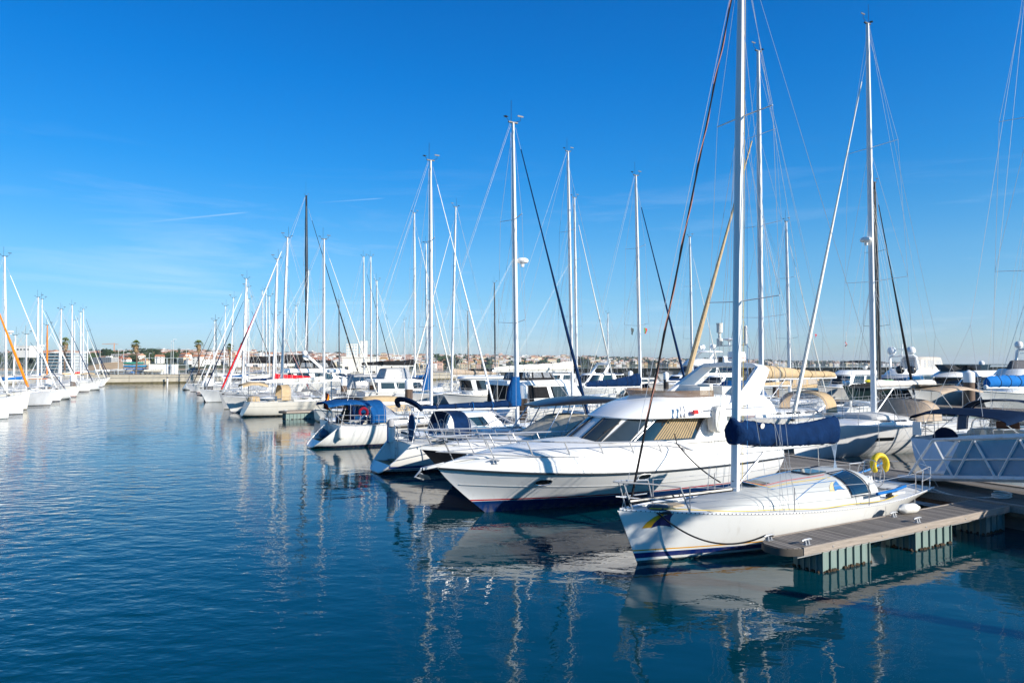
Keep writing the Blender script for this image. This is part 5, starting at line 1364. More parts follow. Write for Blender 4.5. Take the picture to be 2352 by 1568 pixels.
S('white sloop with wide navy bimini and bright blue boom cover at the right edge', 2379, 37.0, -60, 1, 14.0, v=15.4, B=4.3, fb=1.6, fs=1.45, srev=.5, xm=.08, hm=hull_mat('hull white blue rim', (.74, .77, .82), [(-1, .10, (.02, .10, .25))]), rm=.13, nspr=2, fract=.95, boom=.345, bz=1.85, cover=BLUEB, ch=(.62, .5), cover_w=(.22, .2), jib=CANW, D=2, wr=.009, spr=1.6, mrake=.004)
t3 = [o for o in COL.objects if o.get('label', '').startswith('white sloop with wide navy')][0]
add_bimini(t3, -6.1, -2.4, 1.9, 2.72, NAVYD, 2, zb=1.6, crown=.30, drop=.18)
add_dodger(t3, -2.7, 1.7, 1.45, 1.6, NAVYD, 2, 1.9)
MB().lathe([(.50, -.08), (.54, 0), (.50, .08)], (-5.9, .5, 1.42), 24, axis='x').build('wheel_cover', NAVYD, t3)
bp_ = MB(); bp_.box((-6.75, 1.2, 1.9), (.06, .34, .55)); bp_.build('ladder_board', GELW, t3)
wd = MB(); wd.box((-2.3, -.2, 1.75), (.06, .9, .7)); wd.build('companionway_door', mat('mahogany', (.12, .035, .015), .35, var=.25, stretch=(1, 8, 1)), t3)

S('white sloop with navy boom cover and navy furled headsail beyond the flybridge yacht', 1475, 36.0, 405, 1, 12.6, v=42.3, B=4.0, fb=1.5, rm=.125, mrake=.02, jib=NAVY, jr=.11, boom=.44, bz=1.35, cover=NAVY, ch=(1.15, .40), cover_w=(.24, .12), D=1, wr=.010, spr=1.5, nspr=2)
S('white sloop with tall mast and white folded mainsail over its boom', 1315, 33.0, 350, 1, 13.2, v=47.5, B=4.1, rm=.13, mrake=.018, jib=None, boom=.58, bz=2.6, cover=CANW, ch=(.95, .38), cover_w=(.26, .16), D=1, wr=.010, spr=1.5)
S('white sloop with white furled headsail right of the twin masts', 1327, 42.0, 455, 1, 12.4, v=59.6, B=4.0, rm=.13, mrake=.012, jib=CANW, jr=.10, cover=GREYC, D=1, wr=.011, spr=1.5)
S('white sloop with taupe boom cover, its mast raked right', 1037, 33.0, 475, -1, 12.8, v=71.8, B=4.0, rm=.14, mrake=.022, jib=CANW, jr=.10, boom=.50, bz=1.9, cover=TAUPE, ch=(.85, .34), cover_w=(.24, .14), D=1, wr=.011, spr=1.5)
S('white sloop with black boom cover below the white tower', 957, 34.0, 490, 1, 13.5, v=85.6, B=4.2, rm=.15, mrake=.008, jib=CANW, jr=.11, boom=.55, bz=3.0, cover=BLACKC, ch=(.95, .42), cover_w=(.26, .18), D=1, wr=.012, spr=1.5)
S('cream sloop with twin white furled stays left of the black boom cover', 868, 33.0, 645, 1, 11.4, v=98, B=3.8, rm=.13, jib=CANW, cover=GREYC, hm=HCR, D=0, wr=.013)
S('tall white sloop, left of a close pair before the white tower', 837, 33.0, 590, 1, 12.4, v=104.3, B=3.9, rm=.14, jib=BLACKC, jr=.11, cover=NAVY, hm=HWB, D=0, wr=.013)
S('tall white sloop, right of a close pair before the white tower', 852, 36.0, 590, 1, 12.6, v=110, B=3.9, rm=.14, jib=CANW, cover=CANW, hm=HWR, D=0, wr=.013)
S('pale grey sloop with dark slender mast right of the large black mast', 780, 35.0, 690, 1, 11.4, B=3.8, mm=BLACKM, rm=.12, jib=None, cover=GREYC, hm=HLG, D=0, wr=.013)
S('white sloop with leaning mast directly beside the large black mast', 699, 30.0, 620, -1, 13.0, B=4.0, rm=.15, mrake=.03, jib=CANW, cover=BLUE, hm=HWP, D=0, wr=.014)
S('cream sloop with thin mast left of the large black mast', 681, 32.0, 703, 1, 12, B=3.9, rm=.13, jib=None, cover=NAVY, hm=HCR, D=0, wr=.014)
S('black racing yacht with giant black mast and black boom cover', 705, 34.0, 450, 1, 27.0, B=6.2, fb=2.2, fs=1.9, rake=.5, hm=HBK, deckm=GREYC, cabm=BLACKC, mm=BLACKM, rm=.36, mrake=.012, nspr=4, xm=.08, boom=.44, bz=2.6, cover=BLACKC, ch=(2.0, 1.3), cover_w=(.5, .4), jib=BLACKC, jr=.17, D=1, wr=.022, spr=2.4, cab=(-.15, .15, .25, .5), antenna=3)
S('white sloop with radar dome far behind the red furled headsail', 604, 28.0, 668, 1, 12.2, B=3.9, rm=.15, jib=MASTW, radar=.22, cover=BLUE, hm=HWB, D=0, wr=.015)
S('white sloop with navy furled stay far behind the red furled headsail', 612, 27.2, 665, 1, 12.2, B=3.9, rm=.15, jib=NAVY, cover=GREYC, hm=HWR, D=0, wr=.015)
S('pale grey sloop with short mast behind the taupe boom cover', 1012, 33.0, 690, 1, 9.5, v=78.3, B=3.4, rm=.11, jib=None, cover=NAVY, hm=HLG, D=0, wr=.012)
# third row, beyond the channel
S('distant sloop with thin black mast left of the nearest blue boom cover', 1138, 57.0, 650, 1, 12, B=3.9, mm=BLACKM, rm=.14, jib=None, cover=GREYC, hm=HWP, D=0, wr=.015)
S('distant cream sloop with thin brown mast left of the thin black mast', 1076, 57.0, 715, 1, 11, B=3.7, mm=mat('mast brown', (.25, .13, .07), .5, var=.2), rm=.11, jib=None, cover=BLUE, hm=HCR, D=0, wr=.015)
S('distant white sloop with mast between the black furled stay and tan headsail', 1590, 58.0, 545, 1, 12, B=3.9, rm=.13, jib=CANW, cover=NAVY, hm=HWB, D=0, wr=.013)
S('distant white sloop with low radar and red pennant right of the tan boom', 1813, 53.0, 510, 1, 12.5, B=4.0, rm=.13, jib=CANW, cover=TAN, radar=.12, hm=HWR, D=0, wr=.013)
S('sloop with black mast and double black stays behind the large white sloop', 2019, 57.0, 420, 1, 12.5, B=4.0, mm=BLACKM, rm=.15, jib=BLACKC, jr=.12, fract=.97, cover=BLACKC, D=1, wr=.013)

# ------------------------------------------------------------------ left row
def left(label, px, top, u, dirn=1, L=11.0, **k):
    return S(label, px, u, top, dirn, L, D=k.pop('D', 0), **k)
left('white sloop with plumb bow cut by the left edge, nearest in the left row', -140, 470, -14.0, 1, 12.0, v=66.4, B=4.0, fb=1.8, rake=.25, hm=HWP, jib=None, topz=15, cover=BLUE, D=1, wr=.010, fract=.95)
left('white sloop with plumb bow, second in the left row', -120, 590, -13.4, 1, 12.2, v=71.6, B=3.9, fb=1.75, rake=.15, hm=HWP, topz=15.5, jib=CANW, jr=.10, cover=BLUE, rm=.14, D=1, wr=.010, fract=.9)
left('pale grey sloop with plumb bow, third in the left row', -90, 640, -12.9, 1, 12.0, v=77.2, B=3.9, fb=1.8, rake=.12, hm=HLG, topz=15, jib=None, cover=BLUEB, D=1, wr=.010)
left('cream sloop with thick orange furled headsail, fourth in the left row', -65, 500, -12.9, 1, 11.4, v=84.5, hm=HCR, B=3.8, fb=1.9, rake=.3, topz=17.5, jib=ORANGE, jr=.125, cover=BLUEB, D=1, wr=.011)
left('pale grey sloop with tall mast and radar nearest the left edge', 17, 590, -10.9, 1, 11.0, hm=HLG, B=3.7, fb=1.6, rm=.14, jib=MASTW, jr=.09, cover=BLUE, radar=.44, D=1, wr=.011, mrake=.03)
left('white sloop with blue sail bag and short mast in the left row', 62, 768, -10.0, 1, 9.6, hm=HWB, B=3.3, jib=NAVY, cover=BLUEB, D=0, wr=.012)
left('white sloop with black fender on its round stern under a grey bimini', 34, 770, -12.0, -1, 11.0, v=107.5, hm=HWP, B=3.7, fs=1.35, jib=None, rm=.12, cover=GREYC, D=1, wr=.012, bimini=GREYC)
left('white sloop with orange furled mast sail in the left row', 108, 747, -8.9, 1, 9.4, v=113.6, hm=HWR, B=3.3, mm=ORANGE, rm=.12, jib=MASTW, cover=TAN, D=0, wr=.012)
left('cream sloop with stout mast and white furled headsail left of the orange mast', 85, 683, -10.4, 1, 11.4, v=118.6, hm=HCR, B=3.8, jib=MASTW, jr=.11, rm=.17, cover=CANW, D=0, wr=.012, radar=.45)
left('pale grey sloop with thin mast and black furled headsail left of the orange mast', 97, 687, -10.8, 1, 11.6, hm=HLG, B=3.7, jib=BLACKC, jr=.11, cover=BLUE, D=0, wr=.013)
left('white sloop with navy furled headsail above the rust brown piling', 141, 710, -8.7, 1, 10.9, hm=HWB, B=3.6, rm=.14, jib=NAVY, jr=.12, cover=CANW, D=0, wr=.013)
left('white sloop with tan cockpit cover in the left row', 136, 713, -9.5, -1, 11, hm=HWP, B=3.6, jib=MASTW, rm=.14, cover=TAN, bimini=TAN, D=0, wr=.013)
left('white sloop with paired mast beside the far left palm', 166, 701, -8.0, 1, 10.8, hm=HWR, B=3.6, rm=.15, jib=MASTW, jr=.1, cover=CANW, D=0, wr=.013)
left('cream sloop with thin mast, fourth from the quay on the left', 172, 736, -7.8, 1, 10.2, hm=HCR, B=3.4, jib=None, cover=NAVY, D=0, wr=.013)
left('pale grey sloop with red boom cover, third from the quay on the left', 186, 717, -7.05, 1, 10.2, hm=HLG, B=3.4, rm=.14, jib=CANW, jr=.11, cover=REDC, D=0, wr=.013)
left('white sloop with navy furled stay, second from the quay on the left', 192, 710, -6.85, 1, 10.2, hm=HWB, B=3.4, rm=.14, jib=NAVY, jr=.13, cover=CANW, D=0, wr=.013)
left('white sloop with flared bow, last before the quay on the left', 202, 761, -6.25, 1, 9.8, hm=HWP, B=3.3, fb=1.7, rake=1.6, jib=NAVYD, jr=.12, cover=CANW, D=0, wr=.013)

# ------------------------------------------------------------------ motor boats in the background
def cruiser(label, px, d, L, bow, tiers, H=None, hm=None, name='motor_yacht', fb=1.7, fs=1.3, B=None, arch=None, domes=(), rail=True, canopy=None, mast=None, u=None, v=None, flare=.25, bang=0.0, mat_h=None):
    x = d * (px - 1176) / FOC
    if u is None: u, v = x * P2.x + d * P2.y, x * F2.x + d * F2.y
    r = thing(name, label, 'motor yacht', mar(u, v), ANG + (0 if bow > 0 else math.pi) + bang)
    H = Hull(L, B or L * .3, fb, fs, rake=L * .14, srev=0, wt=.9, sm=.45, pw=2.4, d=.4, e0=.22, e1=.85, flare=flare)
    H.mesh(20).build('hull', hm or HWB, r, sharp=50)
    H.deck(16, None, dz=-.02, camber=.15).build('deck', GEL, r)
    rb = MB()
    for sd in (-1, 1): rb.tube([H.edge(t, sd, -.02) for t in seg(0, .99, 14)], .04, 5)
    rb.build('rub_rail', CANW, r)
    for q in tiers:
        T = Tier(q['xb'], q['xt'], q['w'], q['z'][0], q['z'][1], q.get('p', 3.0), q.get('tw', .88))
        o = T.mesh(q.get('crown', .1), bulge=q.get('bulge', 0)).build(q.get('name', 'deckhouse'), q.get('m', GELW), r)
        for w in q.get('win', ()):
            x0, x1, a0, a1 = w[:4]; wm = w[4] if len(w) > 4 else GLASS
            if x1 >= .99: T.front(x0, a0, a1).build('windscreen', wm, o)
            else:
                for sd in (-1, 1): T.win(x0, x1, a0, a1, sd, slant=w[5] if len(w) > 5 else 0).build('side_window', wm, o)
        if bow > 0 and q.get('win'):
            wa = q['win'][0]; ym = T.hw(0) * .86
            f = MB(); f.grid(lambda a, b: Vector((lerp(T.xb[0], T.xt[0], lerp(.12, .9, b)) - .015, lerp(-ym, ym, a) * lerp(1, T.tw, b), lerp(T.z0, T.z1, lerp(.12, .9, b)))), 4, 2)
            f.build('aft_door', wa[4] if len(wa) > 4 else GLASS, o)
    if arch:
        x, w, z0, z1, ln = arch
        A = MB(); path = [(x, w, z0), (x - ln, w * .93, z1 - .15), (x - ln - .1, w * .8, z1), (x - ln - .1, -w * .8, z1), (x - ln, -w * .93, z1 - .15), (x, -w, z0)]
        A.tube(path, .14, 8, sq=1.6); A.build('radar_arch', GELW, r)
    for c in domes: dome(r, c[:3], c[3], c[4] if len(c) > 4 else GELW)
    if mast:
        m = MB(); m.tube([mast, (mast[0] - .2, 0, mast[2] + 1.6)], .08, 6); m.box((mast[0] - .1, 0, mast[2] + .9), (.3, 1.6, .06)); m.tube([(mast[0] - .1, .6, mast[2] + .9), (mast[0] - .1, .6, mast[2] + 2.6)], .02, 4)
        m.build('signal_mast', GELW, r)
    if canopy:
        x0, x1, w, z, m = canopy; add_bimini(r, x0, x1, w, z, m, 1, zb=z - 1.4, crown=.2)
    if rail: bow_rail(r, H, .4, .99, .7, .02, 6, True, .1)
    return r
LG = GLASS
cruiser('white trawler yacht with black curtained saloon and clear flybridge tent', 1285, 61, 12.5, 1, [
    dict(xb=(-5.2, 3.2), xt=(-5.2, 2.2), w=2.0, z=(1.3, 2.75), p=3.5, tw=.95, win=((.05, .42, .2, .9, BLACKC), (.47, .68, .2, .9), (.90, 1, .25, .9))),
    dict(xb=(-6.0, -1.6), xt=(-5.9, -1.9), w=2.03, z=(1.25, 2.72), name='cockpit_enclosure', m=BLACKC, p=5, tw=.95, crown=0),
    dict(xb=(-6.2, 2.0), xt=(-6.1, 1.2), w=2.15, z=(2.76, 3.15), name='flybridge', p=3, crown=.05),
    dict(xb=(-4.6, -.3), xt=(-4.3, -.9), w=1.6, z=(3.2, 4.15), name='flybridge_tent', m=BLACKC, p=4, tw=.86, crown=.12, win=((.04, .28, .2, .9, CLEAR), (.32, .55, .2, .9, CLEAR), (.6, .8, .2, .9, CLEAR), (.88, 1, .2, .9, CLEAR)))], fb=1.7, fs=1.2, B=4.6, u=35.0, v=53.3)
cruiser('white pilothouse boat with dark windows and overhanging roof', 1118, 73, 9.8, -1, [
    dict(xb=(-3.2, 2.4), xt=(-3.6, 2.9), w=1.55, z=(1.4, 3.1), p=4, tw=.86, m=GELW, win=((.06, .34, .25, .9, CLEAR), (.40, .60, .25, .9), (.65, .82, .3, .9), (.9, 1, .3, .9))),
    dict(xb=(-3.9, 3.1), xt=(-3.8, 2.9), w=1.6, z=(3.1, 3.28), name='roof', p=4, crown=.08)], fb=1.6, fs=1.2, B=3.6, u=33.5, v=64.4, hm=HWP)
cruiser('white flybridge trawler with grey tent and clear windows', 910, 81, 11.5, 1, [
    dict(xb=(-4.2, 3.0), xt=(-4.2, 2.2), w=1.9, z=(1.3, 2.5), p=3.5, tw=.93, win=((.05, .3, .3, .9), (.34, .6, .3, .9), (.65, .84, .3, .9), (.9, 1, .3, .9))),
    dict(xb=(-4.6, 2.4), xt=(-4.6, 2.0), w=2.0, z=(2.5, 2.8), name='flybridge', crown=.05),
    dict(xb=(-3.4, .6), xt=(-3.0, .0), w=1.55, z=(2.85, 4.0), name='flybridge_tent', m=GREYC, p=3.5, tw=.82, crown=.15, win=((.04, .3, .12, .9, CLEAR), (.34, .6, .12, .9, CLEAR), (.64, .84, .12, .9, CLEAR), (.9, 1, .12, .9, CLEAR)))], fb=1.8, fs=1.3, B=4.1, u=30.5, v=79.6)
cruiser('large white motor yacht with dark saloon glass and black enclosed flybridge', 740, 128, 18.0, 1, [
    dict(xb=(-6.5, 5.0), xt=(-6.8, 3.0), w=2.4, z=(1.7, 3.2), p=3, tw=.92, win=((.05, .25, .2, .9), (.32, .62, .2, .9, LG, .06), (.68, .86, .2, .85), (.9, 1, .2, .85))),
    dict(xb=(-7.8, 3.4), xt=(-7.6, 2.2), w=2.6, z=(3.2, 3.85), name='flybridge', p=2.8, crown=.06, bulge=.1),
    dict(xb=(-5.8, 1.0), xt=(-5.6, .2), w=1.9, z=(3.9, 5.2), name='flybridge_tent', m=BLACKC, p=4, tw=.92, win=((.04, .35, .15, .7, CLEAR), (.4, .75, .15, .7, CLEAR)))], fb=2.2, fs=1.6, B=5.2, u=31.5, v=118.5, arch=(-2.0, 2.1, 3.8, 5.9, 2.2), domes=((-4.3, .6, 6.5, .45),))
cruiser('white motor yacht with beige flybridge bimini and two white domes', 2075, 92, 17.0, -1, [
    dict(xb=(-6.5, 4.4), xt=(-6.6, 2.4), w=2.3, z=(1.6, 3.2), p=3, tw=.92, win=((.05, .3, .3, .9), (.36, .62, .3, .9), (.68, .86, .3, .85), (.9, 1, .3, .85))),
    dict(xb=(-7.6, 3.0), xt=(-7.4, 1.6), w=2.5, z=(3.2, 3.95), name='flybridge', p=2.8, bulge=.1, crown=.05),
    dict(xb=(-6.2, -.6), xt=(-6.0, -1.3), w=1.9, z=(4.0, 5.45), name='flybridge_tent', m=mat('canvas pale', (.52, .48, .43), .8, var=.08), p=4, tw=.86, crown=.18, win=((.04, .3, .1, .8, CLEAR), (.36, .66, .1, .8, CLEAR), (.72, .86, .1, .8, CLEAR), (.9, 1, .1, .8, CLEAR)))], fb=2.5, fs=1.8, B=5.0, arch=(-.2, 1.9, 3.9, 5.7, -.4), domes=((.5, 1.3, 6.4, .55), (.5, -1.3, 6.4, .55)), mast=(.4, 0, 5.7))
cruiser('sleek white motor yacht with black wraparound glass and low flybridge', 2195, 72, 15.5, -1, [
    dict(xb=(-5.2, 4.4), xt=(-5.4, 1.4), w=2.15, z=(1.7, 3.2), p=2.8, tw=.9, win=((.04, .40, .15, .92, SMOKE), (.44, .80, .12, .95), (.83, 1, .12, .95))),
    dict(xb=(-6.4, 2.0), xt=(-6.2, .2), w=2.35, z=(3.25, 3.9), name='flybridge', p=2.6, bulge=.08, crown=.03),
    dict(xb=(-4.4, .6), xt=(-4.8, 1.5), w=1.7, z=(3.92, 4.55), name='flybridge_screen', m=GLASS, p=2.8, tw=1.05, crown=.02)], fb=2.1, fs=1.6, B=4.6, u=77.0, v=40.3, domes=((-4.9, .8, 4.7, .28),))
cruiser('white motor yacht with covered tender on its roof at the right edge', 2335, 70, 14.5, -1, [
    dict(xb=(-5.8, 3.6), xt=(-5.8, 2.0), w=2.2, z=(1.7, 3.5), p=3, tw=.93, win=((.05, .3, .3, .9), (.4, .62, .3, .9), (.7, .86, .3, .9), (.9, 1, .3, .9))),
    dict(xb=(-6.2, 2.2), xt=(-6.0, 1.4), w=2.35, z=(3.5, 4.1), name='flybridge', p=3, crown=.05),
    dict(xb=(-3.4, 1.4), xt=(-3.2, 1.0), w=1.0, z=(4.15, 4.75), name='tender_cover', m=mat('cover charcoal', (.10, .10, .11), .8, var=.15, bump=.3, bs=6), p=2.4, tw=.7, crown=.25)], fb=2.1, fs=1.6, B=4.6, u=77.5, v=34.2, domes=((-2.6, .9, 6.6, .38), (-2.6, -.9, 6.6, .38)), mast=(-2.6, 0, 4.8), arch=(-2.2, 1.1, 4.2, 6.1, .4))
cruiser('white pilothouse cruiser with black sun canopy before the breakwater', 1945, 86, 12.0, -1, [
    dict(xb=(-3.8, 3.0), xt=(-4.0, 1.8), w=1.8, z=(1.7, 3.3), p=2.8, tw=.9, win=((.05, .4, .3, .9), (.46, .74, .3, .9), (.82, 1, .25, .9))),
    dict(xb=(-4.2, 2.0), xt=(-4.0, .8), w=1.9, z=(3.3, 3.8), name='flybridge', p=2.6, crown=.04)], fb=1.9, fs=1.4, B=4.0, u=80.5, v=54.6, canopy=(-5.4, -1.4, 1.8, 5.1, BLACKC), domes=((-3.0, .5, 4.3, .35),))
DG = cruiser('motor yacht with dark green hull and silver coupe roof carrying two kayaks', 2030, 76, 14.5, -1, [
    dict(xb=(-5.6, 3.0), xt=(-5.2, -.6), w=1.95, z=(1.9, 3.3), p=2.4, tw=.8, m=mat('silver paint', (.42, .44, .47), .25, metal=.5, var=.04), win=((.12, .5, .2, .7), (.55, .86, .2, .8), (.88, 1, .15, .8)))], fb=2.3, fs=1.7, B=4.4, u=75.0, v=46.5, hm=HGN, domes=((-4.6, .7, 3.95, .48, BLACKM), (-4.6, -.7, 3.95, .48, BLACKM)))
cruiser('navy sport cruiser with row of round portholes', 1610, 95, 13.0, -1, [
    dict(xb=(-4.0, 2.2), xt=(-3.6, .4), w=1.7, z=(1.7, 2.9), p=2.6, tw=.84, win=((.2, .6, .3, .9), (.7, 1, .2, .9)))], fb=1.9, fs=1.4, B=4.0, hm=HNV, u=72.5, v=69.6, canopy=(-5, -2, 1.6, 4.0, NAVY))
cruiser('large white yacht with domes far behind the navy furled headsail', 1600, 131, 20.0, -1, [
    dict(xb=(-7.5, 4.5), xt=(-7.5, 2.5), w=2.6, z=(2.3, 4.4), p=3, tw=.92, win=((.05, .4, .3, .9), (.45, .8, .3, .9), (.86, 1, .3, .9))),
    dict(xb=(-8.0, 3.0), xt=(-7.8, 1.6), w=2.8, z=(4.4, 5.5), name='flybridge', p=2.8, bulge=.1),
    dict(xb=(-5.0, -.5), xt=(-5.0, -1.0), w=2.0, z=(6.9, 7.1), name='hard_top', p=3)], fb=2.8, fs=2.0, B=5.4, arch=(-1.4, 2.0, 5.5, 7.0, 1.5), domes=((-3, 1.4, 7.9, .55), (-3, -1.4, 7.9, .55), (-1.0, 0, 7.8, .4)), mast=(-3.6, 0, 7.0))
cruiser('navy hulled classic yacht with varnished trim behind distant pilings', 1390, 112, 16.0, 1, [
    dict(xb=(-4.0, 2.5), xt=(-4.0, 1.8), w=1.5, z=(1.5, 2.3), p=3, tw=.92, m=CREAM, win=((.1, .5, .3, .8), (.55, .8, .3, .8)))], fb=1.8, fs=1.5, B=4.2, hm=HNV, u=74.5, v=86.0)
cruiser('dark blue covered express boat left of the radar arch legs', 1700, 60, 10.5, -1, [
    dict(xb=(-3.8, 2.6), xt=(-3.2, .8), w=1.55, z=(1.4, 2.6), p=2.6, tw=.84, m=BLUE, crown=.3)], fb=1.5, fs=1.2, B=3.6, hm=HNV, u=54.6, v=50.2, rail=False)
cruiser('white cruiser with beige canopy seen through the radar arch', 1768, 86, 11.0, -1, [
    dict(xb=(-4.0, 2.2), xt=(-3.8, 1.4), w=1.7, z=(1.6, 3.0), p=3, tw=.88, m=TAN, win=((.1, .4, .3, .85, CLEAR), (.46, .74, .3, .85, CLEAR), (.84, 1, .2, .85)))], fb=1.7, fs=1.3, B=3.8, u=74.0, v=58.2)
cruiser('white cruiser with grey domed cockpit tent beside a piling', 765, 84, 10.5, 1, [
    dict(xb=(-3.6, 2.2), xt=(-3.0, .8), w=1.6, z=(1.4, 2.9), p=2.6, tw=.8, m=GREYC, win=((.15, .45, .25, .85, CLEAR), (.5, .74, .25, .85, CLEAR)), crown=.3)], fb=1.5, fs=1.2, B=3.6, u=30.0, v=91.5)
cruiser('white motor boat with tan hood beyond the channel', 1150, 100, 11.0, -1, [
    dict(xb=(-4.0, 2.4), xt=(-4.0, 1.4), w=1.7, z=(1.5, 3.1), p=3, tw=.9, win=((.1, .4, .3, .9), (.5, .8, .3, .9), (.88, 1, .3, .9)))], fb=1.7, fs=1.3, B=3.8, u=57.0, v=88.5, canopy=(-5, -2, 1.6, 4.6, TAN))
cruiser('white sport boat with low dark windows below the distant town', 1250, 105, 12.0, -1, [
    dict(xb=(-4.5, 2.4), xt=(-4.0, .4), w=1.8, z=(1.6, 3.2), p=2.6, tw=.84, win=((.1, .45, .3, .9), (.5, .8, .3, .9), (.86, 1, .2, .9)))], fb=1.8, fs=1.3, B=4.0, u=58.0, v=80.0, arch=(-2, 1.6, 3.2, 4.6, 1))
cruiser('white cruiser with navy canvas hood under the distant coast', 1500, 100, 11.5, -1, [
    dict(xb=(-4.2, 2.4), xt=(-3.6, .6), w=1.75, z=(1.6, 2.9), p=2.6, tw=.84, m=GELW, win=((.1, .45, .3, .9), (.5, .8, .3, .9), (.86, 1, .2, .9)))], fb=1.8, fs=1.3, B=3.9, u=73.0, v=77.5, canopy=(-5, -1.8, 1.7, 4.2, NAVY))
# kayaks on the dark green yacht
def kayak(label, px, y, d, m1, m2, rz):
    x = d * (px - 1176) / FOC; z = zat(y, d)
    t = thing('kayak', label, 'kayak', (x, d, z), rz)
    rings = []
    for s_ in seg(-1, 1, 16):
        w = .33 * max(.03, 1 - s_ * s_) ** .6; h = .24 * max(.06, 1 - s_ * s_) ** .4
        rings.append([Vector((1.7 * s_, w * math.cos(a), h * math.sin(a) + .14 * s_ * s_)) for a in seg(0, 2 * math.pi, 12)[:-1]])
    MB().loft(rings).build('kayak_hull', m1, t)
    MB().lathe([(.2, .2), (.3, .24), (.3, .30), (.24, .31)], (0, 0, -.02), 14, cap=False).build('cockpit_rim', m2, t)
    return t
def duo(name, a, b):
    m = mat(name, a, .4, var=0.0); n, l = m.node_tree.nodes, m.node_tree.links
    tcn = n.new('ShaderNodeTexCoord'); sp = n.new('ShaderNodeSeparateXYZ'); l.new(tcn.outputs['Object'], sp.inputs[0])
    r = n.new('ShaderNodeValToRGB'); r.color_ramp.elements[0].position = .35; r.color_ramp.elements[1].position = .62
    r.color_ramp.elements[0].color = a + (1,); r.color_ramp.elements[1].color = b + (1,)
    mr = n.new('ShaderNodeMapRange'); mr.inputs[1].default_value = -1.7; mr.inputs[2].default_value = 1.7; l.new(sp.outputs['X'], mr.inputs[0]); l.new(mr.outputs[0], r.inputs['Fac']); l.new(r.outputs['Color'], n['Principled BSDF'].inputs['Base Color'])
    return m
kayak('yellow and green kayak lying on the dark green yacht foredeck', 2018, 878, 73.5, duo('kayak yellow green', (.75, .62, .02), (.04, .35, .05)), DARK, R(5)).scale = (.95, .95, 1.2)
kayak('pale blue kayak on the dark green yacht foredeck', 1943, 880, 71.0, mat('kayak pale blue', (.35, .60, .78), .4, var=.1), DARK, R(75)).scale = (.9, .9, 1.2)
def lifering(label, p, rz):
    t = thing('lifebuoy_ring', label, 'lifebuoy', p, rz)
    MB().tube([(.30 * math.cos(a), 0, .30 * math.sin(a)) for a in seg(0, 2 * math.pi, 24)[:-1]], .085, 10, wrap=True).build('ring', mat('lifebuoy orange', (.62, .14, .03), .5, var=.08), t)
    for k in range(4):
        a0 = R(45 + 90 * k); MB().tube([(.30 * math.cos(a0 + d), 0, .30 * math.sin(a0 + d)) for d in (-.14, 0, .14)], .09, 10).build('band', CANW, t)
    c = MB(); rnd = random.Random(3); c.tube([(rnd.uniform(-.13, .13), .05, rnd.uniform(-.17, .15)) for _ in range(16)], .016, 5); c.build('heaving_line', ROPEO, t)
lifering('orange and white lifebuoy on a rail below the black canopy', (4.6, 33.6, 2.20), R(10))
t_ = [o for o in COL.objects if o.name.startswith('lifebuoy_ring')][0]
MB().tube([(0, .12, .3), (0, .12, -1.0)], .02, 5).build('holder', STEEL, t_)

cruiser('low white day boat with navy cockpit cover beyond the blue bimini sloop', 1000, 50, 7.6, 1, [dict(xb=(-2.6, 1.6), xt=(-2.2, .4), w=1.1, z=(.9, 1.7), p=2.6, tw=.8, m=NAVY, crown=.2)], fb=1.2, fs=.9, B=2.7, u=15.5, v=45.5)
cruiser('low white cabin boat with tan cover beyond the blue bimini sloop', 960, 55, 8.2, -1, [dict(xb=(-3.0, 1.8), xt=(-2.4, .6), w=1.2, z=(1.0, 1.9), p=2.6, tw=.8, m=TAN, crown=.25)], fb=1.3, fs=1.0, B=2.8, u=16.5, v=51.0)
cruiser('low white runabout with black cover near the empty berths', 900, 58, 7.0, 1, [dict(xb=(-2.6, 1.6), xt=(-2.2, .4), w=1.05, z=(.9, 1.6), p=2.6, tw=.8, m=BLACKC, crown=.25)], fb=1.1, fs=.9, B=2.6, u=17.2, v=55.5, rail=False)
S('white sloop with blue boom cover and mast beside the nearest tall one', 985, 38.0, 560, 1, 11.5, v=91.0, B=3.8, rm=.13, jib=CANW, cover=BLUE, hm=HWR, D=0, wr=.013)
S('distant pale grey sloop with thin white mast left of the raked white mast', 930, 57.0, 735, 1, 10.5, B=3.6, rm=.11, jib=CANW, cover=GREYC, hm=HLG, D=0, wr=.015)
S('distant sloop with white mast seen between navy and white furled headsails', 1395, 77.0, 720, -1, 11, B=3.7, rm=.12, jib=CANW, cover=NAVY, hm=HWP, D=0, wr=.016)

# people resting in the cockpit of the blue bimini sloop
def skin_mesh(name, verts, edges, radii, m, parent, root=0, sub=2):
    me = bpy.data.meshes.new(name); me.from_pydata(verts, edges, []); me.materials.append(m)
    o = bpy.data.objects.new(name, me); COL.objects.link(o); o.parent = parent
    o.modifiers.new('skin', 'SKIN')
    if not me.skin_vertices: me.attributes.new  # layer is made with the modifier below
    bpy.context.view_layer.objects.active = o
    with bpy.context.temp_override(object=o, active_object=o):
        if not me.skin_vertices: bpy.ops.mesh.customdata_skin_add()
    for i, r in enumerate(radii):
        q = me.skin_vertices[0].data[i]; q.radius = (r, r); q.use_root = (i == root)
    u = o.modifiers.new('sub', 'SUBSURF'); u.levels = sub; u.render_levels = sub
    return o
SKIN = mat('skin', (.45, .26, .18), .6, var=.05); HAIR = mat('hair dark', (.02, .014, .01), .7, var=.3); BLACKT = mat('cloth black', (.02, .02, .022), .9, var=.2); JEANS = mat('denim', (.06, .12, .24), .9, var=.25, vs=20); SHIRT = mat('cloth navy', (.02, .03, .07), .9, var=.2)
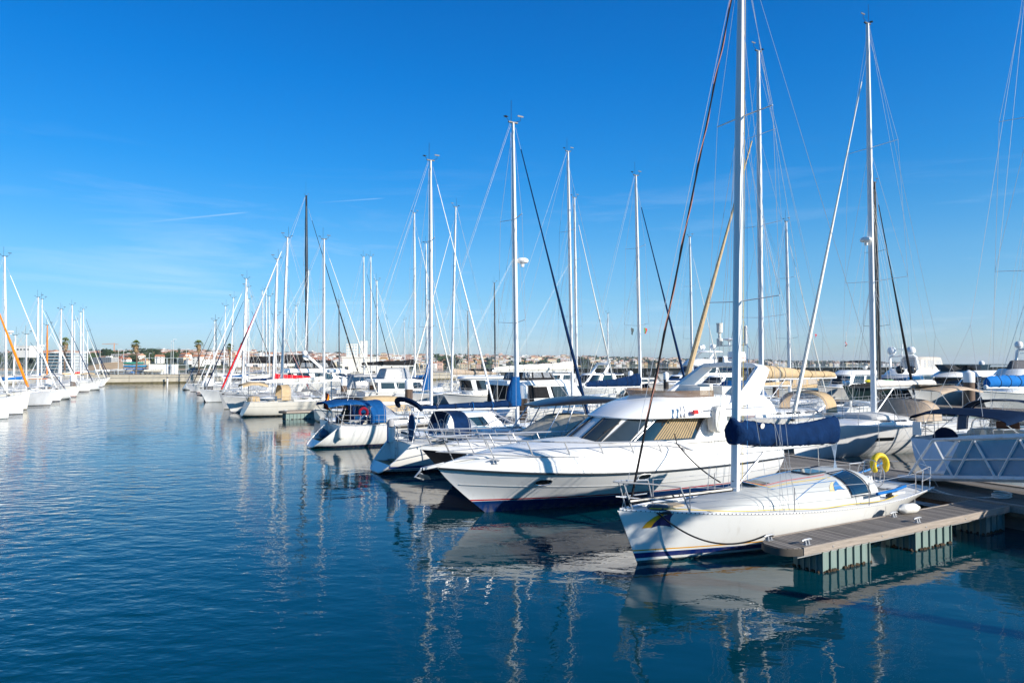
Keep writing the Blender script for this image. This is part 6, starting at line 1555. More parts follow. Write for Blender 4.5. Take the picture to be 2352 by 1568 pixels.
def person(label, u, v, z, rz, top, trousers, recline=0.0):
    t = thing('person', label, 'person', mar(u, v, z), rz, None)
    k = recline
    P = dict(pel=(0, 0, .12), bel=(-.04 - .08 * k, 0, .30), che=(-.06 - .25 * k, 0, .46 - .05 * k), nek=(-.05 - .36 * k, 0, .62 - .08 * k), jaw=(.0 - .40 * k, 0, .70 - .09 * k), hed=(-.01 - .44 * k, 0, .79 - .09 * k), crn=(-.03 - .47 * k, 0, .87 - .1 * k))
    V = list(P.values()); E = [(0, 1), (1, 2), (2, 3), (3, 4), (4, 5), (5, 6)]; Rr = [.15, .13, .15, .055, .07, .09, .06]
    jv, je, jr = [P['pel'], P['bel'], P['che'], P['nek']], [(0, 1), (1, 2), (2, 3)], [.17, .15, .17, .075]
    tv, te, trd = [P['pel']], [], [.165]
    for s in (-1, 1):
        b = len(V); c = P['che']; kz = .14 + .25 * k
        V += [(c[0], s * .19, c[2] + .08), (c[0] + .12, s * .24, .28), (.22, s * .16, .24), (.30, s * .13, .22)]; E += [(2, b), (b, b + 1), (b + 1, b + 2), (b + 2, b + 3)]; Rr += [.06, .05, .035, .035]
        for q, (dx, dy, dz) in enumerate(((.08, -.03, -.01), (.09, -.012, -.02), (.085, .008, -.02), (.07, .026, -.02), (.03, -.045, .02))):
            V.append((.30 + dx, s * (.13 + dy), .22 + dz)); E.append((b + 3, len(V) - 1)); Rr.append(.010)
        h = len(V); V += [(.03, s * .10, .10), (.43 - .08 * k, s * .13, kz), (.46 + .22 * k, s * .13, -.28 + .2 * k), (.60 + .2 * k, s * .14, -.32 + .2 * k)]; E += [(0, h), (h, h + 1), (h + 1, h + 2), (h + 2, h + 3)]; Rr += [.09, .065, .042, .04]
        j = len(jv); jv += [V[b], V[b + 1], (.20, s * .165, .245)]; je += [(2, j), (j, j + 1), (j + 1, j + 2)]; jr += [.078, .066, .05]
        q = len(tv); tv += [V[h], V[h + 1], (.45 + .20 * k, s * .13, -.22 + .2 * k)]; te += [(0, q), (q, q + 1), (q + 1, q + 2)]; trd += [.105, .082, .065]
    body = skin_mesh('body', V, E, Rr, SKIN, t)
    skin_mesh('jacket', jv, je, jr, top, t); skin_mesh('trousers', tv, te, trd, trousers, t)
    h = P['hed']; f = MB()
    for s in (-1, 1): f.ball((h[0] + .085, s * .032, h[2] + .0), .011, 6)
    f.build('eye', DARK, body); MB().ball((h[0] + .095, 0, h[2] - .035), .018, 6, sc=(1, .8, 1.2)).build('nose', SKIN, body)
    MB().box((h[0] + .08, 0, h[2] - .085), (.012, .05, .01)).build('mouth', mat('lips', (.30, .10, .08), .6), body)
    hr = MB(); hr.ball((h[0] - .035, 0, h[2] + .03), .115, 12, sc=(1, .95, 1.05)); hr.ball((h[0] - .09, 0, h[2] - .10), .09, 10, sc=(.8, 1, 1.4)); hr.build('hair', HAIR, t)
    return t
person('dark haired person in black sitting under the blue bimini', 11.2, 38.9, 1.38, ANG + R(200), BLACKT, BLACKT)
person('person in blue jeans reclining in the shade of the blue sprayhood', 12.5, 38.1, 1.18, ANG + R(175), SHIRT, JEANS, 1.0)
def pennant(label, px, y, d, cols, w, h, rz=.5, tri=False):
    t = thing('pennant', label, 'flag', (d * (px - 1176) / FOC, d, zat(y, d)), rz, 'small flags hoisted in the rigging')
    f = MB(); n = len(cols)
    for k in range(n):
        f.grid(lambda a, b, k=k: Vector(((k + b) / n * w * (1 - (.8 * a if tri else .25 * a)), .05 * math.sin(6 * a + 3 * (k + b) / n), -h * a - .15 * (k + b) / n * h)), 6, 3, k)
    f.build('cloth', [mat('flag ' + str(c), c, .8, var=.1) for c in cols], t)
    MB().tube([(0, 0, -h * 1.6), (0, 0, h * 2.2)], .008, 4).build('halyard', ROPEW, t)
pennant('green and red flag hoisted right of the navy boom cover mast', 1480, 752, 52, [(.03, .20, .05), (.55, .03, .02)], .28, .42)
pennant('dark pennant hoisted left of the navy boom cover mast', 1450, 752, 52, [(.03, .05, .06), (.05, .07, .07)], .24, .5)
pennant('small red pennant flying before the clear sky on the right', 1944, 784, 33, [(.5, .015, .03), (.5, .015, .03)], .26, .22, 1.2, True)
pennant('tiny red pennant near the low radar mast', 1873, 766, 60, [(.5, .02, .03), (.5, .02, .03)], .18, .3)

cruiser('low white cruiser with grey windows squeezed between two stern out sloops', 1100, 38, 8.6, 1, [dict(xb=(-2.6, 2.2), xt=(-2.2, .8), w=1.2, z=(1.1, 1.95), p=2.8, tw=.84, win=((.2, .6, .3, .85), (.84, 1, .25, .85)))], fb=1.3, fs=1.0, B=2.8, u=17.0, v=33.3)
cruiser('low white cruiser with navy hood hidden behind the flybridge yacht', 1555, 47, 9.5, -1, [dict(xb=(-3.0, 2.4), xt=(-2.6, .8), w=1.4, z=(1.3, 2.3), p=2.8, tw=.84, win=((.2, .6, .3, .85), (.84, 1, .25, .85)))], fb=1.5, fs=1.1, B=3.1, u=33.0, v=35.2, canopy=(-4.2, -1.6, 1.3, 3.2, NAVY))
# ------------------------------------------------------------------ quay across the fairway
CONC = mat('quay concrete pale', (0.40, 0.36, 0.29), .85, var=.18, vs=.6, stretch=(1, 1, 3), dirt=(.28, .24, .18), dirt_s=.35)
QV = 185.0
def quay():
    t = thing('quay_wall', 'long beige concrete quay wall closing the fairway', 'quay wall', mar(-90, QV), ANG)
    L = 215
    w = MB(); w.box((L / 2, .6, .55), (L, 1.2, 2.9)); w.build('wall', CONC, t)
    c = MB(); c.box((L / 2, .55, 2.06), (L, 1.5, .14)); c.build('coping', mat('coping', (.46, .41, .33), .8, var=.1), t)
    g = MB(); g.box((L / 2, -.05, .12), (L, .12, .55)); g.build('tide_mark', mat('tide mark', (.09, .075, .035), .9, var=.5, vs=1.5), t)
    p = MB(); p.tube([(0, -.08, 1.45), (L, -.08, 1.45)], .07, 6); p.build('fender_pipe', mat('pipe grey', (.2, .2, .19), .6), t)
    jm = MB()
    for x in seg(4, L - 4, 26): jm.box((x, -.01, 1.1), (.08, .05, 1.7))
    jm.build('joint', mat('joint dark', (.16, .14, .11), .9), t)['kind'] = 'stuff'
    q = MB(); q.box((L / 2, 22, .95), (L, 41.5, 2.1))
    q2 = q.build('quay_ground', mat('quay paving', (.38, .34, .28), .85, var=.12, vs=.3), None, mar(-90, QV), ANG)
    tag(q2, 'flat paved quay behind the quay wall', None, None, 'structure')
    r = thing('railing', 'thin pale railing along the quay edge', 'railing', mar(-45, QV + 2.2, 2.0), ANG)
    ps = MB(); L2 = 95
    for x in seg(0, L2, 48): ps.tube([(x, 0, 0), (x, 0, 1.05)], .035, 4)
    ps.build('post', mat('railing blue grey', (.40, .47, .50), .5), r)['kind'] = 'stuff'
    b = MB()
    for z in (.5, 1.02): b.tube([(0, 0, z), (L2, 0, z)], .03, 4)
    b.build('rail', mat('railing blue grey', (0, 0, 0)), r)
quay()
def on_quay(px, back):          # a point `back` metres behind the quay edge in picture column px
    v = QV + back; return mar(v / ratio(px), v, 2.0)
def row(name, px, z):           # marker post by the wall
    pass
t = thing('marker_post', 'small white marker post in the water before the quay wall', 'marker', mar(9.6, 183.6))
MB().tube([(0, 0, -1), (0, 0, 1.2)], .16, 8).build('post', GELW, t); MB().tube([(0, 0, 1.2), (0, 0, 1.5)], .2, 8).build('cap', DARK, t)

FROND = mat('palm green', (0.13, 0.18, 0.045), .6, var=.45, vs=3)
FROND2 = mat('palm yellow green', (0.26, 0.22, 0.06), .6, var=.3, vs=3)
DEADF = mat('palm dead skirt', (0.27, 0.18, 0.09), .8, var=.3, vs=3)
TRUNK = mat('palm trunk', (0.13, 0.085, 0.055), .9, var=.35, vs=5, stretch=(1, 1, 4))
def palm_meshes(seed):
    rnd = random.Random(seed)
    tr = MB(); H = 8.2
    tr.tube([(.12 * math.sin(z * .5), .08 * math.sin(z * .3), z) for z in seg(0, H, 14)], [.25 - .11 * (z / H) for z in seg(0, H, 14)], 9)
    cr = MB(); top = Vector((.12 * math.sin(H * .5), .08 * math.sin(H * .3), H))
    for i in range(46):
        az = rnd.uniform(0, 6.283); el = R(rnd.choice((80, 65, 50, 35, 20, 5, -10, -25)) + rnd.uniform(-9, 9)); l = rnd.uniform(.5, .85)
        d = Vector((math.cos(az) * math.cos(el), math.sin(az) * math.cos(el), math.sin(el))); sd = d.cross(Vector((0, 0, 1))).normalized(); up = sd.cross(d)
        m = 1 if el < 0 and rnd.random() < .6 else 0
        base = top + d * l
        cr.add([top + sd * .02, top - sd * .02, base - sd * .02, base + sd * .02], [(0, 1, 2, 3)], m)
        for k in range(9):
            a = R(-70 + 17.5 * k + rnd.uniform(-4, 4)); fl = rnd.uniform(.6, .85)
            e = d * math.cos(a) + sd * math.sin(a); tip = base + e * fl - Vector((0, 0, .30 * fl)) ; n = e.cross(up).normalized() * .06
            mid = base + e * fl * .55 - Vector((0, 0, .06)); cr.add([base, mid + n, tip, mid - n], [(0, 1, 2, 3)], m)
    sk = MB()
    for i in range(70):
        az = rnd.uniform(0, 6.283); z0 = rnd.uniform(-1.3, .1); r0 = .22
        p = top + Vector((math.cos(az) * r0, math.sin(az) * r0, z0)); out = rnd.uniform(.2, .6) * (1 + z0 * .35)
        q = p + Vector((math.cos(az) * out, math.sin(az) * out, -rnd.uniform(.5, 1.0))); s = Vector((-math.sin(az), math.cos(az), 0)) * rnd.uniform(.1, .22)
        sk.add([p, q + s, q * 1.0 + Vector((0, 0, -.25)), q - s], [(0, 1, 2, 3)])
    return tr, cr, sk
for k, (px, back, hh, lab) in enumerate([(313, 3.0, 1.0, 'palm standing alone at the middle of the quay'), (457, 4.5, 1.04, 'palm at the right end of the open quay'), (150, 7, 1.06, 'palm behind the left row of masts'),
        (528, 20, 1.0, 'palm half hidden by masts, left of the red furled headsail'), (557, 22, 1.03, 'palm directly behind the red furled headsail')]):
    t = thing('palm_tree', lab, 'palm tree', on_quay(px, back), k * 1.3, 'fan palms on the quay')
    tr, cr, sk = palm_meshes(k + 3)
    tr.build('trunk', TRUNK, t); cr.build('crown', [FROND, FROND2], t, sharp=None); sk.build('dead_fronds', DEADF, t, sharp=None); t.scale = (.9, .9, .9 * hh)

def lamp_post(px, back, h, lab):
    t = thing('lamp_post', lab, 'lamp post', on_quay(px, back), ANG, 'slim poles on the quay')
    MB().tube([(0, 0, 0), (0, 0, h)], [.09, .05], 6).build('pole', mat('pole pale', (.5, .52, .52), .5), t)
    MB().box((.35, 0, h), (.8, .16, .1)).build('lamp_head', GALV, t)
for px, b, h, l in ((272, 6, 6.2, 'slim pole left of the middle palm'), (284, 14, 6.0, 'second slim pole left of the middle palm'), (398, 5, 8.8, 'tall white pole between the two palms, right of a pair'), (393, 7, 8.4, 'tall white pole between the two palms, left of a pair'),
                    (428, 4, 6.4, 'slim teal pole near the right palm'), (343, 16, 5.4, 'thin pole behind the boat trailers'), (230, 8, 6.4, 'slim pole behind the left row bows')):
    lamp_post(px, b, h, l)
def rack(px, back, cols, lab):
    t = thing('kayak_rack', lab, 'rack', on_quay(px, back), ANG, 'racks of stacked kayaks on the quay')
    f = MB()
    for x in (-1.5, 1.5): f.tube([(x, 0, 0), (x, 0, 3.4)], .05, 4); f.tube([(x, -.6, 0), (x, .6, 0)], .05, 4)
    f.build('frame', GALV, t)
    for k, c in enumerate(cols):
        b = MB(); b.loft([[Vector((x, .48 * s * math.cos(a), .5 + .78 * k + .33 * s * math.sin(a))) for a in seg(0, 6.283, 10)[:-1]] for x, s in ((-1.9, .3), (-1.5, .8), (0, 1), (1.5, .8), (1.9, .3))])
        b.build('kayak', mat('stack ' + str(c), c, .5, var=.1), t)
rack(303, 11, [(.02, .13, .38), (.02, .10, .30), (.03, .18, .36), (.02, .20, .15)], 'rack of blue and green kayaks left of the middle palm')
rack(312.5, 13, [(.45, .48, .48), (.02, .12, .35), (.5, .52, .5), (.03, .22, .20)], 'rack of white and blue kayaks behind the middle palm')
rack(320, 12, [(.02, .14, .40), (.02, .10, .30), (.02, .22, .38)], 'rack of three blue kayaks right of the middle palm')
t = thing('site_container', 'white container cabin on the quay between the palms', 'container', on_quay(376, 10), ANG)
MB().box((0, 0, 1.3), (6.6, 2.4, 2.3)).build('shell', GELW, t); MB().box((0, 0, 2.5), (6.8, 2.6, .12)).build('roof', CANW, t); MB().box((1.4, -1.21, 1.2), (.9, .04, 1.9)).build('door', GREYC, t)
def dinghy(px, back, lab, c):
    t = thing('trailer_boat', lab, 'dinghy', on_quay(px, back), ANG + .2, 'small boats parked on trailers on the quay')
    H = Hull(5.2, 1.9, .75, .55, rake=.7, srev=0, wt=.85, d=.1)
    o = H.mesh(10).build('hull', c, t); o.location = (0, 0, .7)
    o = H.deck(8).build('deck', DECK, t); o.location = (0, 0, .7)
    f = MB(); f.box((0, 0, .5), (4.6, .1, .1)); f.box((-.8, 0, .45), (.1, 1.7, .1)); f.tube([(-.8, -.9, .3), (-.8, -.75, .3)], .3, 10); f.tube([(-.8, .75, .3), (-.8, .9, .3)], .3, 10); f.build('trailer', DARK, t)
for px, b, l, c in ((246, 9, 'pale dinghy on a trailer at the left end of the quay', GEL), (262, 8, 'white rigid boat on a trailer left of the kayak racks', GELW), (281, 8, 'grey inflatable on a trailer beside the kayak racks', GREYC), (334, 7, 'dark boat on a trailer right of the middle palm', BLACKM), (345, 8, 'white dinghy on a trailer beside the container cabin', GELW), (356, 7, 'cream dinghy on a trailer before the container cabin', CREAM), (270, 20, 'large white boat ashore behind the trailers', GELW)):
    dinghy(px, b, l, c)
t = thing('car', 'dark parked car on the quay near the right palm', 'car', on_quay(448, 8), ANG)
b = MB(); b.loft([[Vector((x, .88 * k * math.copysign(abs(math.cos(a)) ** .5, math.cos(a)), .75 + .42 * k * math.copysign(abs(math.sin(a)) ** .5, math.sin(a)))) for a in seg(0, 6.283, 14)[:-1]] for x, k in ((-2.2, .85), (-2.0, 1), (2.0, 1), (2.25, .8))]); b.build('body', mat('car paint dark', (.015, .017, .022), .15, var=.1, spec=.7), t)
b = MB(); b.loft([[Vector((lerp(x0, x1, k), y * (1 - .18 * k), 1.12 + .5 * k)) for x0, x1, y in ((-1.6, -1.1, .8), (1.1, .4, .8), (1.1, .4, -.8), (-1.6, -1.1, -.8))] for k in (0, 1)]); b.build('cabin', GLASS, t)
for x in (-1.35, 1.4):
    for s in (-1, 1): w = MB(); w.tube([(x, s * .72, .33), (x, s * .92, .33)], .33, 14); w.build('wheel', RUBBER, t)
t = thing('pergola', 'pale steel frame stand on the quay between the palms', 'frame', on_quay(384, 16), ANG)
f = MB()
for x in seg(-5, 5, 4):
    for y in (-1.5, 1.5): f.tube([(x, y, 0), (x, y, 4.2)], .06, 4)
for z in (2.4, 4.2):
    for y in (-1.5, 1.5): f.tube([(-5, y, z), (5, y, z)], .06, 4)
f.build('frame', mat('frame pale', (.45, .5, .5), .5), t)

# ------------------------------------------------------------------ breakwater
t = thing('breakwater', 'long dark breakwater wall behind the motor yachts', 'breakwater', mar(76, 152), ANG)
b = MB(); b.box((130, 1.5, .9), (260, 3, 5.0)); b.build('wall', mat('breakwater dark', (.009, .012, .013), .9, var=.35, vs=.4, spec=.1, dirt=(.018, .02, .02), dirt_s=.2), t)
b = MB(); b.box((130, -.2, .45), (260, .5, 1.0)); b.build('ledge', mat('ledge grey', (.04, .04, .038), .9, var=.3), t)
b = MB()
for x in seg(8, 250, 30): b.box((x, -.02, 2.0), (2.2, .06, .9))
b.build('niche', BLACKM, t)['kind'] = 'stuff'

# ------------------------------------------------------------------ hills across the bay
KP = [-260, 0, 200, 450, 700, 950, 1250, 1600, 1900, 2150, 2500]
KS = [480, 490, 520, 570, 660, 1000, 1500, 1900, 2400, 3000, 3700]
KR = [1300, 1350, 1450, 1650, 1900, 2200, 2600, 3200, 3900, 4600, 5400]
KY = [806, 805, 806, 804, 811, 818, 820, 825.5, 831, 833.6, 835]
def kin(K, px):
    px = min(max(px, KP[0]), KP[-1])
    for i in range(len(KP) - 1):
        if KP[i] <= px <= KP[i + 1]: 
            t = (px - KP[i]) / (KP[i + 1] - KP[i]); t = t * t * (3 - 2 * t) if K is not KP else t
            return lerp(K[i], K[i + 1], t)
def hill_pt(px, f):
    d = lerp(kin(KS, px), kin(KR, px), f); x = d * (px - 1176) / FOC
    zr = zat(kin(KY, px), kin(KR, px)) - 5
    if f <= 1: z = 1.0 + (zr - 1.0) * (f ** .72)
    else: z = zr - (f - 1) * 40
    n = noise.noise(Vector((x * .004, d * .004, 3.1)))
    z += n * .16 * zr * math.sin(math.pi * min(1, f)) * 1.2
    if f < .03: z = 1.0 - 3 * (.03 - f) / .03
    return Vector((x, d, z))
h = MB(); h.grid(lambda a, b: hill_pt(lerp(-260, 2500, a), (b * 1.25) if b > 0 else 0), 170, 22)
HM = bpy.data.materials.new('hillside'); HM.use_nodes = True
n_, l_ = HM.node_tree.nodes, HM.node_tree.links; bs = n_['Principled BSDF']; bs.inputs['Roughness'].default_value = .95
gg = n_.new('ShaderNodeNewGeometry'); t1 = n_.new('ShaderNodeTexNoise'); t1.inputs['Scale'].default_value = .018; t1.inputs['Detail'].default_value = 6
l_.new(gg.outputs['Position'], t1.inputs['Vector']); rr = n_.new('ShaderNodeValToRGB'); e = rr.color_ramp.elements
e[0].position = .42; e[0].color = (.035, .05, .02, 1); e[1].position = .80; e[1].color = (.26, .20, .125, 1); q = e.new(.6); q.color = (.075, .085, .035, 1)
l_.new(t1.outputs['Fac'], rr.inputs['Fac']); l_.new(rr.outputs['Color'], bs.inputs['Base Color'])
tag(h.build('hillside', HM, sharp=None), 'low wooded hills round the bay with towns on them', None, None, 'structure')
# beach and sandy cliff below the hill
bch = MB(); bch.grid(lambda a, b: (lambda p: Vector((p.x, p.y, lerp(-.5, 6.5 * max(.12, math.sin(a * 9) ** 2 * (1 if .40 < a < .60 else .3)), b))))(hill_pt(lerp(-200, 720, a), -.012 + .03 * b)), 90, 5)
tag(bch.build('sandy_shore', mat('sand ochre', (.42, .30, .18), .95, var=.25, vs=.08), sharp=None), 'ochre sandy shore and low cliff across the water', None, None, 'structure')

# houses: a few kinds, each placed many times
def house_kind(name, lab, w, dp, hh, wall, roof, roof_t='hip', fl=2, grp='houses on the hillside across the bay', cat='house'):
    t = thing(name, lab, cat, (0, -500, -60), 0, grp)
    b = MB(); b.box((0, 0, hh / 2 - 2), (w, dp, hh + 4))
    for f in range(fl):
        z = (f + .55) * hh / fl
        k = max(2, int(w / 3.2))
        for i in range(k): b.box(((i + .5) / k * w - w / 2, -dp / 2 - .02, z), (1.25, .12, 1.3), 1)
        for i in range(max(1, k // 2)):
            for s in (-1, 1): b.box((s * (w / 2 + .02), (i + .5) / max(1, k // 2) * dp - dp / 2, z), (.12, 1.2, 1.3), 1)
    b.build('wall', [wall, mat('house window', (.07, .075, .08), .3)], t)
    r = MB(); o = .5
    if roof_t == 'hip':
        rh = dp * .26; a, c = w / 2 + o, dp / 2 + o; rg = max(.2, w / 2 - dp * .42)
        r.add([(-a, -c, hh), (a, -c, hh), (a, c, hh), (-a, c, hh), (-rg, 0, hh + rh), (rg, 0, hh + rh)], [(0, 1, 5, 4), (1, 2, 5), (2, 3, 4, 5), (3, 0, 4), (3, 2, 1, 0)])
    elif roof_t == 'gable':
        rh = dp * .3; a, c = w / 2 + o, dp / 2 + o
        r.add([(-a, -c, hh), (a, -c, hh), (a, c, hh), (-a, c, hh), (-a, 0, hh + rh), (a, 0, hh + rh)], [(0, 1, 5, 4), (1, 2, 5), (2, 3, 4, 5), (3, 0, 4), (3, 2, 1, 0)])
    else:
        r.box((0, 0, hh + .2), (w + .4, dp + .4, .5)); r.box((w * .2, 0, hh + 1.2), (w * .25, dp * .4, 1.8))
    ro = r.build('roof', roof, t, sharp=20)
    MB().box((w * .28, dp * .12, hh + dp * .22), (.7, .7, 2.0)).build('chimney', wall, ro)
    return t
TER = mat('terracotta', (.44, .19, .10), .85, var=.25, vs=.4); TER2 = mat('terracotta pale', (.46, .27, .18), .85, var=.2, vs=.4); TER3 = mat('terracotta dark', (.34, .10, .05), .85, var=.25, vs=.4)
WW = mat('wall white', (.78, .75, .70), .85, var=.06); WC = mat('wall cream', (.68, .56, .38), .85, var=.08); WP = mat('wall pink', (.62, .42, .34), .85, var=.08); WG = mat('wall grey', (.42, .42, .42), .8, var=.08); WO = mat('wall ochre', (.58, .38, .16), .85, var=.08)
KINDS = [house_kind('house', 'white two storey house with orange hipped roof on the hillside', 12, 9, 6, WW, TER),
         house_kind('house', 'long low white house with orange gabled roof on the hillside', 17, 8, 4.5, WW, TER2, 'gable', 1),
         house_kind('house', 'cream two storey house with orange hipped roof on the hillside', 11, 9, 6.4, WC, TER),
         house_kind('house', 'white three storey villa with flat roof on the hillside', 13, 10, 8.5, WW, WW, 'flat', 3),
         house_kind('house', 'pink house with dark red roof on the hillside', 12, 9, 6.5, WP, TER3),
         house_kind('house', 'tall white house with gabled orange roof on the hillside', 9, 9, 8.5, WW, TER, 'gable', 3),
         house_kind('house', 'long white terrace of houses with pale orange roof on the hillside', 30, 9, 6.5, WW, TER2, 'gable', 2),
         house_kind('house', 'long grey and white apartment row with dark windows on the hillside', 34, 10, 8, WG, WW, 'flat', 3)]
TOWN = [house_kind('apartment_block', 'pink and white apartment tower in the distant town', 26, 22, 38, WP, WW, 'flat', 11, 'buildings of the distant town', 'building'),
        house_kind('apartment_block', 'cream apartment block in the distant town', 46, 20, 20, WC, TER2, 'hip', 6, 'buildings of the distant town', 'building'),
        house_kind('apartment_block', 'white apartment block with flat roof in the distant town', 40, 20, 22, WW, WW, 'flat', 7, 'buildings of the distant town', 'building'),
        house_kind('house', 'white house with orange roof in the distant town', 26, 18, 10, WW, TER, 'hip', 3, 'buildings of the distant town', 'house'),
        house_kind('house', 'ochre house with orange roof in the distant town', 30, 18, 11, WO, TER, 'hip', 3, 'buildings of the distant town', 'house')]
rnd = random.Random(11)
placed = []
first = set()
def put(k, kinds, px, f, rz=None, s=1.0):
    p = hill_pt(px, f); src = kinds[k]
    key = (id(kinds), k)
    rz = rnd.uniform(-.6, .6) if rz is None else rz
    if key not in first: first.add(key); o = src; o.location = p; o.rotation_euler = (0, 0, rz)
    else: o = dup(src, p, rz)
    o.scale = (s, s, s)
    return o
n = 0; tries = 0
while n < 168 and tries < 4000:
    tries += 1
    px = rnd.uniform(-40, 1010); f = rnd.choice((rnd.uniform(.02, .12), rnd.uniform(.04, .30), rnd.uniform(.28, 1.0)))
    if 220 < px < 460 and .14 < f < .30: continue            # the wooded band stays open
    if px < 240 and f < .25: continue
    p = hill_pt(px, f)
    if any((p.x - a) ** 2 + (p.y - b) ** 2 < (11 if p.y < 800 else 14) ** 2 for a, b in placed): continue
    placed.append((p.x, p.y)); put(rnd.choice((0, 0, 1, 2, 3, 4, 5, 6, 7, 0, 1, 5)), KINDS, px, f, None, rnd.uniform(.55, .85)); n += 1
n = 0
while n < 128:
    px = rnd.uniform(930, 1750); f = rnd.random() ** .8
    k = rnd.choice((0, 1, 2, 3, 3, 3, 4, 4)) if f > .35 else rnd.choice((1, 3, 3, 4, 2))
    if k == 0 and not (980 < px < 1330 and f > .55): k = 3
    put(k, TOWN, px, f, rnd.uniform(-.4, .4), rnd.uniform(.42, .62)); n += 1
# the rest of the distant town reads as one mass
m = MB()
for i in range(4200):
    px = rnd.uniform(880, 2150); f = rnd.random() ** .85; p = hill_pt(px, f)
    w = rnd.uniform(7, 15) * (1 if px < 1350 else .75); dd = rnd.uniform(7, 11); hh = rnd.uniform(4, 7) * (1.6 if rnd.random() < .15 else 1)
    c = rnd.choice((0, 0, 0, 1, 1, 2, 3)); m.box((p.x, p.y, p.z + hh / 2 - 1), (w, dd, hh + 2), c)
    for k in range(3): m.box((p.x + (k - 1) * w * .3, p.y - dd / 2 - .05, p.z + hh * .55), (w * .13, .2, hh * .35), 6)
    rt = rnd.choice((4, 4, 5, 5, 0, 0)); o = len(m.v); z = p.z + hh
    m.add([(p.x - w / 2 - .4, p.y - dd / 2 - .4, z), (p.x + w / 2 + .4, p.y - dd / 2 - .4, z), (p.x + w / 2 + .4, p.y + dd / 2, z), (p.x - w / 2 - .4, p.y + dd / 2, z), (p.x - w * .3, p.y, z + dd * .16), (p.x + w * .3, p.y, z + dd * .16)], [(0, 1, 5, 4), (1, 2, 5), (2, 3, 4, 5), (3, 0, 4)], rt)
tag(m.build('town_houses', [WW, WC, WP, WO, TER, TER2, mat('house window', (0, 0, 0))], sharp=20), 'mass of tiny white and ochre houses of the distant town', None, None, 'stuff')
# smaller houses filling the near hill
m = MB()
for i in range(1150):
    px = rnd.uniform(60, 1010); f = rnd.uniform(.03, 1.0) if px > 460 else rnd.uniform(.34, 1.0); p = hill_pt(px, f)
    w = rnd.uniform(6, 11); dd = rnd.uniform(6, 8); hh = rnd.uniform(3.0, 5.5)
    m.box((p.x, p.y, p.z + hh / 2 - 1), (w, dd, hh + 2), rnd.choice((0, 0, 0, 1, 2)))
    for k in range(3): m.box((p.x + (k - 1) * w * .3, p.y - dd / 2 - .04, p.z + hh * .55), (1.1, .12, 1.3), 5)
    z = p.z + hh
    m.add([(p.x - w / 2 - .4, p.y - dd / 2 - .4, z), (p.x + w / 2 + .4, p.y - dd / 2 - .4, z), (p.x + w / 2 + .4, p.y + dd / 2, z), (p.x - w / 2 - .4, p.y + dd / 2, z), (p.x - w * .3, p.y, z + dd * .16), (p.x + w * .3, p.y, z + dd * .16)], [(0, 1, 5, 4), (1, 2, 5), (2, 3, 4, 5), (3, 0, 4)], rnd.choice((3, 3, 4, 0)))
tag(m.build('hillside_houses', [WW, WC, WP, TER, TER2, mat('house window', (0, 0, 0))], sharp=20), 'mass of small white houses with orange roofs high on the hillside', None, None, 'stuff')

# trees
LEAF = mat('pine foliage', (.028, .055, .016), .9, var=.45, vs=.5); LEAF2 = mat('oak foliage', (.050, .075, .022), .9, var=.4, vs=.5); BARK = mat('bark', (.09, .065, .045), .9, var=.3)
def crown(mb, c, rx, rz, n, rnd, m=0, s=.9, flat=False):
    cl = [(rnd.uniform(-1, 1), rnd.uniform(-1, 1), rnd.uniform(-.5, 1)) for _ in range(9)]
    for i in range(n):
        a = rnd.choice(cl); d = Vector((a[0] * .6 + rnd.gauss(0, .25), a[1] * .6 + rnd.gauss(0, .25), a[2] * .55 + rnd.gauss(0, .22)))
        p = Vector(c) + Vector((d.x * rx, d.y * rx, d.z * rz)); nn = Vector((rnd.gauss(0, 1), rnd.gauss(0, 1), rnd.gauss(0, 1) + .6)).normalized()
        u = nn.orthogonal().normalized(); v = nn.cross(u); q = s * rnd.uniform(.6, 1.3)
        mb.add([p + u * q, p + v * q * .7, p - u * q, p - v * q * .7], [(0, 1, 2, 3)], m)
def tree_kind(lab, rx, rz, hh, m, seed, name='pine_tree'):
    rn = random.Random(seed); t = thing(name, lab, 'tree', (0, -500, -60), 0, 'trees on the hillside across the bay')
    b = MB(); b.tube([(0, 0, -1), (.2, 0, hh * .5), (.1, .1, hh)], [.35, .25, .12], 6)
    for k in range(4):
        a = k * 1.6; b.tube([(.1, 0, hh * .55), (rx * .5 * math.cos(a), rx * .5 * math.sin(a), hh * .95)], [.14, .05], 5)
    b.build('trunk', BARK, t); c = MB(); crown(c, (0, 0, hh), rx, rz, 420, rn, 0, rx * .13); c.build('crown', m, t, sharp=None); return t
TK = [tree_kind('dark umbrella pine with flat crown on the hillside', 6.5, 2.6, 7.5, LEAF, 1), tree_kind('round green tree among the hillside houses', 4.5, 4.2, 5.0, LEAF2, 2, 'broadleaf_tree'), tree_kind('dark upright conifer among the hillside houses', 2.6, 6.5, 7.5, LEAF, 3, 'conifer_tree')]
for i in range(150):
    px = rnd.uniform(-40, 1000)
    f = rnd.uniform(.9, 1.03) if i % 3 == 0 else rnd.uniform(.05, 1.0)
    if i % 5 == 0: px, f = rnd.uniform(230, 470), rnd.uniform(.12, .30)
    put(rnd.choice((0, 0, 1, 1, 1, 2)), TK, px, f, rnd.uniform(0, 6), rnd.uniform(.6, 1.0))
wd = MB()
for i in range(900):
    px = rnd.uniform(-60, 1050); f = rnd.uniform(.08, 1.04)
    if i % 2 == 0: px, f = rnd.uniform(150, 480), rnd.uniform(.10, .32)
    p = hill_pt(px, f); r_ = rnd.uniform(2.4, 4.6); crown(wd, p + Vector((0, 0, 1.8)), r_, r_ * .75, 42, rnd, rnd.choice((0, 1)), r_ * .34)
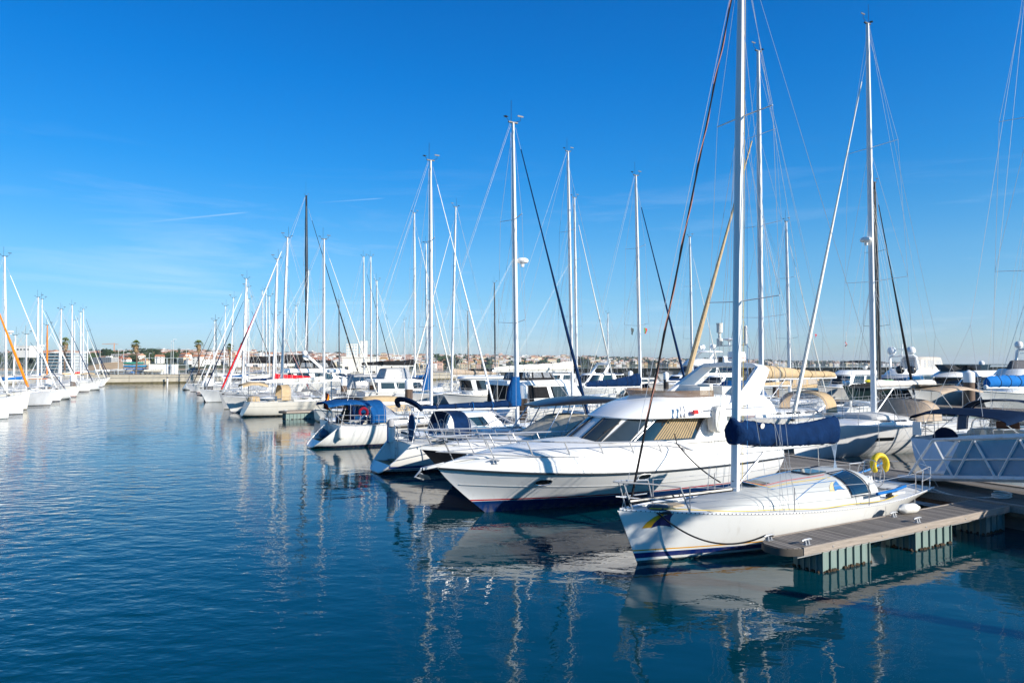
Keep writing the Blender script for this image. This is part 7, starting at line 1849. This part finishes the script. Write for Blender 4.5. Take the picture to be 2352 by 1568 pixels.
for i in range(420):
    px = rnd.uniform(950, 2100); p = hill_pt(px, rnd.random()); r_ = rnd.uniform(8, 18); crown(wd, p + Vector((0, 0, 4)), r_, r_ * .5, 26, rnd, 0, r_ * .4)
tag(wd.build('woodland', [LEAF, LEAF2], sharp=None), 'dark green woodland patches between the hillside houses', None, None, 'stuff')

# hotel with glass balconies on the left, tower building, construction crane
def hotel():
    d = 430; x = d * (131 - 1176) / FOC
    t = thing('hotel_building', 'wide modern hotel with white floors and bluish glass balconies', 'building', (x, d, 1.5), -.12)
    w = 23
    MB().box((0, 5, 4.6), (w, 11, 11.4)).build('wall', mat('hotel wall', (.36, .40, .42), .7, var=.1), t)
    s = MB()
    for k in range(6): s.box((0, 4.2, .2 + 2.0 * k), (w + 1.0, 12, .28))
    s.build('balcony_floor', WW, t)
    g = MB()
    for k in range(5): g.box((0, -1.75, .85 + 2.0 * k), (w + .8, .08, .8))
    g.build('balcony_glass', mat('balcony glass', (.10, .20, .25), .1, var=.3, vs=.5), t)
    p = MB()
    for k in range(5):
        for i in range(9): p.box((-w / 2 + 1.4 + i * w / 9, -.55, 1.3 + 2.0 * k), (1.6, .08, 1.4))
    p.build('window', GLASS, t)
    t = thing('hotel_building', 'long white block with plain walls above the hotel on the left hill', 'building', (560 * (62 - 1176) / FOC, 560, 14.5), -.1)
    MB().box((0, 0, 0), (15, 12, 9)).build('wall', WW, t); r = MB(); r.box((0, 0, 4.7), (15.6, 12.6, .5)); r.build('roof', WW, t)
    wn2 = MB()
    for i in range(5): wn2.box((-6 + i * 3, -6.03, 2.0), (1.6, .08, 1.2))
    wn2.build('window', GLASS, t)
hotel()
def tower():
    d = 205; x = d * (828 - 1176) / FOC
    t = thing('office_building', 'pale harbour office with square glazed tower behind the masts', 'building', (x, d, 1.2), ANG * .3)
    w = mat('office wall', (.70, .66, .58), .8, var=.06)
    MB().box((0, 4, 2.2), (10.5, 9, 6.2)).build('wall', w, t)
    MB().box((0, 4, 5.45), (10.9, 9.4, .3)).build('roof', w, t)
    b = MB(); b.box((-2.6, 3, 7.2), (3.4, 3.4, 4.6)); b.box((.8, 3.6, 7.8), (2.0, 3, 5.4)); b.build('tower', w, t)
    g = MB()
    for i in range(4):
        for k in range(5): g.box((-3.85 + i * .83, 1.28, 5.6 + k * .85), (.6, .06, .62))
    g.build('glass_lattice', mat('lattice glass', (.45, .52, .55), .15, var=.2), t)
    for xx, z, ww, hh in ((1.2, 3.0, 1.6, 1.2), (-4, 2.2, 1.0, .9), (3.4, .6, 2.0, 1.4), (-1.2, .4, 1.8, 1.4)):
        f = MB().box((xx, -.52, z), (ww, .08, hh)).build('window', GLASS, t)
    t = thing('office_building', 'plain grey wing building right of the glazed tower', 'building', (d * (880 - 1176) / FOC, d + 8, 1.2), ANG * .3)
    MB().box((0, 4, 1.4), (13, 8, 5)).build('wall', mat('wing wall', (.55, .53, .49), .8, var=.06), t); MB().box((0, 4, 4.0), (13.4, 8.4, .3)).build('roof', WW, t); MB().box((1, -.05, 1.2), (3, .08, 1.4)).build('window', GLASS, t)
    g = MB(); g.box((0, 0, 0), (46, 30, 1.6)); tag(g.build('headland', mat('quay paving', (0, 0, 0)), None, (x + 6, d + 10, .4), ANG * .3), 'paved headland under the harbour office', None, None, 'structure')
tower()
p = hill_pt(216, .97)
for px, f, lab in ((262, .96, 'orange tower crane on the hill skyline'),):
    p = hill_pt(px, f); t = thing('tower_crane', lab, 'crane', p, .15); OC = mat('crane orange', (.62, .25, .08), .6, var=.1)
    b = MB(); b.box((0, 0, 9), (1.3, 1.3, 20)); b.build('mast', OC, t); b = MB(); b.tube([(-24, 0, 19.2), (8, 0, 19.2)], .45, 4); b.tube([(0, 0, 19), (0, 0, 22.5)], .5, 4); b.tube([(0, 0, 22.3), (-18, 0, 19.4)], .12, 4); b.build('jib', OC, t); MB().box((7, 0, 18.6), (2.2, 1.4, 1.6)).build('counterweight', WG, t)

# ------------------------------------------------------------------ near quay under the photographer, with the palms that shade the bows
t = thing('quay_wall', 'near stone quay wall running under the viewpoint', 'quay wall', mar(-30, -1.6), ANG)
b = MB(); b.box((36, -6, .5), (72, 12, 4.8)); b.build('wall', CONC, t); b = MB(); b.box((36, -.3, 2.97), (72, .8, .14)); b.build('coping', mat('coping', (0, 0, 0)), t)
for k, (u, v, h, sc_, lab) in enumerate(((17.6, -2.9, 4.6, 1.0, 'palm on the near quay shading the sloop bow'),)):
    t = thing('palm_tree', lab, 'palm tree', mar(u, v, 2.9), k * 2.0, 'fan palms on the near quay')
    tr, cr, sk = palm_meshes(k + 20)
    tr.build('trunk', TRUNK, t); cr.build('crown', [FROND, FROND2], t, sharp=None); sk.build('dead_fronds', DEADF, t, sharp=None); t.scale = (sc_, sc_, h / 8.2)
# ------------------------------------------------------------------ thin sea air
hz = MB(); hz.box((0, 0, 36), (14300, 14300, 78))
hzm = bpy.data.materials.new('sea haze'); hzm.use_nodes = True
hn, hl = hzm.node_tree.nodes, hzm.node_tree.links; hn.clear()
ho_ = hn.new('ShaderNodeOutputMaterial'); hv = hn.new('ShaderNodeVolumePrincipled')
hv.inputs['Color'].default_value = (.80, .88, .97, 1); hv.inputs['Density'].default_value = 0.00009; hv.inputs['Anisotropy'].default_value = 0.2
hl.new(hv.outputs[0], ho_.inputs['Volume'])
tag(hz.build('haze', hzm), 'thin pale sea haze over the bay', None, None, 'stuff')
